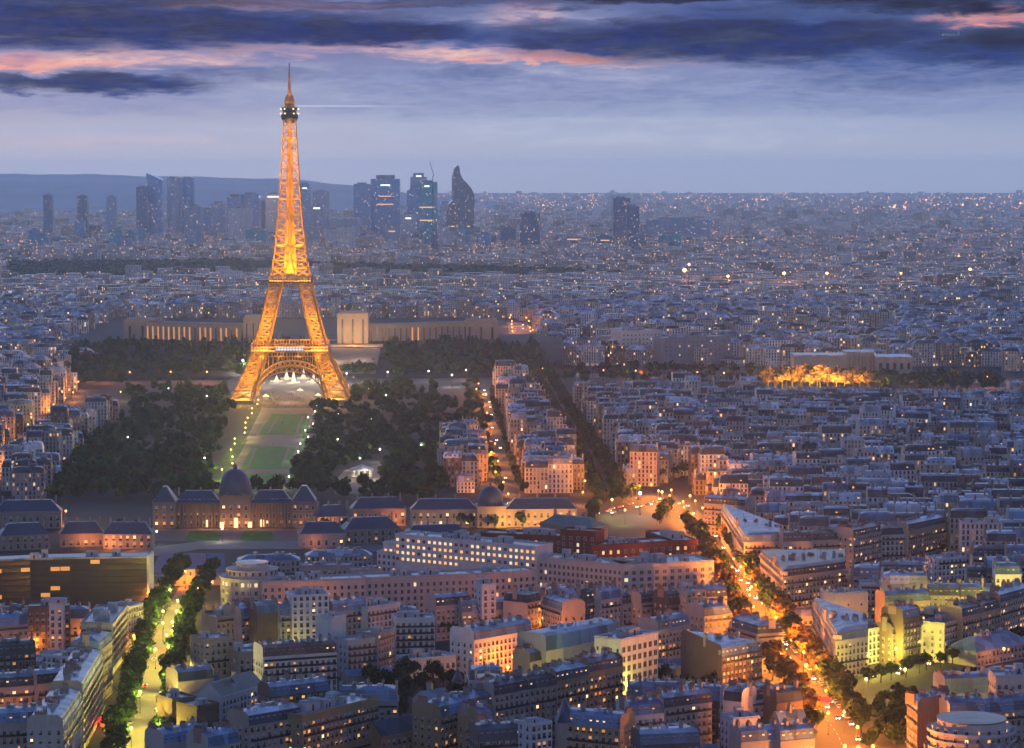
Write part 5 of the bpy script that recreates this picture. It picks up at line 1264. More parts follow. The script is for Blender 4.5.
corner([(783, 577), (845, 569), (845, 557), (760, 557)], 20, 'corner house with two balconied fronts at the second boulevard corner', wall='pink-beige', roof='slate', front=(0, 3), party=(1,), lit=.18, dlit=.2)
corner([(836, 641), (868, 636), (868, 622), (813, 603)], 17, 'big pinkish corner house with round rooflight above the yellow-lit street', wall='pink-beige', roof='blue', front=(0, 3), party=(1,), lit=.10)
B(868.3, 630, 892, 625.5, 16, 12, 'clean white four-window house above the yellow-lit street', wall='white', **FL, lit=.04, cell=3.0, balconies=())
B(892.5, 634, 902, 632, 14, 10, 'narrow brown house between the clean white house and the dark lit one', wall='brown', roof='zinc', lit=.1)
B(903, 619, 920, 615.5, 21, 12, 'tall dark house with scattered lit windows above the yellow-lit street', wall='brown', roof='zinc', lit=.25)
B(920.3, 621, 932, 619, 16, 10, 'small pink house lit from its doorway', wall='pink-beige', **FL, lit=.1)
B(932.3, 616, 944, 614, 19, 10, 'black-fronted house with orange windows beside the small pink house', wall='dark', **FL, lit=.3)
B(944.5, 624, 962, 619, 18, 12, 'pale narrow-windowed house left of the long dormered terrace', wall='cream', **FL, lit=.08)
B(962.3, 617, 982, 612.5, 20, 12, 'dormered house with iron balconies, left part of the long terrace over the dark park', wall='sandy', roof='slate', lit=.2)
B(982.3, 612.3, 1000, 608, 20, 12, 'yellowish dormered house in the middle of the long terrace over the dark park', wall='ochre', roof='slate', lit=.2)
B(1000.3, 603, 1032, 594, 22, 13, 'tall house with amber windows at the right edge above the dark park', wall='sandy', roof='zinc', lit=.35)
B(829, 594, 868, 592.5, 17, 12, 'white wall with a few small square windows behind the pinkish corner house', wall='white', **FL, lit=.0, cell=6, floor=5, wsc=(.7, .5), balconies=())
B(885, 602, 930, 600, 17, 12, 'beige blank-gabled house behind the tall dark house', wall='sandy', roof='zinc', lit=.06)
B(938, 559, 966, 557, 19, 12, 'white flat-topped house right of the orange-lit terrace', wall='white', **FL, lit=.15)
B(977, 652, 1032, 642, 7, 18, 'low hip-roofed pavilion at the edge of the dark park', wall='pale grey', roof='blue', style='hip', mh=5, lit=.05, balconies=(), party=(), chimneys=0)
# --- school with arched windows and the corner houses below it
def arched_school():
    q = eave_quad(988, 681, 1040, 678, 15, 18); take(q); c = centroid(q); ang = math.atan2(q[1][1] - q[0][1], q[1][0] - q[0][0]); root = empty('arcaded_hall', (c[0], c[1], 0), ang)
    tag(root, 'brown brick hall with tall arched windows, two of them glowing', 'hall'); w = math.hypot(q[1][0] - q[0][0], q[1][1] - q[0][1]); d = 18; wc = (.24, .13, .10, 0)
    loc = [(-w / 2, -d / 2), (w / 2, -d / 2), (w / 2, d / 2), (-w / 2, d / 2)]
    mb = MB(); add_walls(mb, loc, 0, 15, wc, .3, (0, 1, 2, 3)); mb.box(-w / 2 - .4, w / 2 + .4, -d / 2 - .4, -d / 2, 14.2, 15, wc, bottom=True); mb.build('wall', M['stone_wall'], root)
    mb = MB(); add_roof(mb, loc, 15, 'hip', (.13, .19, .28, 0), wc, 4); mb.build('roof', [M['zinc_roof'], M['stone_wall']], root)
    for i in range(5):
        x = -w / 2 + w * (i + .5) / 5; mb = MB(); n = 8; pr = [(-1.5, 5.5), (1.5, 5.5)] + [(1.5 * math.cos(t), 10.5 + 1.5 * math.sin(t)) for t in [math.pi * k / n for k in range(n + 1)]]
        mb.face([(px, -.05, pz) for px, pz in pr], mi=1)
        for (ax, az), (bx, bz) in zip(pr, pr[1:] + pr[:1]): mb.bar((ax, -.05, az), (bx, -.05, bz), .16, mi=0)
        mb.bar((0, -.08, 5.5), (0, -.08, 12), .07, mi=0); o = mb.build('arched_window', [M['masonry'], M['pane_warm' if i in (1, 2) else 'dark_glass']], root); o.location = (x, -d / 2, 0)
arched_school()
B(945, 694, 988, 692, 14, 13, 'wing with bright blue slate roof left of the arched-window hall', wall='pale grey', roof='blue', lit=.05, mh=6, balconies=())
corner([(917.5, 712), (948, 706), (950, 699), (907, 704)], 21, 'tall wedge-shaped house with lit narrow front and brown bare wall in the lower right corner', wall='brown', roof='blue', front=(3,), party=(0, 1), lit=.2, dormers=False)
B(950, 714, 985, 711, 20, 12, 'house with white vertical stair window below the arched-window hall', wall='pale grey', roof='blue', lit=.10)
B(985.5, 713, 1034, 709, 19, 12, 'blue-roofed house at the lower right edge with orange windows', wall='pink-beige', roof='blue', lit=.2)
def round_house():
    h = 20; c = P(975, 731, h); c = Vector((c.x, c.y + 8)); r = 15
    root = empty('round_house', (c.x, c.y, 0)); tag(root, 'round white house with stacked curving balconies at the bottom right', 'apartment building')
    mb = MB(); mb.lathe([(r, 0), (r, h), (r - 2.5, h), (r - 2.5, h + 3), (0, h + 3)], 24, 0, 0, (.58, .54, .50, 0)); mb.build('wall', M['stone_wall'], root)
    mb = MB(); mb.lathe([(r - 2.2, h + 3), (r - 2.2, h + 3.4), (0, h + 4)], 24, 0, 0, (.12, .1, .1, 0)); mb.build('roof', M['zinc_roof'], root)
    for f in range(1, 7):
        mb = MB(); z = f * 3.1 + .3; mb.lathe([(r, z - .2), (r + 1.3, z - .2), (r + 1.3, z + 1.0), (r + 1.15, z + 1.0), (r + 1.15, z), (r, z)], 24, 0, 0, (.62, .60, .58, 0)); mb.build('balcony', M['stone_wall'], root)
        for i in range(11):
            a = math.pi * 1.02 + math.pi * .96 * (i + .5) / 11; put('window', rnd.choice(WIN['lit']) if rnd.random() < .12 else rnd.choice(WIN['dark'][:3]), root, ((r + .02) * math.cos(a), (r + .02) * math.sin(a), z + .1), a + math.pi / 2)
    TAKEN.append(((c.x - r, c.y - r, c.x + r, c.y + r), [(c.x - r, c.y - r), (c.x + r, c.y - r), (c.x + r, c.y + r), (c.x - r, c.y + r)]))
round_house()
def turret(px, py, h, label, r=3.0):
    p = P(px, py, h); root = empty('turret', (p.x, p.y - .5, 0)); tag(root, label, 'turret')
    mb = MB(); mb.lathe([(r, 0), (r, h), (r + .3, h), (r + .3, h + .4)], 8, 0, 0, (.5, .42, .36, 0)); mb.build('wall', M['stone_wall'], root)
    mb = MB(); mb.lathe([(r + .5, h + .4), (0, h + .4 + r * 2.6)], 8, 0, 0, (.05, .08, .14, 0)); mb.build('roof', M['zinc_roof'], root)
turret(565, 722, 22, 'pointed corner turret of dark blue slate on the orange-lit mansion', 3.6)
turret(458, 682, 10, 'small white turret with pointed cap among the courtyard trees', 2.2)
def green_church():
    D = 2290; s = D / FOC; z = lambda py: 223 - (py - 172) * s; x = lambda px: (px - 818) * s
    root = empty('church', ((818 - 512) * s, D, 0), -.1); tag(root, 'church with bright green copper roof and slim tower amid the rooftops', 'church')
    loc = [(x(803), 0), (x(836), 0), (x(836), 16), (x(803), 16)]
    mb = MB(); add_walls(mb, loc, 0, z(455), (.3, .25, .22, 0), .2, (0, 1, 2, 3)); mb.build('nave_wall', M['stone_wall'], root)
    mb = MB(); add_roof(mb, loc, z(455), 'gable', (1, 1, 1, 0), (.3, .25, .22, 0), z(440) - z(455), mi=0, wmi=1); mb.build('roof', [M['verdigris'], M['stone_wall']], root)
    mb = MB(); mb.box(x(841) - 2.5, x(841) + 2.5, 2, 7, 0, z(447), (.45, .4, .38, 0)); mb.build('tower', M['stone_wall'], root)
    mb = MB(); mb.lathe([(3, z(447)), (0, z(441))], 4, x(841), 4.5, (.2, .22, .24, 0)); mb.build('spire', M['zinc_roof'], root)
    q = [(root.location.x + a, root.location.y + b) for a, b in loc]; take(q)
green_church()
# ------------------------------------------------------------------ streets, lawns, squares
AVENUE = [(132, 790), (142, 748), (156, 680), (167, 635), (183, 600), (198, 574)]
BOUL = [(860, 790), (838, 735), (806, 690), (775, 650), (748, 604), (722, 560), (700, 526), (676, 505), (640, 497)]
PARKST = [(806, 690), (850, 684), (900, 672), (960, 655), (1040, 632)]
WEST_ST = [(522, 520), (508, 497), (495, 450), (484, 400), (478, 384)]
TREE_AV = [(612, 505), (604, 488), (590, 460), (568, 425), (548, 390), (543, 378)]
ribbon('avenue_road', AVENUE, [19, 18, 15, 13, 12, 12], .02, M['paving'])
ribbon('boulevard_road', BOUL, [28, 28, 30, 30, 30, 30, 30, 30, 30], .02, M['asphalt'])
ribbon('park_street_road', PARKST, 22, .024, M['asphalt'])
ribbon('park_edge_road', [(1040, 620), (980, 640), (930, 655)], 12, .028, M['asphalt'])
ribbon('west_street_road', WEST_ST, 15, .02, M['asphalt'])
ribbon('tree_avenue_road', TREE_AV, 27, .02, M['asphalt'])
ribbon('side_street_road', [(520, 688), (536, 660), (546, 640), (552, 625)], 10, .03, M['paving'])
ribbon('far_avenue_road', [(521, 362), (524, 345), (517, 322)], 30, .02, M['paving'])
ribbon('left_street_road', [(-10, 480), (40, 430), (75, 400), (97, 377)], 12, .02, M['asphalt'])
ribbon('quay_road', [(60, 384), (240, 383), (350, 384), (560, 379), (780, 386), (1040, 388)], 26, .016, M['asphalt'])
ribbon('yellow_street_road', [(470, 750), (560, 716), (640, 703), (680, 690)], 11, .032, M['paving'])
for nm, pts, w in (('boulevard_markings', BOUL, .25),):
    W = [P(x, y) for x, y in pts]; mb = MB()
    for a, b in zip(W, W[1:]):
        d = (b - a).normalized(); nn = Vector((-d.y, d.x, 0)); L = (b - a).length; t = 0
        while t < L - 4:
            p = a + d * t; q = a + d * (t + 4)
            mb.face([(*(p - nn * w / 2).xy, .04), (*(q - nn * w / 2).xy, .04), (*(q + nn * w / 2).xy, .04), (*(p + nn * w / 2).xy, .04)]); t += 9
    tag(mb.build(nm, M['road_paint']), kind='structure')
sheet('parade_road', [(120, 552), (200, 541), (330, 541), (400, 546), (400, 553), (330, 549), (200, 549), (130, 560)], .05, M['paving'])
sheet('forecourt_path', [(150, 541), (318, 541), (318, 529), (150, 529)], .06, M['gravel_path'])
sheet('forecourt_lawn', [(184, 541), (219, 541), (222, 531), (190, 531)], .1, M['lawn'])
sheet('forecourt_lawn', [(240, 541), (273, 541), (272, 531), (244, 531)], .1, M['lawn'])
sheet('sports_ground', [(150, 573), (206, 573), (206, 553), (160, 553)], .07, M['purple_court'])
sheet('blue_sports_ground', [(207, 573), (226, 573), (224, 553), (207, 553)], .08, M['blue_court'])
# the long park axis
sheet('park_path', [(226, 494), (286, 494), (296, 470), (316, 408), (262, 408), (246, 440), (214, 490)], .05, M['gravel_path'])
sheet('lawn', [(272, 414), (308, 414), (303, 434.6), (258, 435)], .1, M['lawn'])
sheet('lawn', [(251, 446.5), (296, 446.5), (289, 469), (241, 469)], .1, M['lawn'])
sheet('lawn', [(240, 474), (287, 473.5), (281, 492), (233, 492)], .1, M['lawn'])
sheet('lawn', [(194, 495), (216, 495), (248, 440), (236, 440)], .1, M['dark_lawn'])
sheet('lawn', [(285, 492), (292, 492), (310.5, 416), (308.5, 416)], .1, M['lawn'])
for a, b in (((279, 416), (268, 433)), ((303, 416), (296.5, 433)), ((256, 448), (248, 467)), ((289, 448), (282, 467)), ((280, 475), (275, 491))):
    ribbon('park_walk_path', [a, b], 2.2, .14, M['gravel_path'])
for y in (424, 458): ribbon('park_walk_path', [(250, y + .5), (304, y)], 1.6, .15, M['gravel_path'])
sheet('plaza', [(226, 408), (352, 408), (352, 376), (330, 368), (256, 368), (228, 380)], .06, M['asphalt'])
sheet('bandstand_path', [(335, 494), (372, 494), (386, 472), (382, 464), (345, 470), (334, 482)], .07, M['gravel_path'])
sheet('square', [(588, 528), (592, 498), (640, 490), (684, 497), (706, 520), (680, 528)], .05, M['asphalt'])
sheet('water', [(60, 381.5), (560, 377), (1040, 384), (1040, 379), (560, 373), (60, 377)], .03, M['water'])
NO_BUILD += [[(40, 512), (60, 492), (88, 440), (125, 400), (95, 372), (60, 345), (110, 318), (520, 318), (560, 372), (482, 380), (474, 392), (476, 430), (440, 430), (440, 500), (600, 530), (600, 545), (0, 620), (0, 512)],
             [(0, 505), (640, 492), (730, 540), (720, 575), (714, 600), (540, 590), (220, 600), (140, 598), (0, 603)], [(545, 366), (770, 366), (770, 396), (545, 396)], [(760, 367), (1010, 367), (1010, 393), (760, 393)],
             [(838, 686), (985, 642), (1040, 628), (1040, 668), (985, 668), (985, 690), (945, 690), (905, 712), (905, 790), (850, 790)], [(60, 372), (1040, 372), (1040, 390), (60, 390)],
             [(585, 530), (590, 490), (690, 490), (715, 530)], [(350, 668), (480, 655), (480, 728), (380, 735)], [(95, 760), (120, 690), (160, 600), (225, 596), (200, 660), (165, 760)], [(940, 385), (1024, 385), (1024, 400), (940, 400)]]

# ------------------------------------------------------------------ street lamps (lit) and lights
def lamp_mesh(col):
    mb = MB(); mb.bar((0, 0, 0), (0, 0, 8.4), .13, r2=.08); mb.lathe([(.35, 0), (.3, .5), (.13, .9)], 6); pole = mb.mesh('pole', M['ironwork'])
    mb = MB(); mb.lathe([(0, 8.3), (.55, 8.55), (.65, 9.0), (.45, 9.5), (0, 9.7)], 8); head = mb.mesh('lamp_head', M[col]); return pole, head
LAMPS = {k: lamp_mesh(k) for k in ('lamp_orange', 'lamp_yellow', 'lamp_white')}
VIS += [(764, 886, 388.5, 2880), (886, 1000, 390, 2825)]
LCOL = {'lamp_orange': (1.0, .27, .025), 'lamp_yellow': (1.0, .80, .10), 'lamp_white': (1.0, .86, .66)}
def street_lamp(x, y, kind, power, label, group, sc=1.0, z=0.0, radius=.5):
    t = empty('street_lamp', (x, y, z)); tag(t, label, 'street lamp', group)
    put('pole', LAMPS[kind][0], t, sc=(sc, sc, sc)); put('lamp_head', LAMPS[kind][1], t, sc=(sc, sc, sc) if sc != 1 else None)
    if power: pt_light('lamp_light', (0, 0, 9.1 * sc - (1.2 * sc)), power, LCOL[kind], t, radius)
    return t
def lamp_row(pts, step, side, kind, power, label, group, sc=1.0, jitter=0):
    for i, (x, y, a) in enumerate(along(pts, step, 3.5)):
        for s in ((1, -1) if side == 0 else (1 if side > 0 else -1,)):
            if rnd.random() < .14: continue
            o = side if side else 12 * 1
            d = abs(o); px, py = x - math.sin(a) * d * s, y + math.cos(a) * d * s
            street_lamp(px + rnd.uniform(-1, 1) * jitter, py + rnd.uniform(-1, 1) * jitter, kind, power * rnd.uniform(.6, 1.5) if power else 0, label, group, sc)
lamp_row(AVENUE[:-1], 36, 4.2, 'lamp_yellow', 26000, 'yellow street lamp along the tree-lined avenue below the dark office slab', 'lamps of the lower-left avenue')
lamp_row(AVENUE[:-1], 36, -4.2, 'lamp_yellow', 26000, 'yellow street lamp along the tree-lined avenue below the dark office slab', 'lamps of the lower-left avenue')
lamp_row(BOUL, 34, 5, 'lamp_orange', 72000, 'orange street lamp along the broad boulevard with dark plane trees', 'lamps of the boulevard')
lamp_row(BOUL, 34, -5, 'lamp_orange', 72000, 'orange street lamp along the broad boulevard with dark plane trees', 'lamps of the boulevard')
lamp_row(PARKST, 24, 7, 'lamp_yellow', 28000, 'yellow street lamp on the street beside the dark park', 'lamps of the park street')
lamp_row(WEST_ST, 70, 4, 'lamp_orange', 40000, 'orange street lamp on the narrow street beside the wooded park', 'lamps of the street by the wooded park')
lamp_row(TREE_AV, 70, 17, 'lamp_orange', 22000, 'orange street lamp half hidden by the trees of the long straight avenue', 'lamps of the straight tree avenue')
lamp_row([(470, 755), (560, 718), (640, 705)], 20, 3, 'lamp_yellow', 9000, 'yellow street lamp before the yellow-lit terrace', 'lamps of the terrace street')
lamp_row([(520, 688), (536, 660), (546, 640), (552, 625)], 26, 3, 'lamp_orange', 12000, 'orange street lamp in the glowing side street by the pink houses', 'lamps of the side street')
lamp_row([(521, 362), (524, 345), (517, 322)], 85, 0, 'lamp_orange', 20000, 'orange street lamp on the blazing avenue beyond the river trees', 'lamps of the far avenue', 1.4)
lamp_row([(-10, 480), (40, 430), (75, 400), (97, 377)], 70, 3, 'lamp_orange', 18000, 'orange street lamp in the street between the terraces left of the park', 'lamps of the left terraces')
lamp_row([(60, 384), (240, 383)], 38, 8, 'lamp_orange', 30000, 'orange street lamp on the quay left of the iron tower', 'lamps of the quay left of the tower', 1.3)
lamp_row([(352, 384), (480, 380)], 44, 8, 'lamp_white', 12000, 'pale street lamp on the quay right of the iron tower', 'lamps of the quay right of the tower', 1.2)
lamp_row([(540, 380), (780, 386)], 34, 8, 'lamp_orange', 34000, 'orange street lamp on the quay before the riverside trees', 'lamps of the riverside quay', 1.3)
lamp_row([(960, 388), (1040, 389)], 30, 8, 'lamp_orange', 34000, 'orange street lamp on the quay at the right edge', 'lamps of the right quay', 1.3)
lamp_row([(228, 488), (246, 440), (262, 408)], 48, 3, 'lamp_yellow', 9000, 'yellow lamp in the row along the pale path left of the lawns', 'lamps along the lawns', .9)
lamp_row([(288, 488), (300, 450), (314, 410)], 60, -3, 'lamp_white', 4500, 'white lamp along the path right of the lawns', 'lamps right of the lawns', .9)
lamp_row([(160, 545), (240, 541), (330, 543), (395, 548)], 38, 3, 'lamp_white', 3500, 'white lamp on the parade road before the domed palace', 'lamps of the parade road', .9)
lamp_row([(200, 605), (196, 585)], 30, 4, 'lamp_orange', 15000, 'orange lamp where the avenue meets the parade road', 'lamps at the avenue head')
for px, py, k, pw, lab, sc in [(497, 672, 'lamp_white', 16000, 'dazzling lamp on the front of the pink floodlit house', 1.0), (640, 515, 'lamp_white', 9000, 'brightest white lamp on the lit square beside the barracks wing', 1.6), (612, 516, 'lamp_yellow', 9000, 'greenish-yellow lamp among the trees of the lit square', 1.2),
                               (662, 508, 'lamp_yellow', 7000, 'yellow lamp at the boulevard end of the lit square', 1.2), (690, 512, 'lamp_orange', 12000, 'orange lamp where the lit square meets the boulevard', 1.2), (625, 524, 'lamp_yellow', 4000, 'yellow lamp in the forecourt of the lit square', 1.0),
                               (140, 640, 'lamp_orange', 34000, 'orange lamp at the side street mouth below the dark office slab', 1.0), (134, 655, 'lamp_orange', 22000, 'orange lamp before the white block on the avenue', 1.0), (172, 650, 'lamp_orange', 12000, 'orange lamp at the crossing of the avenue', 1.0),
                               (243, 375, 'lamp_white', 40000, 'star-bright white lamp left of the iron tower leg', 1.8), (360, 470, 'lamp_white', 7000, 'white lamp beside the lit bandstand', 1.0), (380, 462, 'lamp_white', 7000, 'white lamp right of the lit bandstand', 1.1),
                               (806, 692, 'lamp_orange', 52000, 'hottest orange lamp at the boulevard junction by the dark park', 1.3), (826, 712, 'lamp_orange', 30000, 'orange lamp just below the boulevard junction', 1.0), (56, 433, 'lamp_yellow', 22000, 'amber lamp at the corner of the left terraces', 1.3), (73, 461, 'lamp_yellow', 14000, 'yellow lamp at the park edge beside the left terraces', 1.2), (51, 479, 'lamp_yellow', 14000, 'lower yellow lamp at the park edge beside the left terraces', 1.2),
                               (206, 431, 'lamp_orange', 5000, 'red-orange lamp alone in the dark trees left of the lawns', 1.2), (452, 387, 'lamp_white', 16000, 'white lamp over the wooded park before the terraces', 1.4), (449, 460, 'lamp_yellow', 8000, 'yellow-green lamp at the park edge beside the terraces', 1.3),
                               (66, 525, 'lamp_orange', 20000, 'orange lamp between the barracks left of the domed palace', 1.0), (96, 545, 'lamp_orange', 20000, 'orange lamp on the wall of the low barracks', 1.0), (546, 655, 'lamp_orange', 16000, 'orange lamp at the bottom of the glowing side street', 1.0),
                               (768, 712, 'lamp_yellow', 3000, 'yellow lamp behind the small white house by the junction', 1.0), (862, 571, 'lamp_orange', 24000, 'orange lamp at the foot of the pale pink terrace house', 1.0), (905, 566, 'lamp_orange', 24000, 'orange lamp at the right end of the orange-lit terrace', 1.0), (840, 572, 'lamp_orange', 18000, 'orange lamp at the left end of the orange-lit terrace', 1.0),
                               (930, 655, 'lamp_orange', 26000, 'orange lamp by the small pink house above the park', 1.0), (905, 690, 'lamp_yellow', 8000, 'yellow lamp deep in the dark park', 1.0), (866, 700, 'lamp_yellow', 6000, 'lamp at the near edge of the dark park', 1.0), (720, 720, 'lamp_yellow', 5000, 'yellow lamp beside the bare white side wall', 1.0)]:
    p = P(px, py); street_lamp(p.x, p.y, k, pw * 1.5, lab, None, sc)
# lamps seen through the park trees
for i in range(24):
    px = rnd.uniform(95, 250) if i % 2 else rnd.uniform(310, 440); py = rnd.uniform(392, 480)
    if inside((px, py), [(214, 494), (296, 494), (320, 400), (240, 400)]): continue
    p = P(px, py); street_lamp(p.x, p.y, 'lamp_white', 2500, 'white lamp glinting between the dark trees of the park', 'lamps in the wooded park', .95)

# floodlights: under the tower, on the golden trees, on the fountains
for x, y, z, pw in ((TX - 25, TY + 20, 8, 9000), (TX + 25, TY + 30, 8, 9000), (TX, TY + 90, 10, 24000), (TX, TY - 40, 8, 10000), (TX - 40, TY + 150, 10, 16000), (TX + 35, TY + 170, 10, 20000)): pt_light('plaza_light', (x, y, z), pw * 1.1, (1.0, .70, .48), None, 1.0)
for x, z, y in ((-196, 12, 3130), (-170, 14, 3140), (-205, 26, 3215), (-160, 26, 3215), (-182, 30, 3260)): pt_light('fountain_light', (x, y, z + 8), 9000, (1.0, .76, .56), None, 1.0)
def fountain(px, D, z, label, h):
    x = (px - 512) * D / FOC; root = empty('fountain', (x, D, z)); tag(root, label, 'fountain')
    mb = MB(); mb.lathe([(7, 0), (7, 1), (6.4, 1), (6.4, .5), (0, .5)], 12); mb.build('basin', M['masonry'], root)
    mb = MB(); mb.lathe([(3.0, .5), (1.7, h * .35), (.9, h * .65), (.35, h * .88), (0, h)], 8); mb.build('jet', M['white_canvas'], root)
for i, (px, D, h) in enumerate(((276, 2990, 7), (286, 3030, 10), (293, 2970, 15), (303, 3040, 12), (313, 2985, 9), (322, 3015, 6))):
    fountain(px, D, 0, f"{('first', 'second', 'third', 'fourth', 'fifth', 'sixth')[i]} white fountain jet from left, seen through the tower arch", h); pt_light('fountain_light', ((px - 512) * D / FOC, D - 14, 7), 52000, (1.0, .78, .52), None, 1.0)
mb = MB()
for k in range(420):
    px = rnd.uniform(240, 342); py = rnd.uniform(393, 409) if rnd.random() < .8 else rnd.uniform(409, 445)
    if py > 409 and not (py < 446 and rnd.random() < .5): continue
    p = P(px, py); h = rnd.uniform(1.5, 1.85); c = rnd.choice(((.05, .05, .07, 0), (.2, .05, .06, 0), (.3, .28, .3, 0), (.06, .08, .18, 0)))
    mb.bar((p.x, p.y, .1), (p.x, p.y, .85), .16, c, r2=.24); mb.bar((p.x, p.y, .85), (p.x, p.y, h - .25), .27, c, r2=.2); mb.bar((p.x, p.y, h - .25), (p.x, p.y, h), .11, (.4, .28, .22, 0), r2=.08)
tag(mb.build('crowd', M['stone_wall']), kind='stuff')
for i, (px, py) in enumerate(((252, 396), (266, 399), (318, 398), (332, 395), (300, 393))):
    p = P(px, py); root = empty('market_tent', (p.x, p.y, 0), rnd.uniform(-.3, .3)); tag(root, f"{('first', 'second', 'third', 'fourth', 'fifth')[sorted((252, 266, 300, 318, 332)).index(px)]} white tent from left on the plaza under the tower", 'tent')
    mb = MB(); mb.lathe([(4.6, 2.6), (0, 5.2)], 4, a0=math.pi / 4, a1=math.pi / 4 + 2 * math.pi); mb.build('canopy', M['white_canvas'], root)
    for sx in (-3.1, 3.1):
        for sy in (-3.1, 3.1): mb = MB(); mb.bar((sx, sy, 0), (sx, sy, 2.7), .08); mb.build('post', M['ironwork'], root)
    pt_light('tent_light', (0, -5, 3), 2500, (1.0, .75, .5), root, .4)
def bandstand():
    p = P(362, 478); root = empty('bandstand', (p.x, p.y, 0)); tag(root, 'round white bandstand glowing among the park trees', 'bandstand')
    mb = MB(); mb.lathe([(8, 0), (8, 1.2), (0, 1.2)], 12); mb.build('base', M['masonry'], root)
    for k in range(10):
        mb = MB(); a = 2 * math.pi * k / 10; mb.bar((7.2 * math.cos(a), 7.2 * math.sin(a), 1.2), (7.2 * math.cos(a), 7.2 * math.sin(a), 6.4), .22); mb.build('post', M['white_trim'], root)
    mb = MB(); mb.lathe([(8.6, 6.3), (8.6, 6.8), (3, 9), (0, 10.4)], 12, col=(.45, .47, .5, 0)); mb.build('roof', M['zinc_roof'], root)
    pt_light('bandstand_light', (0, 0, 5.5), 9000, (1.0, .85, .55), root, .5); pt_light('bandstand_light', (4, -14, 7), 9000, (1.0, .85, .55), root, .5)
bandstand()
# stadium-bright floodlight masts far off
for px, py, w, lab in ((684.5, 270, 1.7, 'dazzling orange floodlight mast, largest flare beyond the rooftops'), (728, 276, 1.1, 'orange floodlight mast right of the largest flare'), (784, 273, 1.3, 'orange floodlight mast left of the pair by the ring road'), (827, 273, 1.1, 'orange floodlight mast, right one of the pair by the ring road'), (901, 273, .8, 'small orange floodlight mast on the ring road'), (970, 269, 1.2, 'orange floodlight mast at the foot of the bright diagonal road'), (689, 264, 1.0, 'white floodlight just above the largest flare')):
    D = 5200; x = (px - 512) * D / FOC; z = 223 - (py - 172) * D / FOC; root = empty('floodlight_mast', (x, D, 0)); tag(root, lab, 'floodlight')
    mb = MB(); mb.bar((0, 0, 0), (0, 0, z), 1.0, r2=.6); mb.build('mast', M['ironwork'], root)
    mb = MB(); s = 1.9 * w; mb.lathe([(0, z - s), (s * .8, z - s * .6), (s, z), (s * .8, z + s * .6), (0, z + s)], 8); mb.build('lamp_head', M['lamp_floodlight'], root)
    pt_light('lamp_light', (0, -9, z), 26000 * w, (1.0, .40, .10), root, 2.0)

# ------------------------------------------------------------------ trees
def tree_row(pts, step, off, hgt, label, group, autumn=0.0, jit_=1.5):
    for x, y, a in along(pts, step):
        px, py = x - math.sin(a) * off + rnd.uniform(-jit_, jit_), y + math.cos(a) * off + rnd.uniform(-jit_, jit_)
        tree(px, py, hgt * rnd.uniform(.82, 1.18), label, group, rnd.random() < autumn)
tree_row(AVENUE, 12.5, 9.0, 14, 'dark tree in the row along the left side of the yellow-lit avenue', 'left row of avenue trees')
tree_row(AVENUE, 12.5, -9.0, 14, 'dark tree in the row along the right side of the yellow-lit avenue', 'right row of avenue trees')
tree_row(BOUL[1:-2], 15.5, 9.5, 15, 'plane tree on the left side of the orange-lit boulevard', 'left row of boulevard trees', .5)
tree_row(BOUL[1:-2], 15.5, -9.5, 16, 'plane tree on the right side of the orange-lit boulevard', 'right row of boulevard trees', .35)
tree_row(PARKST[1:], 10, -9, 10, 'small tree lit yellow along the street by the dark park', 'trees of the park street')
woodland('avenue_tree_foliage', [(x - math.sin(a) * o + rnd.uniform(-2, 2), y + math.cos(a) * o, rnd.uniform(11, 16), rnd.uniform(4.5, 6.5)) for o in (7.5, -7.5) for x, y, a in along(TREE_AV, 8)], M['leaves'])
tree_row([(600, 488), (660, 483), (700, 474)], 11, 0, 12, 'dark tree in the line before the terraces above the lit square', 'trees above the lit square')
tree_row([(660, 526), (672, 512)], 9, 2, 11, 'tree between the lit square and the boulevard', 'trees at the boulevard end of the square', .3); tree_row([(592, 528), (600, 508), (640, 496)], 10, 2, 11, 'tree lit green around the square beside the barracks wing', 'trees of the lit square', .2)
woodland('street_tree_foliage', [(x + o + rnd.uniform(-1.5, 1.5), y + rnd.uniform(-4, 4), rnd.uniform(8, 12), rnd.uniform(3, 4.6)) for x, y, a in along([(512, 495), (498, 450), (484, 394)], 15) for o in (-8, 7) if rnd.random() < .75], M['leaves'])
tree_row([(548, 379), (660, 380), (770, 384)], 21, -22, 15, 'reddish riverside tree behind the orange quay lamps', 'riverside trees', .6); woodland('quay_woodland', [(x + rnd.uniform(-8, 8), y + rnd.uniform(-10, 50), rnd.uniform(12, 18), rnd.uniform(5, 8)) for x, y, a in along([(500, 376), (660, 376), (770, 378)], 6)] + [(x + rnd.uniform(-8, 8), y + rnd.uniform(-70, -20), rnd.uniform(12, 17), rnd.uniform(5, 8)) for x, y, a in along([(548, 380), (660, 380), (770, 384)], 9)], M['leaves'])
for k in range(24):
    px = rnd.uniform(845, 990); py = rnd.uniform(676, 756)
    if inside((px, py), [(852, 716), (935, 694), (940, 702), (903, 722), (903, 770), (856, 770)]): p = P(px, py); tree(p.x, p.y, rnd.uniform(10, 15), 'dark tree crowding the unlit park at the lower right', 'trees of the dark park')
for k in range(22):
    px, py = rnd.uniform(362, 478), rnd.uniform(684, 738)
    p = P(px, py); tree(p.x, p.y, rnd.uniform(10, 15), 'dark tree in the courtyard behind the glowing corner house', 'dark courtyard trees')
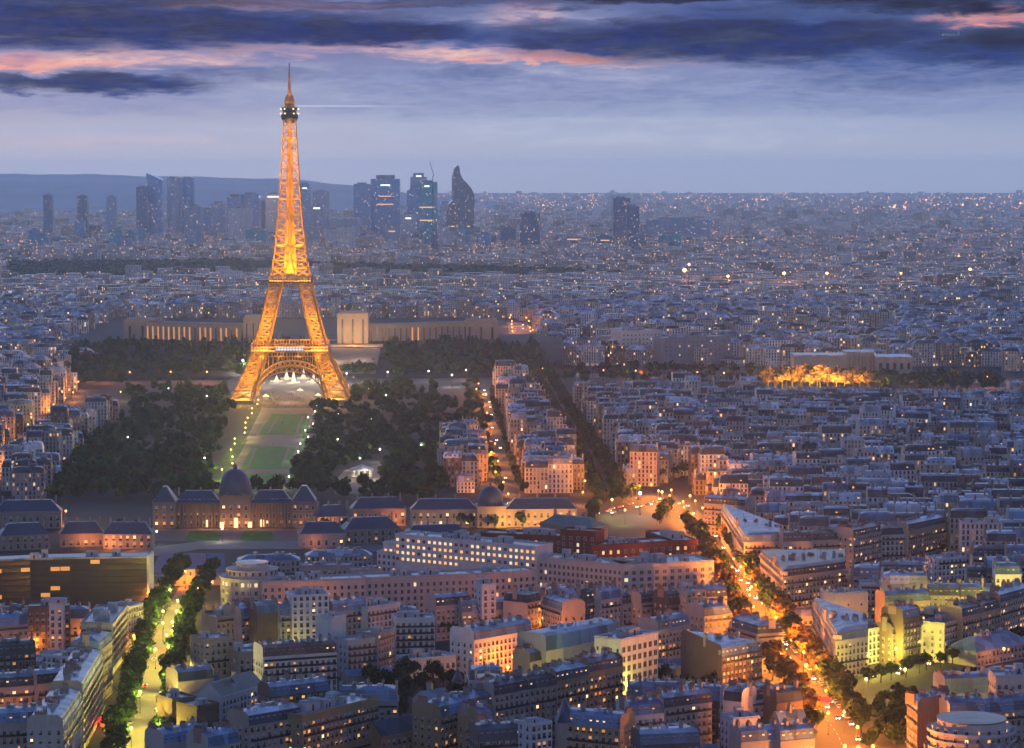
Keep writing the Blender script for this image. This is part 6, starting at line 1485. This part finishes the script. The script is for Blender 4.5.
for px, py, h in ((520, 527, 13), (523, 528, 10), (495, 528, 9), (462, 528, 11), (470, 529, 11), (325, 536, 13), (346, 536, 13), (122, 536, 12), (133, 537, 12), (10, 510, 10)):
    p = P(px, py); tree(p.x, p.y, h, 'round dark tree standing in the yard of the school ranges', 'trees in the school yards')
for px, py in ((455, 600), (250, 700), (340, 722), (372, 690), (600, 690), (660, 690), (800, 640), (705, 695), (690, 700), (760, 735), (632, 668), (938, 560), (1000, 570), (730, 690), (560, 670), (430, 640), (446, 640), (440, 625), (680, 700), (715, 698)):
    p = P(px, py); tree(p.x, p.y, rnd.uniform(9, 14), 'dark courtyard tree squeezed between the near apartment houses', 'scattered courtyard trees')
pts = []
for k in range(150):
    px, py = rnd.uniform(842, 1040), rnd.uniform(660, 760)
    if inside((px, py), [(852, 716), (905, 704), (985, 684), (1040, 668), (1040, 690), (990, 706), (945, 735), (905, 752), (866, 756)]): p = P(px, py); pts.append((p.x, p.y, rnd.uniform(9, 13), rnd.uniform(4, 6)))
woodland('dark_park_foliage', pts, M['leaves'])
# golden floodlit trees before the museum
for k in range(26):
    px = 768 + 102 * (k % 13) / 12 + rnd.uniform(-2, 2); D = 2884 + (k // 13) * -14 + (k % 3) * 8; x = (px - 512) * D / FOC
    tree(x, D, (rnd.uniform(25, 31) if k < 13 else rnd.uniform(18, 24)) * (1 if px < 845 else .8), 'golden tree in the floodlit grove before the museum', 'floodlit golden trees', True, wide=.40)
for k in range(9):
    px = 772 + 92 * k / 8; D = 2848; pt_light('tree_floodlight', ((px - 512) * D / FOC, D, 5 + (k % 3) * 5), 130000 * (1.4 if 2 < k < 7 else .5), (1.0, .47, .08), None, 1.0)
# wooded park: one mass of crowns, with the lawns and paths kept open
open_px = [[(125, 391), (238, 391), (238, 381), (125, 381)], [(352, 391), (470, 387), (470, 378), (352, 380)], [(206, 496), (292, 496), (300, 470), (318, 404), (236, 404), (222, 440)], [(226, 410), (354, 410), (354, 378), (226, 378)], [(334, 494), (374, 494), (388, 472), (380, 463), (344, 469)], [(446, 390), (470, 390), (470, 411), (447, 411)], [(488, 500), (484, 400), (478, 380), (560, 372), (560, 500)]]
pts = []
for k in range(2400):
    px, py = rnd.uniform(40, 500), rnd.uniform(347, 502)
    if any(inside((px, py), o) for o in open_px): continue
    if not inside((px, py), [(50, 502), (66, 470), (90, 440), (128, 402), (100, 378), (100, 349), (500, 349), (482, 378), (474, 392), (477, 412), (485, 431), (447, 431), (443, 503), (320, 505), (316, 499), (238, 499), (150, 506), (60, 506)]): continue
    if inside((px, py), [(82, 436), (132, 400), (132, 418), (100, 440)]): continue
    p = P(px, py); zz = 0
    if p.y > 3300: continue
    if True: pts.append((p.x, p.y, rnd.uniform(8, 18), rnd.uniform(3.5, 9)))
woodland('park_woodland', pts, M['leaves'])
pts = []
for k in range(420):
    x = rnd.uniform(-500, 30); y = rnd.uniform(3080, 3240)
    if -214 < x < -148: continue
    z = float(np.interp(y, [3060, 3110, 3210, 3260], [0, 4, 22, 26])); pts.append((x, y, 14 + z, rnd.uniform(6, 10)))
woodland('hillside_woodland', [(x, y, h, r) for x, y, h, r in pts], M['leaves'])
pts = [((px - 512) * D / FOC, D, rnd.uniform(14, 20), rnd.uniform(6, 10)) for px, D in [(rnd.uniform(880, 1000), rnd.uniform(2830, 2960)) for _ in range(60)] + [(rnd.uniform(770, 880), rnd.uniform(2925, 2965)) for _ in range(26)] + [(rnd.uniform(-10, 100), rnd.uniform(2900, 3000)) for _ in range(60)]]
woodland('river_woodland', pts, M['leaves'])

# ------------------------------------------------------------------ cars on the lit streets
def car_parts(paint):
    mb = MB(); mb.box(-.88, .88, -2.1, 2.1, .32, .82, bottom=True); mb.face([(-.88, -2.1, .82), (.88, -2.1, .82), (.80, -1.5, .95), (-.80, -1.5, .95)]); mb.face([(.88, 2.1, .82), (-.88, 2.1, .82), (-.8, 1.7, .95), (.8, 1.7, .95)])
    body = mb.mesh('body', M[paint])
    mb = MB(); lo = [(-.8, -1.25, .82), (.8, -1.25, .82), (.8, 1.7, .82), (-.8, 1.7, .82)]; hi = [(-.62, -.5, 1.42), (.62, -.5, 1.42), (.62, 1.2, 1.42), (-.62, 1.2, 1.42)]
    for i in range(4): j = (i + 1) % 4; mb.face([lo[i], lo[j], hi[j], hi[i]], mi=0)
    mb.face(hi, mi=1); cabin = mb.mesh('cabin', [M['dark_glass'], M[paint]])
    mb = MB()
    n = 10
    for s in (-.11, .11): mb.face([(s, .32 * math.cos(2 * math.pi * i / n * (1 if s > 0 else -1)), .32 * math.sin(2 * math.pi * i / n * (1 if s > 0 else -1))) for i in range(n)])
    for i in range(n):
        a, b = 2 * math.pi * i / n, 2 * math.pi * (i + 1) / n; mb.face([(-.11, .32 * math.cos(a), .32 * math.sin(a)), (.11, .32 * math.cos(a), .32 * math.sin(a)), (.11, .32 * math.cos(b), .32 * math.sin(b)), (-.11, .32 * math.cos(b), .32 * math.sin(b))])
    return body, cabin, mb.mesh('wheel', M['tyre_rubber'])
plain('paint_silver', (.45, .46, .48), .3); plain('paint_black', (.03, .03, .035), .3); plain('paint_red', (.4, .03, .03), .3); plain('paint_white', (.7, .7, .7), .3)
lamp('head_lamp', (1.0, .80, .50), 7.0); lamp('tail_lamp', (1.0, .05, .02), 6.0)
def bulb(mat, r):
    mb = MB(); mb.lathe([(0, -r), (r, 0), (0, r)], 6); return mb.mesh('headlight' if mat == 'head_lamp' else 'taillight', M[mat])
HEADL, TAILL = bulb('head_lamp', .42), bulb('tail_lamp', .36)
def make_car(paint):
    b, c, w = car_parts(paint); t = empty('parked_car'); put('body', b, t); put('cabin', c, t)
    for x in (-.8, .8):
        for y in (-1.35, 1.3): put('wheel', w, t, (x, y, .32))
    return t
def add_lights(t, on):
    for x in (-.62, .62): put('headlight', HEADL, t, (x, -2.3, .7)); put('taillight', TAILL, t, (x, 2.3, .75))
PROTO = {k: make_car('paint_' + k) for k in ('silver', 'black', 'red', 'white')}
first = {k: True for k in PROTO}
def car(x, y, a, driving, where):
    k = rnd.choice(('silver', 'black', 'black', 'white', 'silver', 'red')); t = copy_tree(PROTO[k]); t.name = 'driving_car' if driving else 'parked_car'
    t.location = (x, y, .05); t.rotation_euler.z = a
    if driving: add_lights(t, True)
    tag(t, f"{k} car {'driving with lights on' if driving else 'parked'} {where}", 'car', f"{k} {'driving' if driving else 'parked'} cars {where}")
for pts, n, where, off in ((BOUL, 64, 'on the orange-lit boulevard', 5.5), (PARKST, 8, 'on the street by the dark park', 3.0), (WEST_ST, 16, 'in the street by the wooded park', 3.2), (AVENUE, 4, 'on the yellow-lit avenue', 3.5), ([(521, 362), (524, 345), (517, 322)], 16, 'on the blazing avenue beyond the river', 5.0), ([(600, 515), (640, 505), (690, 512)], 12, 'on the lit square', 4.0)):
    pl = along(pts, 6.0); rnd.shuffle(pl)
    for x, y, a in pl[:n]:
        s = rnd.choice((1, -1)); o = off * s * rnd.uniform(.5, 1.5); car(x - math.sin(a) * o, y + math.cos(a) * o, a + (math.pi / 2 if s > 0 else -math.pi / 2), True, where)
for pts, where, offs, prob in ((AVENUE[:-1], 'along the yellow-lit avenue', (6.8, -6.8), .62), (BOUL[1:-2], 'along the orange-lit boulevard', (8.5, -8.5), .5)):
    for x, y, a in along(pts, 5.6):
        for o in offs:
            if rnd.random() < prob: car(x - math.sin(a) * o, y + math.cos(a) * o, a + math.pi / 2 * rnd.choice((1, -1)), False, where)
for k, t in PROTO.items():
    for c in list(t.children): bpy.data.objects.remove(c)
    bpy.data.objects.remove(t)
# red lit awning at the junction, traffic lights
def awning(px, py, label):
    p = P(px, py); root = empty('kiosk', (p.x, p.y, 0), .3); tag(root, label, 'kiosk')
    mb = MB(); mb.box(-2.2, 2.2, -1.5, 1.5, 0, 2.6, (.3, .25, .22, 0)); mb.build('wall', M['stone_wall'], root)
    mb = MB(); mb.face([(-2.8, -3.2, 2.5), (2.8, -3.2, 2.5), (2.8, 1.6, 3.6), (-2.8, 1.6, 3.6)]); mb.face([(-2.8, -3.2, 2.1), (2.8, -3.2, 2.1), (2.8, -3.2, 2.5), (-2.8, -3.2, 2.5)]); mb.build('awning', M['sign_red'], root)
    pt_light('awning_light', (0, -5, 2.5), 2500, (1, .05, .03), root, .5)
awning(823, 706, 'kiosk with glowing red awning at the boulevard junction'); awning(105, 726, 'kiosk with red awning under the trees left of the avenue')
def signal(px, py, label):
    p = P(px, py); root = empty('traffic_light', (p.x, p.y, 0)); tag(root, label, 'traffic light', 'red traffic lights of the boulevard')
    mb = MB(); mb.bar((0, 0, 0), (0, 0, 3.4), .09); mb.build('pole', M['ironwork'], root)
    mb = MB(); mb.lathe([(0, 3.2), (.45, 3.65), (0, 4.1)], 8); mb.build('lamp_head', M['lamp_red'], root)
for px, py in ((820, 687), (788, 672), (779, 655), (760, 640), (725, 590), (702, 540)): signal(px, py, 'red traffic light on the orange-lit boulevard')
# airliner catching the last light
def airliner():
    px, py, D = 948, 36, 5200; s = D / FOC; root = empty('airliner', ((px - 512) * s, D, 223 - (py - 172) * s), R(8)); tag(root, 'tiny distant airliner among the dark clouds at the upper right', 'aircraft')
    m = MB(); prof = [(0, -17), (1.2, -15), (2, -10), (2, 9), (1, 15), (.3, 17)]
    for (r0, x0), (r1, x1) in zip(prof, prof[1:]):
        for i in range(8):
            a, b = 2 * math.pi * i / 8, 2 * math.pi * (i + 1) / 8; m.face([(x0, r0 * math.cos(a), r0 * math.sin(a)), (x1, r1 * math.cos(a), r1 * math.sin(a)), (x1, r1 * math.cos(b), r1 * math.sin(b)), (x0, r0 * math.cos(b), r0 * math.sin(b))])
    m.build('fuselage', M['white_canvas'], root)
    for sy in (-1, 1):
        w = MB(); w.box(-2.5, 2.5, -.2, .2, -.2, .2); w = MB(); w.face([(-3, 0, -.5), (3, 0, -.5), (6, 16 * sy, .4), (4, 16 * sy, .4)]); w.face([(-3, 0, -.8), (3, 0, -.8), (6, 16 * sy, .2), (4, 16 * sy, .2)][::-1]); w.build('wing', M['white_canvas'], root)
    t = MB(); t.face([(11, 0, .5), (16, 0, .5), (17.5, 0, 6), (15, 0, 6)]); t.face([(11, .3, .5), (16, .3, .5), (17.5, .3, 6), (15, .3, 6)][::-1]); t.build('tail_fin', M['white_canvas'], root)
    l = MB(); l.lathe([(0, -1.0), (1.4, 0), (0, 1.0)], 6, -15, 0); l.build('landing_light', M['lamp_white'], root)
airliner()
# ------------------------------------------------------------------ the blocks that fill the city
STYLES = [('cream', 4), ('pink-beige', 3), ('white', 8), ('pale grey', 4), ('sandy', 3), ('brown', 3)]
ROOFS = [('zinc', 7), ('slate', 5), ('blue', 3), ('tile', 1), ('gravel', 2), ('white', 2)]
def pick(t): return rnd.choices([a for a, _ in t], [b for _, b in t])[0]
def candidate_rows(zone, ang, depth=12.0, court=8.0, street=12.0, h=(17, 23), cross=110.0, skip=.05, wid=(11, 24), loose=1.0):
    """rows of terrace buildings over a world polygon; rows run at angle ANG; yields (row, poly, h)"""
    ca, sa = math.cos(ang), math.sin(ang); c = centroid(zone)
    to = lambda p: ((p[0] - c[0]) * ca + (p[1] - c[1]) * sa, -(p[0] - c[0]) * sa + (p[1] - c[1]) * ca)
    fr = lambda u, v: (c[0] + u * ca - v * sa, c[1] + u * sa + v * ca)
    L = [to(p) for p in zone]; u0, v0, u1, v1 = bbox(L); out = []; v = v0 + 2; row = 0; off = rnd.uniform(0, 60)
    while v < v1:
        u = u0 - off
        while u < u1:
            w = rnd.uniform(*wid)
            edge = (math.floor((u + 1000.5 * cross) / cross) + 1 - 1000.5) * cross
            if u + w > edge:
                w = edge - u
                if w < 9: u = edge + 9; continue
            d = depth * rnd.uniform(.85, 1.15)
            j0 = rnd.uniform(-1.4, 1.4) * loose; v += j0; q = [fr(u + .05, v + rnd.uniform(-.5, .5) * loose), fr(u + w - .05, v + rnd.uniform(-.5, .5) * loose), fr(u + w - .05, v + d), fr(u + .05, v + d)]; v -= j0
            u += w
            if rnd.random() < skip or not inside(centroid(q), zone): continue
            hh = rnd.uniform(*h) * rnd.uniform(.86, 1.12) if rnd.random() < .80 else rnd.uniform(7, 13) if rnd.random() < .6 else rnd.uniform(24, 31)
            out.append((row, q, hh))
        v += depth + (court if row % 2 == 0 else street); row += 1
    return out
CANDS = []
def zone(px, dirpx, where, z=0.0, **kw):
    """PX: the zone's outline in the picture; DIRPX: two picture points along its rows; WHERE: words for the labels"""
    a, b = P(*dirpx[0], z), P(*dirpx[1], z); ang = math.atan2(b.y - a.y, b.x - a.x); zp = ccw(poly_px(px))
    for row, q, h in candidate_rows(zp, ang, **kw):
        cx = centroid(q); sx, sy = project((cx[0], cx[1], 0)); tx, ty = project((cx[0], cx[1], h))
        if not (-30 < sx < 1054) or ty > 760: continue
        if any(inside((sx, sy), nb) for nb in NO_BUILD): continue
        if not is_free(q): continue
        xs = [project((*p, 0))[0] for p in q]; xa, xb = min(xs), max(xs); yb = min(p[1] for p in q)
        for (va, vb, vy, vd) in VIS:
            if vb > xa + 2 and va < xb - 2 and yb < vd:
                hv = PD(512, vy, cx[1]).z - 5.0
                if hv < h: h = hv
        if h < 4.5: continue
        CANDS.append((cx[1], row, q, h, where))
        TAKEN.append((bbox(q), q)) if kw.get('solid') else None
ORD = ['first', 'second', 'third', 'fourth', 'fifth', 'sixth', 'seventh', 'eighth', 'ninth', 'tenth', 'eleventh', 'twelfth', 'thirteenth', 'fourteenth', 'fifteenth', 'sixteenth', 'seventeenth', 'eighteenth', 'nineteenth', 'twentieth']
def ordinal(n):
    if n < 20: return ORD[n]
    return ['twenty', 'thirty', 'forty', 'fifty', 'sixty', 'seventy', 'eighty', 'ninety'][n // 10 - 2 if n < 100 else 7] + '-' + ORD[n % 10 - 1 if n % 10 else 9] if (n + 1) % 10 else ['thirtieth', 'fortieth', 'fiftieth', 'sixtieth'][(n + 1) // 10 - 3]
CARD = ['zero', 'one', 'two', 'three', 'four', 'five', 'six', 'seven', 'eight', 'nine', 'ten', 'eleven', 'twelve', 'thirteen', 'fourteen', 'fifteen', 'sixteen', 'seventeen', 'eighteen', 'nineteen']
def cardinal(n):
    if n < 20: return CARD[n]
    t = ['twenty', 'thirty', 'forty', 'fifty', 'sixty'][n // 10 - 2]; return t if n % 10 == 0 else t + '-' + CARD[n % 10]
def stuff_house(mb, q, h, far=0, party=(1, 3)):
    seed = rnd.random(); st = pick(STYLES); rf = pick(ROOFS)
    wc = jit(STONE[st], .3); rc = jit(ROOF[rf], .45)
    style = 'flat' if rnd.random() < .15 or rf == 'gravel' else ('mansard' if far < 2 or rnd.random() < .5 else 'hip')
    if far == 0:
        add_walls(mb, q, 0, h, wc, seed, party)
        add_roof(mb, q, h, style, jit(ROOF['slate'], .35) if rnd.random() < .5 else rc, wc, 4.0 * rnd.uniform(.7, 1.15), 1.0, 2.6, party, 1, 2, rc)
        if style != 'flat':
            for k in (0.03, .27, .5, .74, .97):
                if rnd.random() < .3: continue
                a = Vector(q[0]).lerp(Vector(q[1]), k); b = Vector(q[3]).lerp(Vector(q[2]), k); e = (b - a).normalized(); s = Vector((e.y, -e.x)) * .4; L = rnd.uniform(1.6, 5.5); p = a + e * rnd.uniform(1.5, 5.5); r = p + e * L; zt = h + 4.4 + rnd.uniform(1, 3)
                cc = (*jit(rnd.choice(((.40, .33, .28), (.60, .56, .52), (.24, .13, .10), (.5, .42, .36))), .3)[:3], 0); c4 = [p - s, p + s, r + s, r - s]
                for i in range(4): mb.face([(*c4[i], h + 1), (*c4[(i + 1) % 4], h + 1), (*c4[(i + 1) % 4], zt), (*c4[i], zt)], None, cc, 2)
                mb.face([(*c, zt) for c in c4], None, (.30, .13, .09, 0), 2)
            # dormers along the street slope
            a, b = Vector(q[0]), Vector(q[1]); L = (b - a).length; e = (b - a).normalized(); nn = Vector((-e.y, e.x)); n = max(1, round(L / 3.2))
            for i in range(n):
                if rnd.random() < .2: continue
                p = a + e * ((i + .5) * L / n) + nn * .4; c4 = [p - e * .6, p + e * .6, p + e * .6 + nn * 1.6, p - e * .6 + nn * 1.6]
                lit = rnd.random() < .1
                for k in range(4): mb.face([(*c4[k], h + .6), (*c4[(k + 1) % 4], h + .6), (*c4[(k + 1) % 4], h + 2.3), (*c4[k], h + 2.3)], None, (.04, .045, .06, 0) if k == 0 else (*rc[:3], 0), (3 if lit else 1) if k == 0 else 1)
                mb.face([(*c, h + 2.3) for c in c4], None, (*rc[:3], 0), 1)
        if rnd.random() < .55:
            a = Vector(q[0]).lerp(Vector(q[1]), rnd.uniform(.2, .8)); b = Vector(q[3]).lerp(Vector(q[2]), rnd.uniform(.2, .8)); p = a.lerp(b, rnd.uniform(.35, .65)); w = rnd.uniform(.8, 2.2); zz = h + (3.9 if style != 'flat' else -.3); mb.box(p.x - w, p.x + w, p.y - w * .6, p.y + w * .6, zz, zz + rnd.uniform(1.2, 3.2), (*jit(rnd.choice((STONE['white'], STONE['pale grey'], STONE['brown'])), .3)[:3], 0), 2)
        if style == 'flat':
            c = centroid(q); w = 1.8; 
            mb.box(c[0] - w, c[0] + w, c[1] - w, c[1] + w, h - .3, h + 2.6, (*wc[:3], 0), 2)
    else:
        add_walls(mb, q, 0, h, wc, seed, (), 3.2, 3.2)
        add_roof(mb, q, h, 'hip' if style != 'flat' else 'flat', rc, wc, 3.6, 1.5, 3, (), 1, 2) if far == 1 and style != 'flat' else mb.face([(*p, h) for p in q], None, rc, 1)
        if far == 1 and rnd.random() < .6:
            p = Vector(q[0]).lerp(Vector(q[2]), rnd.uniform(.3, .7)); w = rnd.uniform(.6, 1.6); mb.box(p.x - w, p.x + w, p.y - w * .6, p.y + w * .6, h, h + rnd.uniform(4, 6), (*jit((.45, .40, .36), .3)[:3], 0), 2)
STUFF_MATS = lambda: [M['stone_facade'], M['zinc_roof'], M['stone_wall'], M['pane_warm']]
def ends(q):
    """which of the two side walls touch a neighbour"""
    out = []
    for i, (a, b) in ((1, (q[1], q[2])), (3, (q[3], q[0]))):
        m = ((a[0] + b[0]) / 2, (a[1] + b[1]) / 2); c = centroid(q); d = (m[0] - c[0], m[1] - c[1]); L = math.hypot(*d); p = (m[0] + d[0] / L * 2.0, m[1] + d[1] / L * 2.0)
        if any(k[0] <= p[0] <= k[2] and k[1] <= p[1] <= k[3] and inside(p, f) for k, f in QUADS): out.append(i)
    return tuple(out)
QUADS = []
def near_city():
    """the largest-showing blocks become buildings of their own; the rest is one mass"""
    CANDS.sort(key=lambda c: c[0])
    solo, rest, ok = [], [], []
    occ = {}
    for c in CANDS:
        ok.append(c)
    QUADS.extend((bbox(c[2]), c[2]) for c in ok)
    solo, rest = ok[:N_SOLO], ok[N_SOLO:]
    groups = {}
    for c in solo: groups.setdefault((c[4], c[1]), []).append(c)
    rows_of = {}
    for (w, r) in groups: rows_of.setdefault(w, set()).add(r)
    for (w, r), lst in groups.items():
        rank = sorted(rows_of[w]).index(r)
        lst.sort(key=lambda c: project((*centroid(c[2]), c[3]))[0])
        for i, (y, row, q, h, _) in enumerate(lst):
            st = pick(STYLES); rf = pick(ROOFS); style = 'flat' if rf == 'gravel' or rnd.random() < .14 else 'mansard'
            rn = {'white': 'pale', 'zinc': 'zinc', 'slate': 'dark slate', 'blue': 'blue slate', 'tile': 'tiled', 'gravel': 'flat'}[rf] if style == 'mansard' else 'flat'
            lab = f"{st} building, {rn} roof, {ordinal(i)} from left, row {cardinal(rank + 1)} {w}"
            if h < 9: style = 'gable' if rnd.random() < .5 else 'flat'; lab = lab.replace('flat roof', 'low roof') if style == 'gable' else f"{st} building, flat roof, {ordinal(i)} from left, row {cardinal(rank + 1)} {w}"
            building(q, h, lab, style=style, wall=st, roof=rf if style != 'flat' else 'gravel', party=ends(q), front=(0,), detail=2 if y < 1500 else 1, lit=.085, register=False, limit=60, clutter=.8, mh=4.0 if style == 'mansard' else 3)
    mb = MB()
    for c in rest: stuff_house(mb, c[2], c[3], 0, ends(c[2]))
    tag(mb.build('city_blocks', STUFF_MATS()), kind='stuff')
    print('solo', len(solo), 'rest', len(rest))
N_SOLO = 190
WOODS = []
def far_city():
    r = rnd; mb = MB(); n = 0
    D = 2950.0
    # district by district: every cell of a loose grid has its own street direction
    cell = 260.0
    for j in range(int((9800 - D) / cell) + 1):
        y0 = D + j * cell
        half = (y0 + cell) * 560 / FOC + 150
        for i in range(-int(half / cell) - 1, int(half / cell) + 1):
            x0 = i * cell; ang = r.uniform(-.5, .5) if r.random() < .75 else r.uniform(-1.57, 1.57)
            zp = [(x0, y0), (x0 + cell, y0), (x0 + cell, y0 + cell), (x0, y0 + cell)]
            far = 1 if y0 < 4300 else 2
            tall = r.random() < (.04 if y0 < 5500 else .30)
            kw = dict(depth=12, court=9, street=15, cross=95, wid=(14, 28), skip=.06) if y0 < 4600 else dict(depth=15, court=16, street=24, cross=120, wid=(20, 44), skip=.15)
            for row, q, h in candidate_rows(zp, ang, h=(17, 24) if not tall else (20, 38), **kw):
                c = centroid(q); sx, sy = project((c[0], c[1], 0))
                if not (-20 < sx < 1044): continue
                if any(inside((sx, sy), nb) for nb in NO_BUILD): continue
                if far == 1 and not is_free(q): continue
                if y0 > 6200:
                    h *= r.uniform(.5, 1.15)
                    if r.random() < .25: continue
                stuff_house(mb, q, h, far); n += 1
    tag(mb.build('distant_city', [M['far_facade'], M['zinc_roof'], M['stone_wall'], M['pane_warm']]), kind='stuff')
    # suburbs toward the hills
    mb = MB()
    for k in range(6500):
        d = 9000 * (1 / (1 - r.random() * .68)); x = (r.uniform(-20, 1044) - 512) * d / FOC; w, dp, h = r.uniform(20, 70), r.uniform(15, 40), r.uniform(7, 26) if r.random() < .93 else r.uniform(30, 55)
        a = r.uniform(-.6, .6); ca, sa = math.cos(a), math.sin(a)
        q = [(x + u * ca - v * sa, d + u * sa + v * ca) for u, v in ((0, 0), (w, 0), (w, dp), (0, dp))]
        stuff_house(mb, q, h, 2)
    tag(mb.build('suburb', [M['far_facade'], M['zinc_roof'], M['stone_wall'], M['pane_warm']]), kind='stuff')
    print('far', n)
def far_lamps():
    """pinpoint street lights over the far city, too many to count"""
    for nm, mat, share in (('distant_street_lighting', 'lamp_far', .75), ('distant_white_lighting', 'lamp_far_white', .25)):
        mb = MB()
        def spot(x, y, z, s):
            t = [(x - s, y, z), (x, y - s, z), (x + s, y, z), (x, y + s, z)]
            for i in range(4):
                mb.face([t[i], t[(i + 1) % 4], (x, y, z + s)]); mb.face([t[(i + 1) % 4], t[i], (x, y, z - s)])
        for k in range(int(2600 * share)):
            d = 2900 + 7200 * rnd.random() ** .8; px = rnd.uniform(0, 1024); x = (px - 512) * d / FOC
            sx, sy = project((x, d, 0))
            if any(inside((sx, sy), nb) for nb in NO_BUILD): continue
            spot(x, d, rnd.uniform(16, 27) , d / FOC * rnd.uniform(.22, .55))
        for k in range(int(800 * share)):
            py = 174 + 44 * rnd.random() ** 1.1; px = rnd.uniform(430, 1024) if rnd.random() < .8 else rnd.uniform(0, 430)
            d = CAM_H * FOC / max(16, py - HORIZON); 
            if d > 26000: d = rnd.uniform(13000, 26000)
            z = rnd.uniform(24, 34)
            spot((px - 512) * d / FOC, d, z, d / FOC * rnd.uniform(.25, .6))
        # lit roads drawn across the plain
        for (xa, ya), (xb, yb), n, s in ROADS_FAR:
            for k in range(int(n * share)):
                t = rnd.random(); px, py = xa + (xb - xa) * t + rnd.gauss(0, .8), ya + (yb - ya) * t + rnd.gauss(0, .5); p = P(px, py, 12); spot(p.x, p.y, 12, p.y / FOC * s * rnd.uniform(.5, 1.3))
        tag(mb.build(nm, M[mat]), kind='stuff')
ROADS_FAR = [((600, 201), (690, 198), 40, .7), ((740, 200), (800, 199), 26, .7), ((880, 207), (1024, 203), 90, .8), ((920, 200), (1010, 197), 40, .7), ((958, 258), (974, 236), 130, 1.5), ((700, 276), (1024, 285), 130, .7), ((480, 204), (600, 206), 40, .6), ((820, 222), (1024, 216), 60, .55),
             ((30, 243), (68, 243), 30, .9), ((0, 236), (60, 240), 30, .7), ((95, 201), (130, 201), 20, .6), ((545, 231), (600, 238), 24, .6), ((700, 240), (1010, 250), 80, .5)]
far_city()
far_lamps()
A0 = R(2.7)
def zone_a(px, ang, where, **kw):
    a = P(*px[0]); b = a + Vector((math.cos(ang), math.sin(ang), 0)) * 50
    zone(px, (project((*a.xy, 0)), project((*b.xy, 0))), where, **kw)
zone_a([(-20, 640), (112, 640), (98, 690), (80, 800), (-20, 800)], R(3.5), 'left of the lower avenue', depth=12, court=5, street=8)
zone_a([(214, 630), (540, 630), (540, 800), (160, 800)], R(3), 'right of the lower avenue', depth=12, court=5, street=8)
zone_a([(540, 600), (716, 600), (760, 640), (790, 690), (860, 800), (540, 800)], R(-4), 'left of the boulevard', depth=12, court=5, street=8)
zone_a([(716, 512), (1050, 500), (1050, 632), (985, 642), (846, 686), (806, 680), (770, 622), (740, 565)], R(-3), 'right of the boulevard', depth=12.5, court=6, street=9)
zone_a([(905, 752), (1050, 725), (1050, 800), (900, 800)], R(3), 'below the dark park', depth=12, court=5, street=8)
zone_a([(690, 492), (720, 468), (850, 458), (1050, 442), (1050, 500), (716, 512)], R(5), 'beyond the boulevard', depth=12.5, court=5, street=9)
zone_a([(626, 489), (572, 404), (800, 405), (800, 432), (690, 448), (640, 489)], A0, 'right of the straight avenue', depth=12, court=5, street=9)
zone_a([(640, 489), (690, 448), (800, 432), (850, 430), (850, 458), (720, 468)], R(-14), 'above the boulevard corner', depth=12, court=5, street=9)
zone_a([(800, 405), (1050, 405), (1050, 428), (850, 430), (800, 432)], R(9), 'below the golden trees', depth=12, court=5, street=9)
zone_a([(850, 430), (1050, 428), (1050, 442), (850, 458)], R(-20), 'at the middle right edge', depth=12, court=5, street=9)
zone_a([(524, 500), (500, 390), (540, 390), (590, 486), (590, 494)], A0, 'left of the straight avenue', depth=12.5, court=5, street=8, cross=400)
zone_a([(443, 500), (447, 450), (482, 450), (491, 498)], A0, 'beside the wooded park', depth=12.5, court=5, street=8, cross=400)
zone_a([(-20, 500), (-20, 392), (94, 388), (80, 400), (42, 428), (-4, 470)], R(4), 'far left terraces', depth=12.5, court=5, street=8)
zone_a([(2, 500), (8, 478), (46, 436), (70, 430), (90, 434), (60, 470), (44, 500)], R(4), 'terraces at the park edge', depth=12.5, court=5, street=8)
zone_a([(445, 408), (444, 398), (469, 398), (470, 416), (446, 416)], A0, 'amid the wooded park', depth=12, court=5, street=8)
zone_a([(92, 420), (128, 406), (136, 420), (92, 442)], R(4), 'at the park corner', depth=12.5, court=5, street=8)
near_city()
# lamps glowing in the gaps between the blocks
k = 0
while k < 55:
    px, py = rnd.uniform(0, 1024), 400 + 345 * rnd.random() ** 1.2
    p = P(px, py)
    if any(inside((px, py), nb) for nb in NO_BUILD) or not is_free([(p.x - 2, p.y - 2), (p.x + 2, p.y - 2), (p.x + 2, p.y + 2), (p.x - 2, p.y + 2)]) or any(b[0] - 2 < p.x < b[2] + 2 and b[1] - 2 < p.y < b[3] + 2 and inside((p.x, p.y), f) for b, f in QUADS): continue
    street_lamp(p.x, p.y, rnd.choice(('lamp_orange', 'lamp_orange', 'lamp_orange', 'lamp_yellow')), rnd.uniform(2500, 8000), 'lamp glowing in a gap between the crowded city blocks', 'lamps in the side streets'); k += 1
print('objects', len(bpy.data.objects), 'lights', sum(o.type == 'LIGHT' for o in bpy.data.objects))
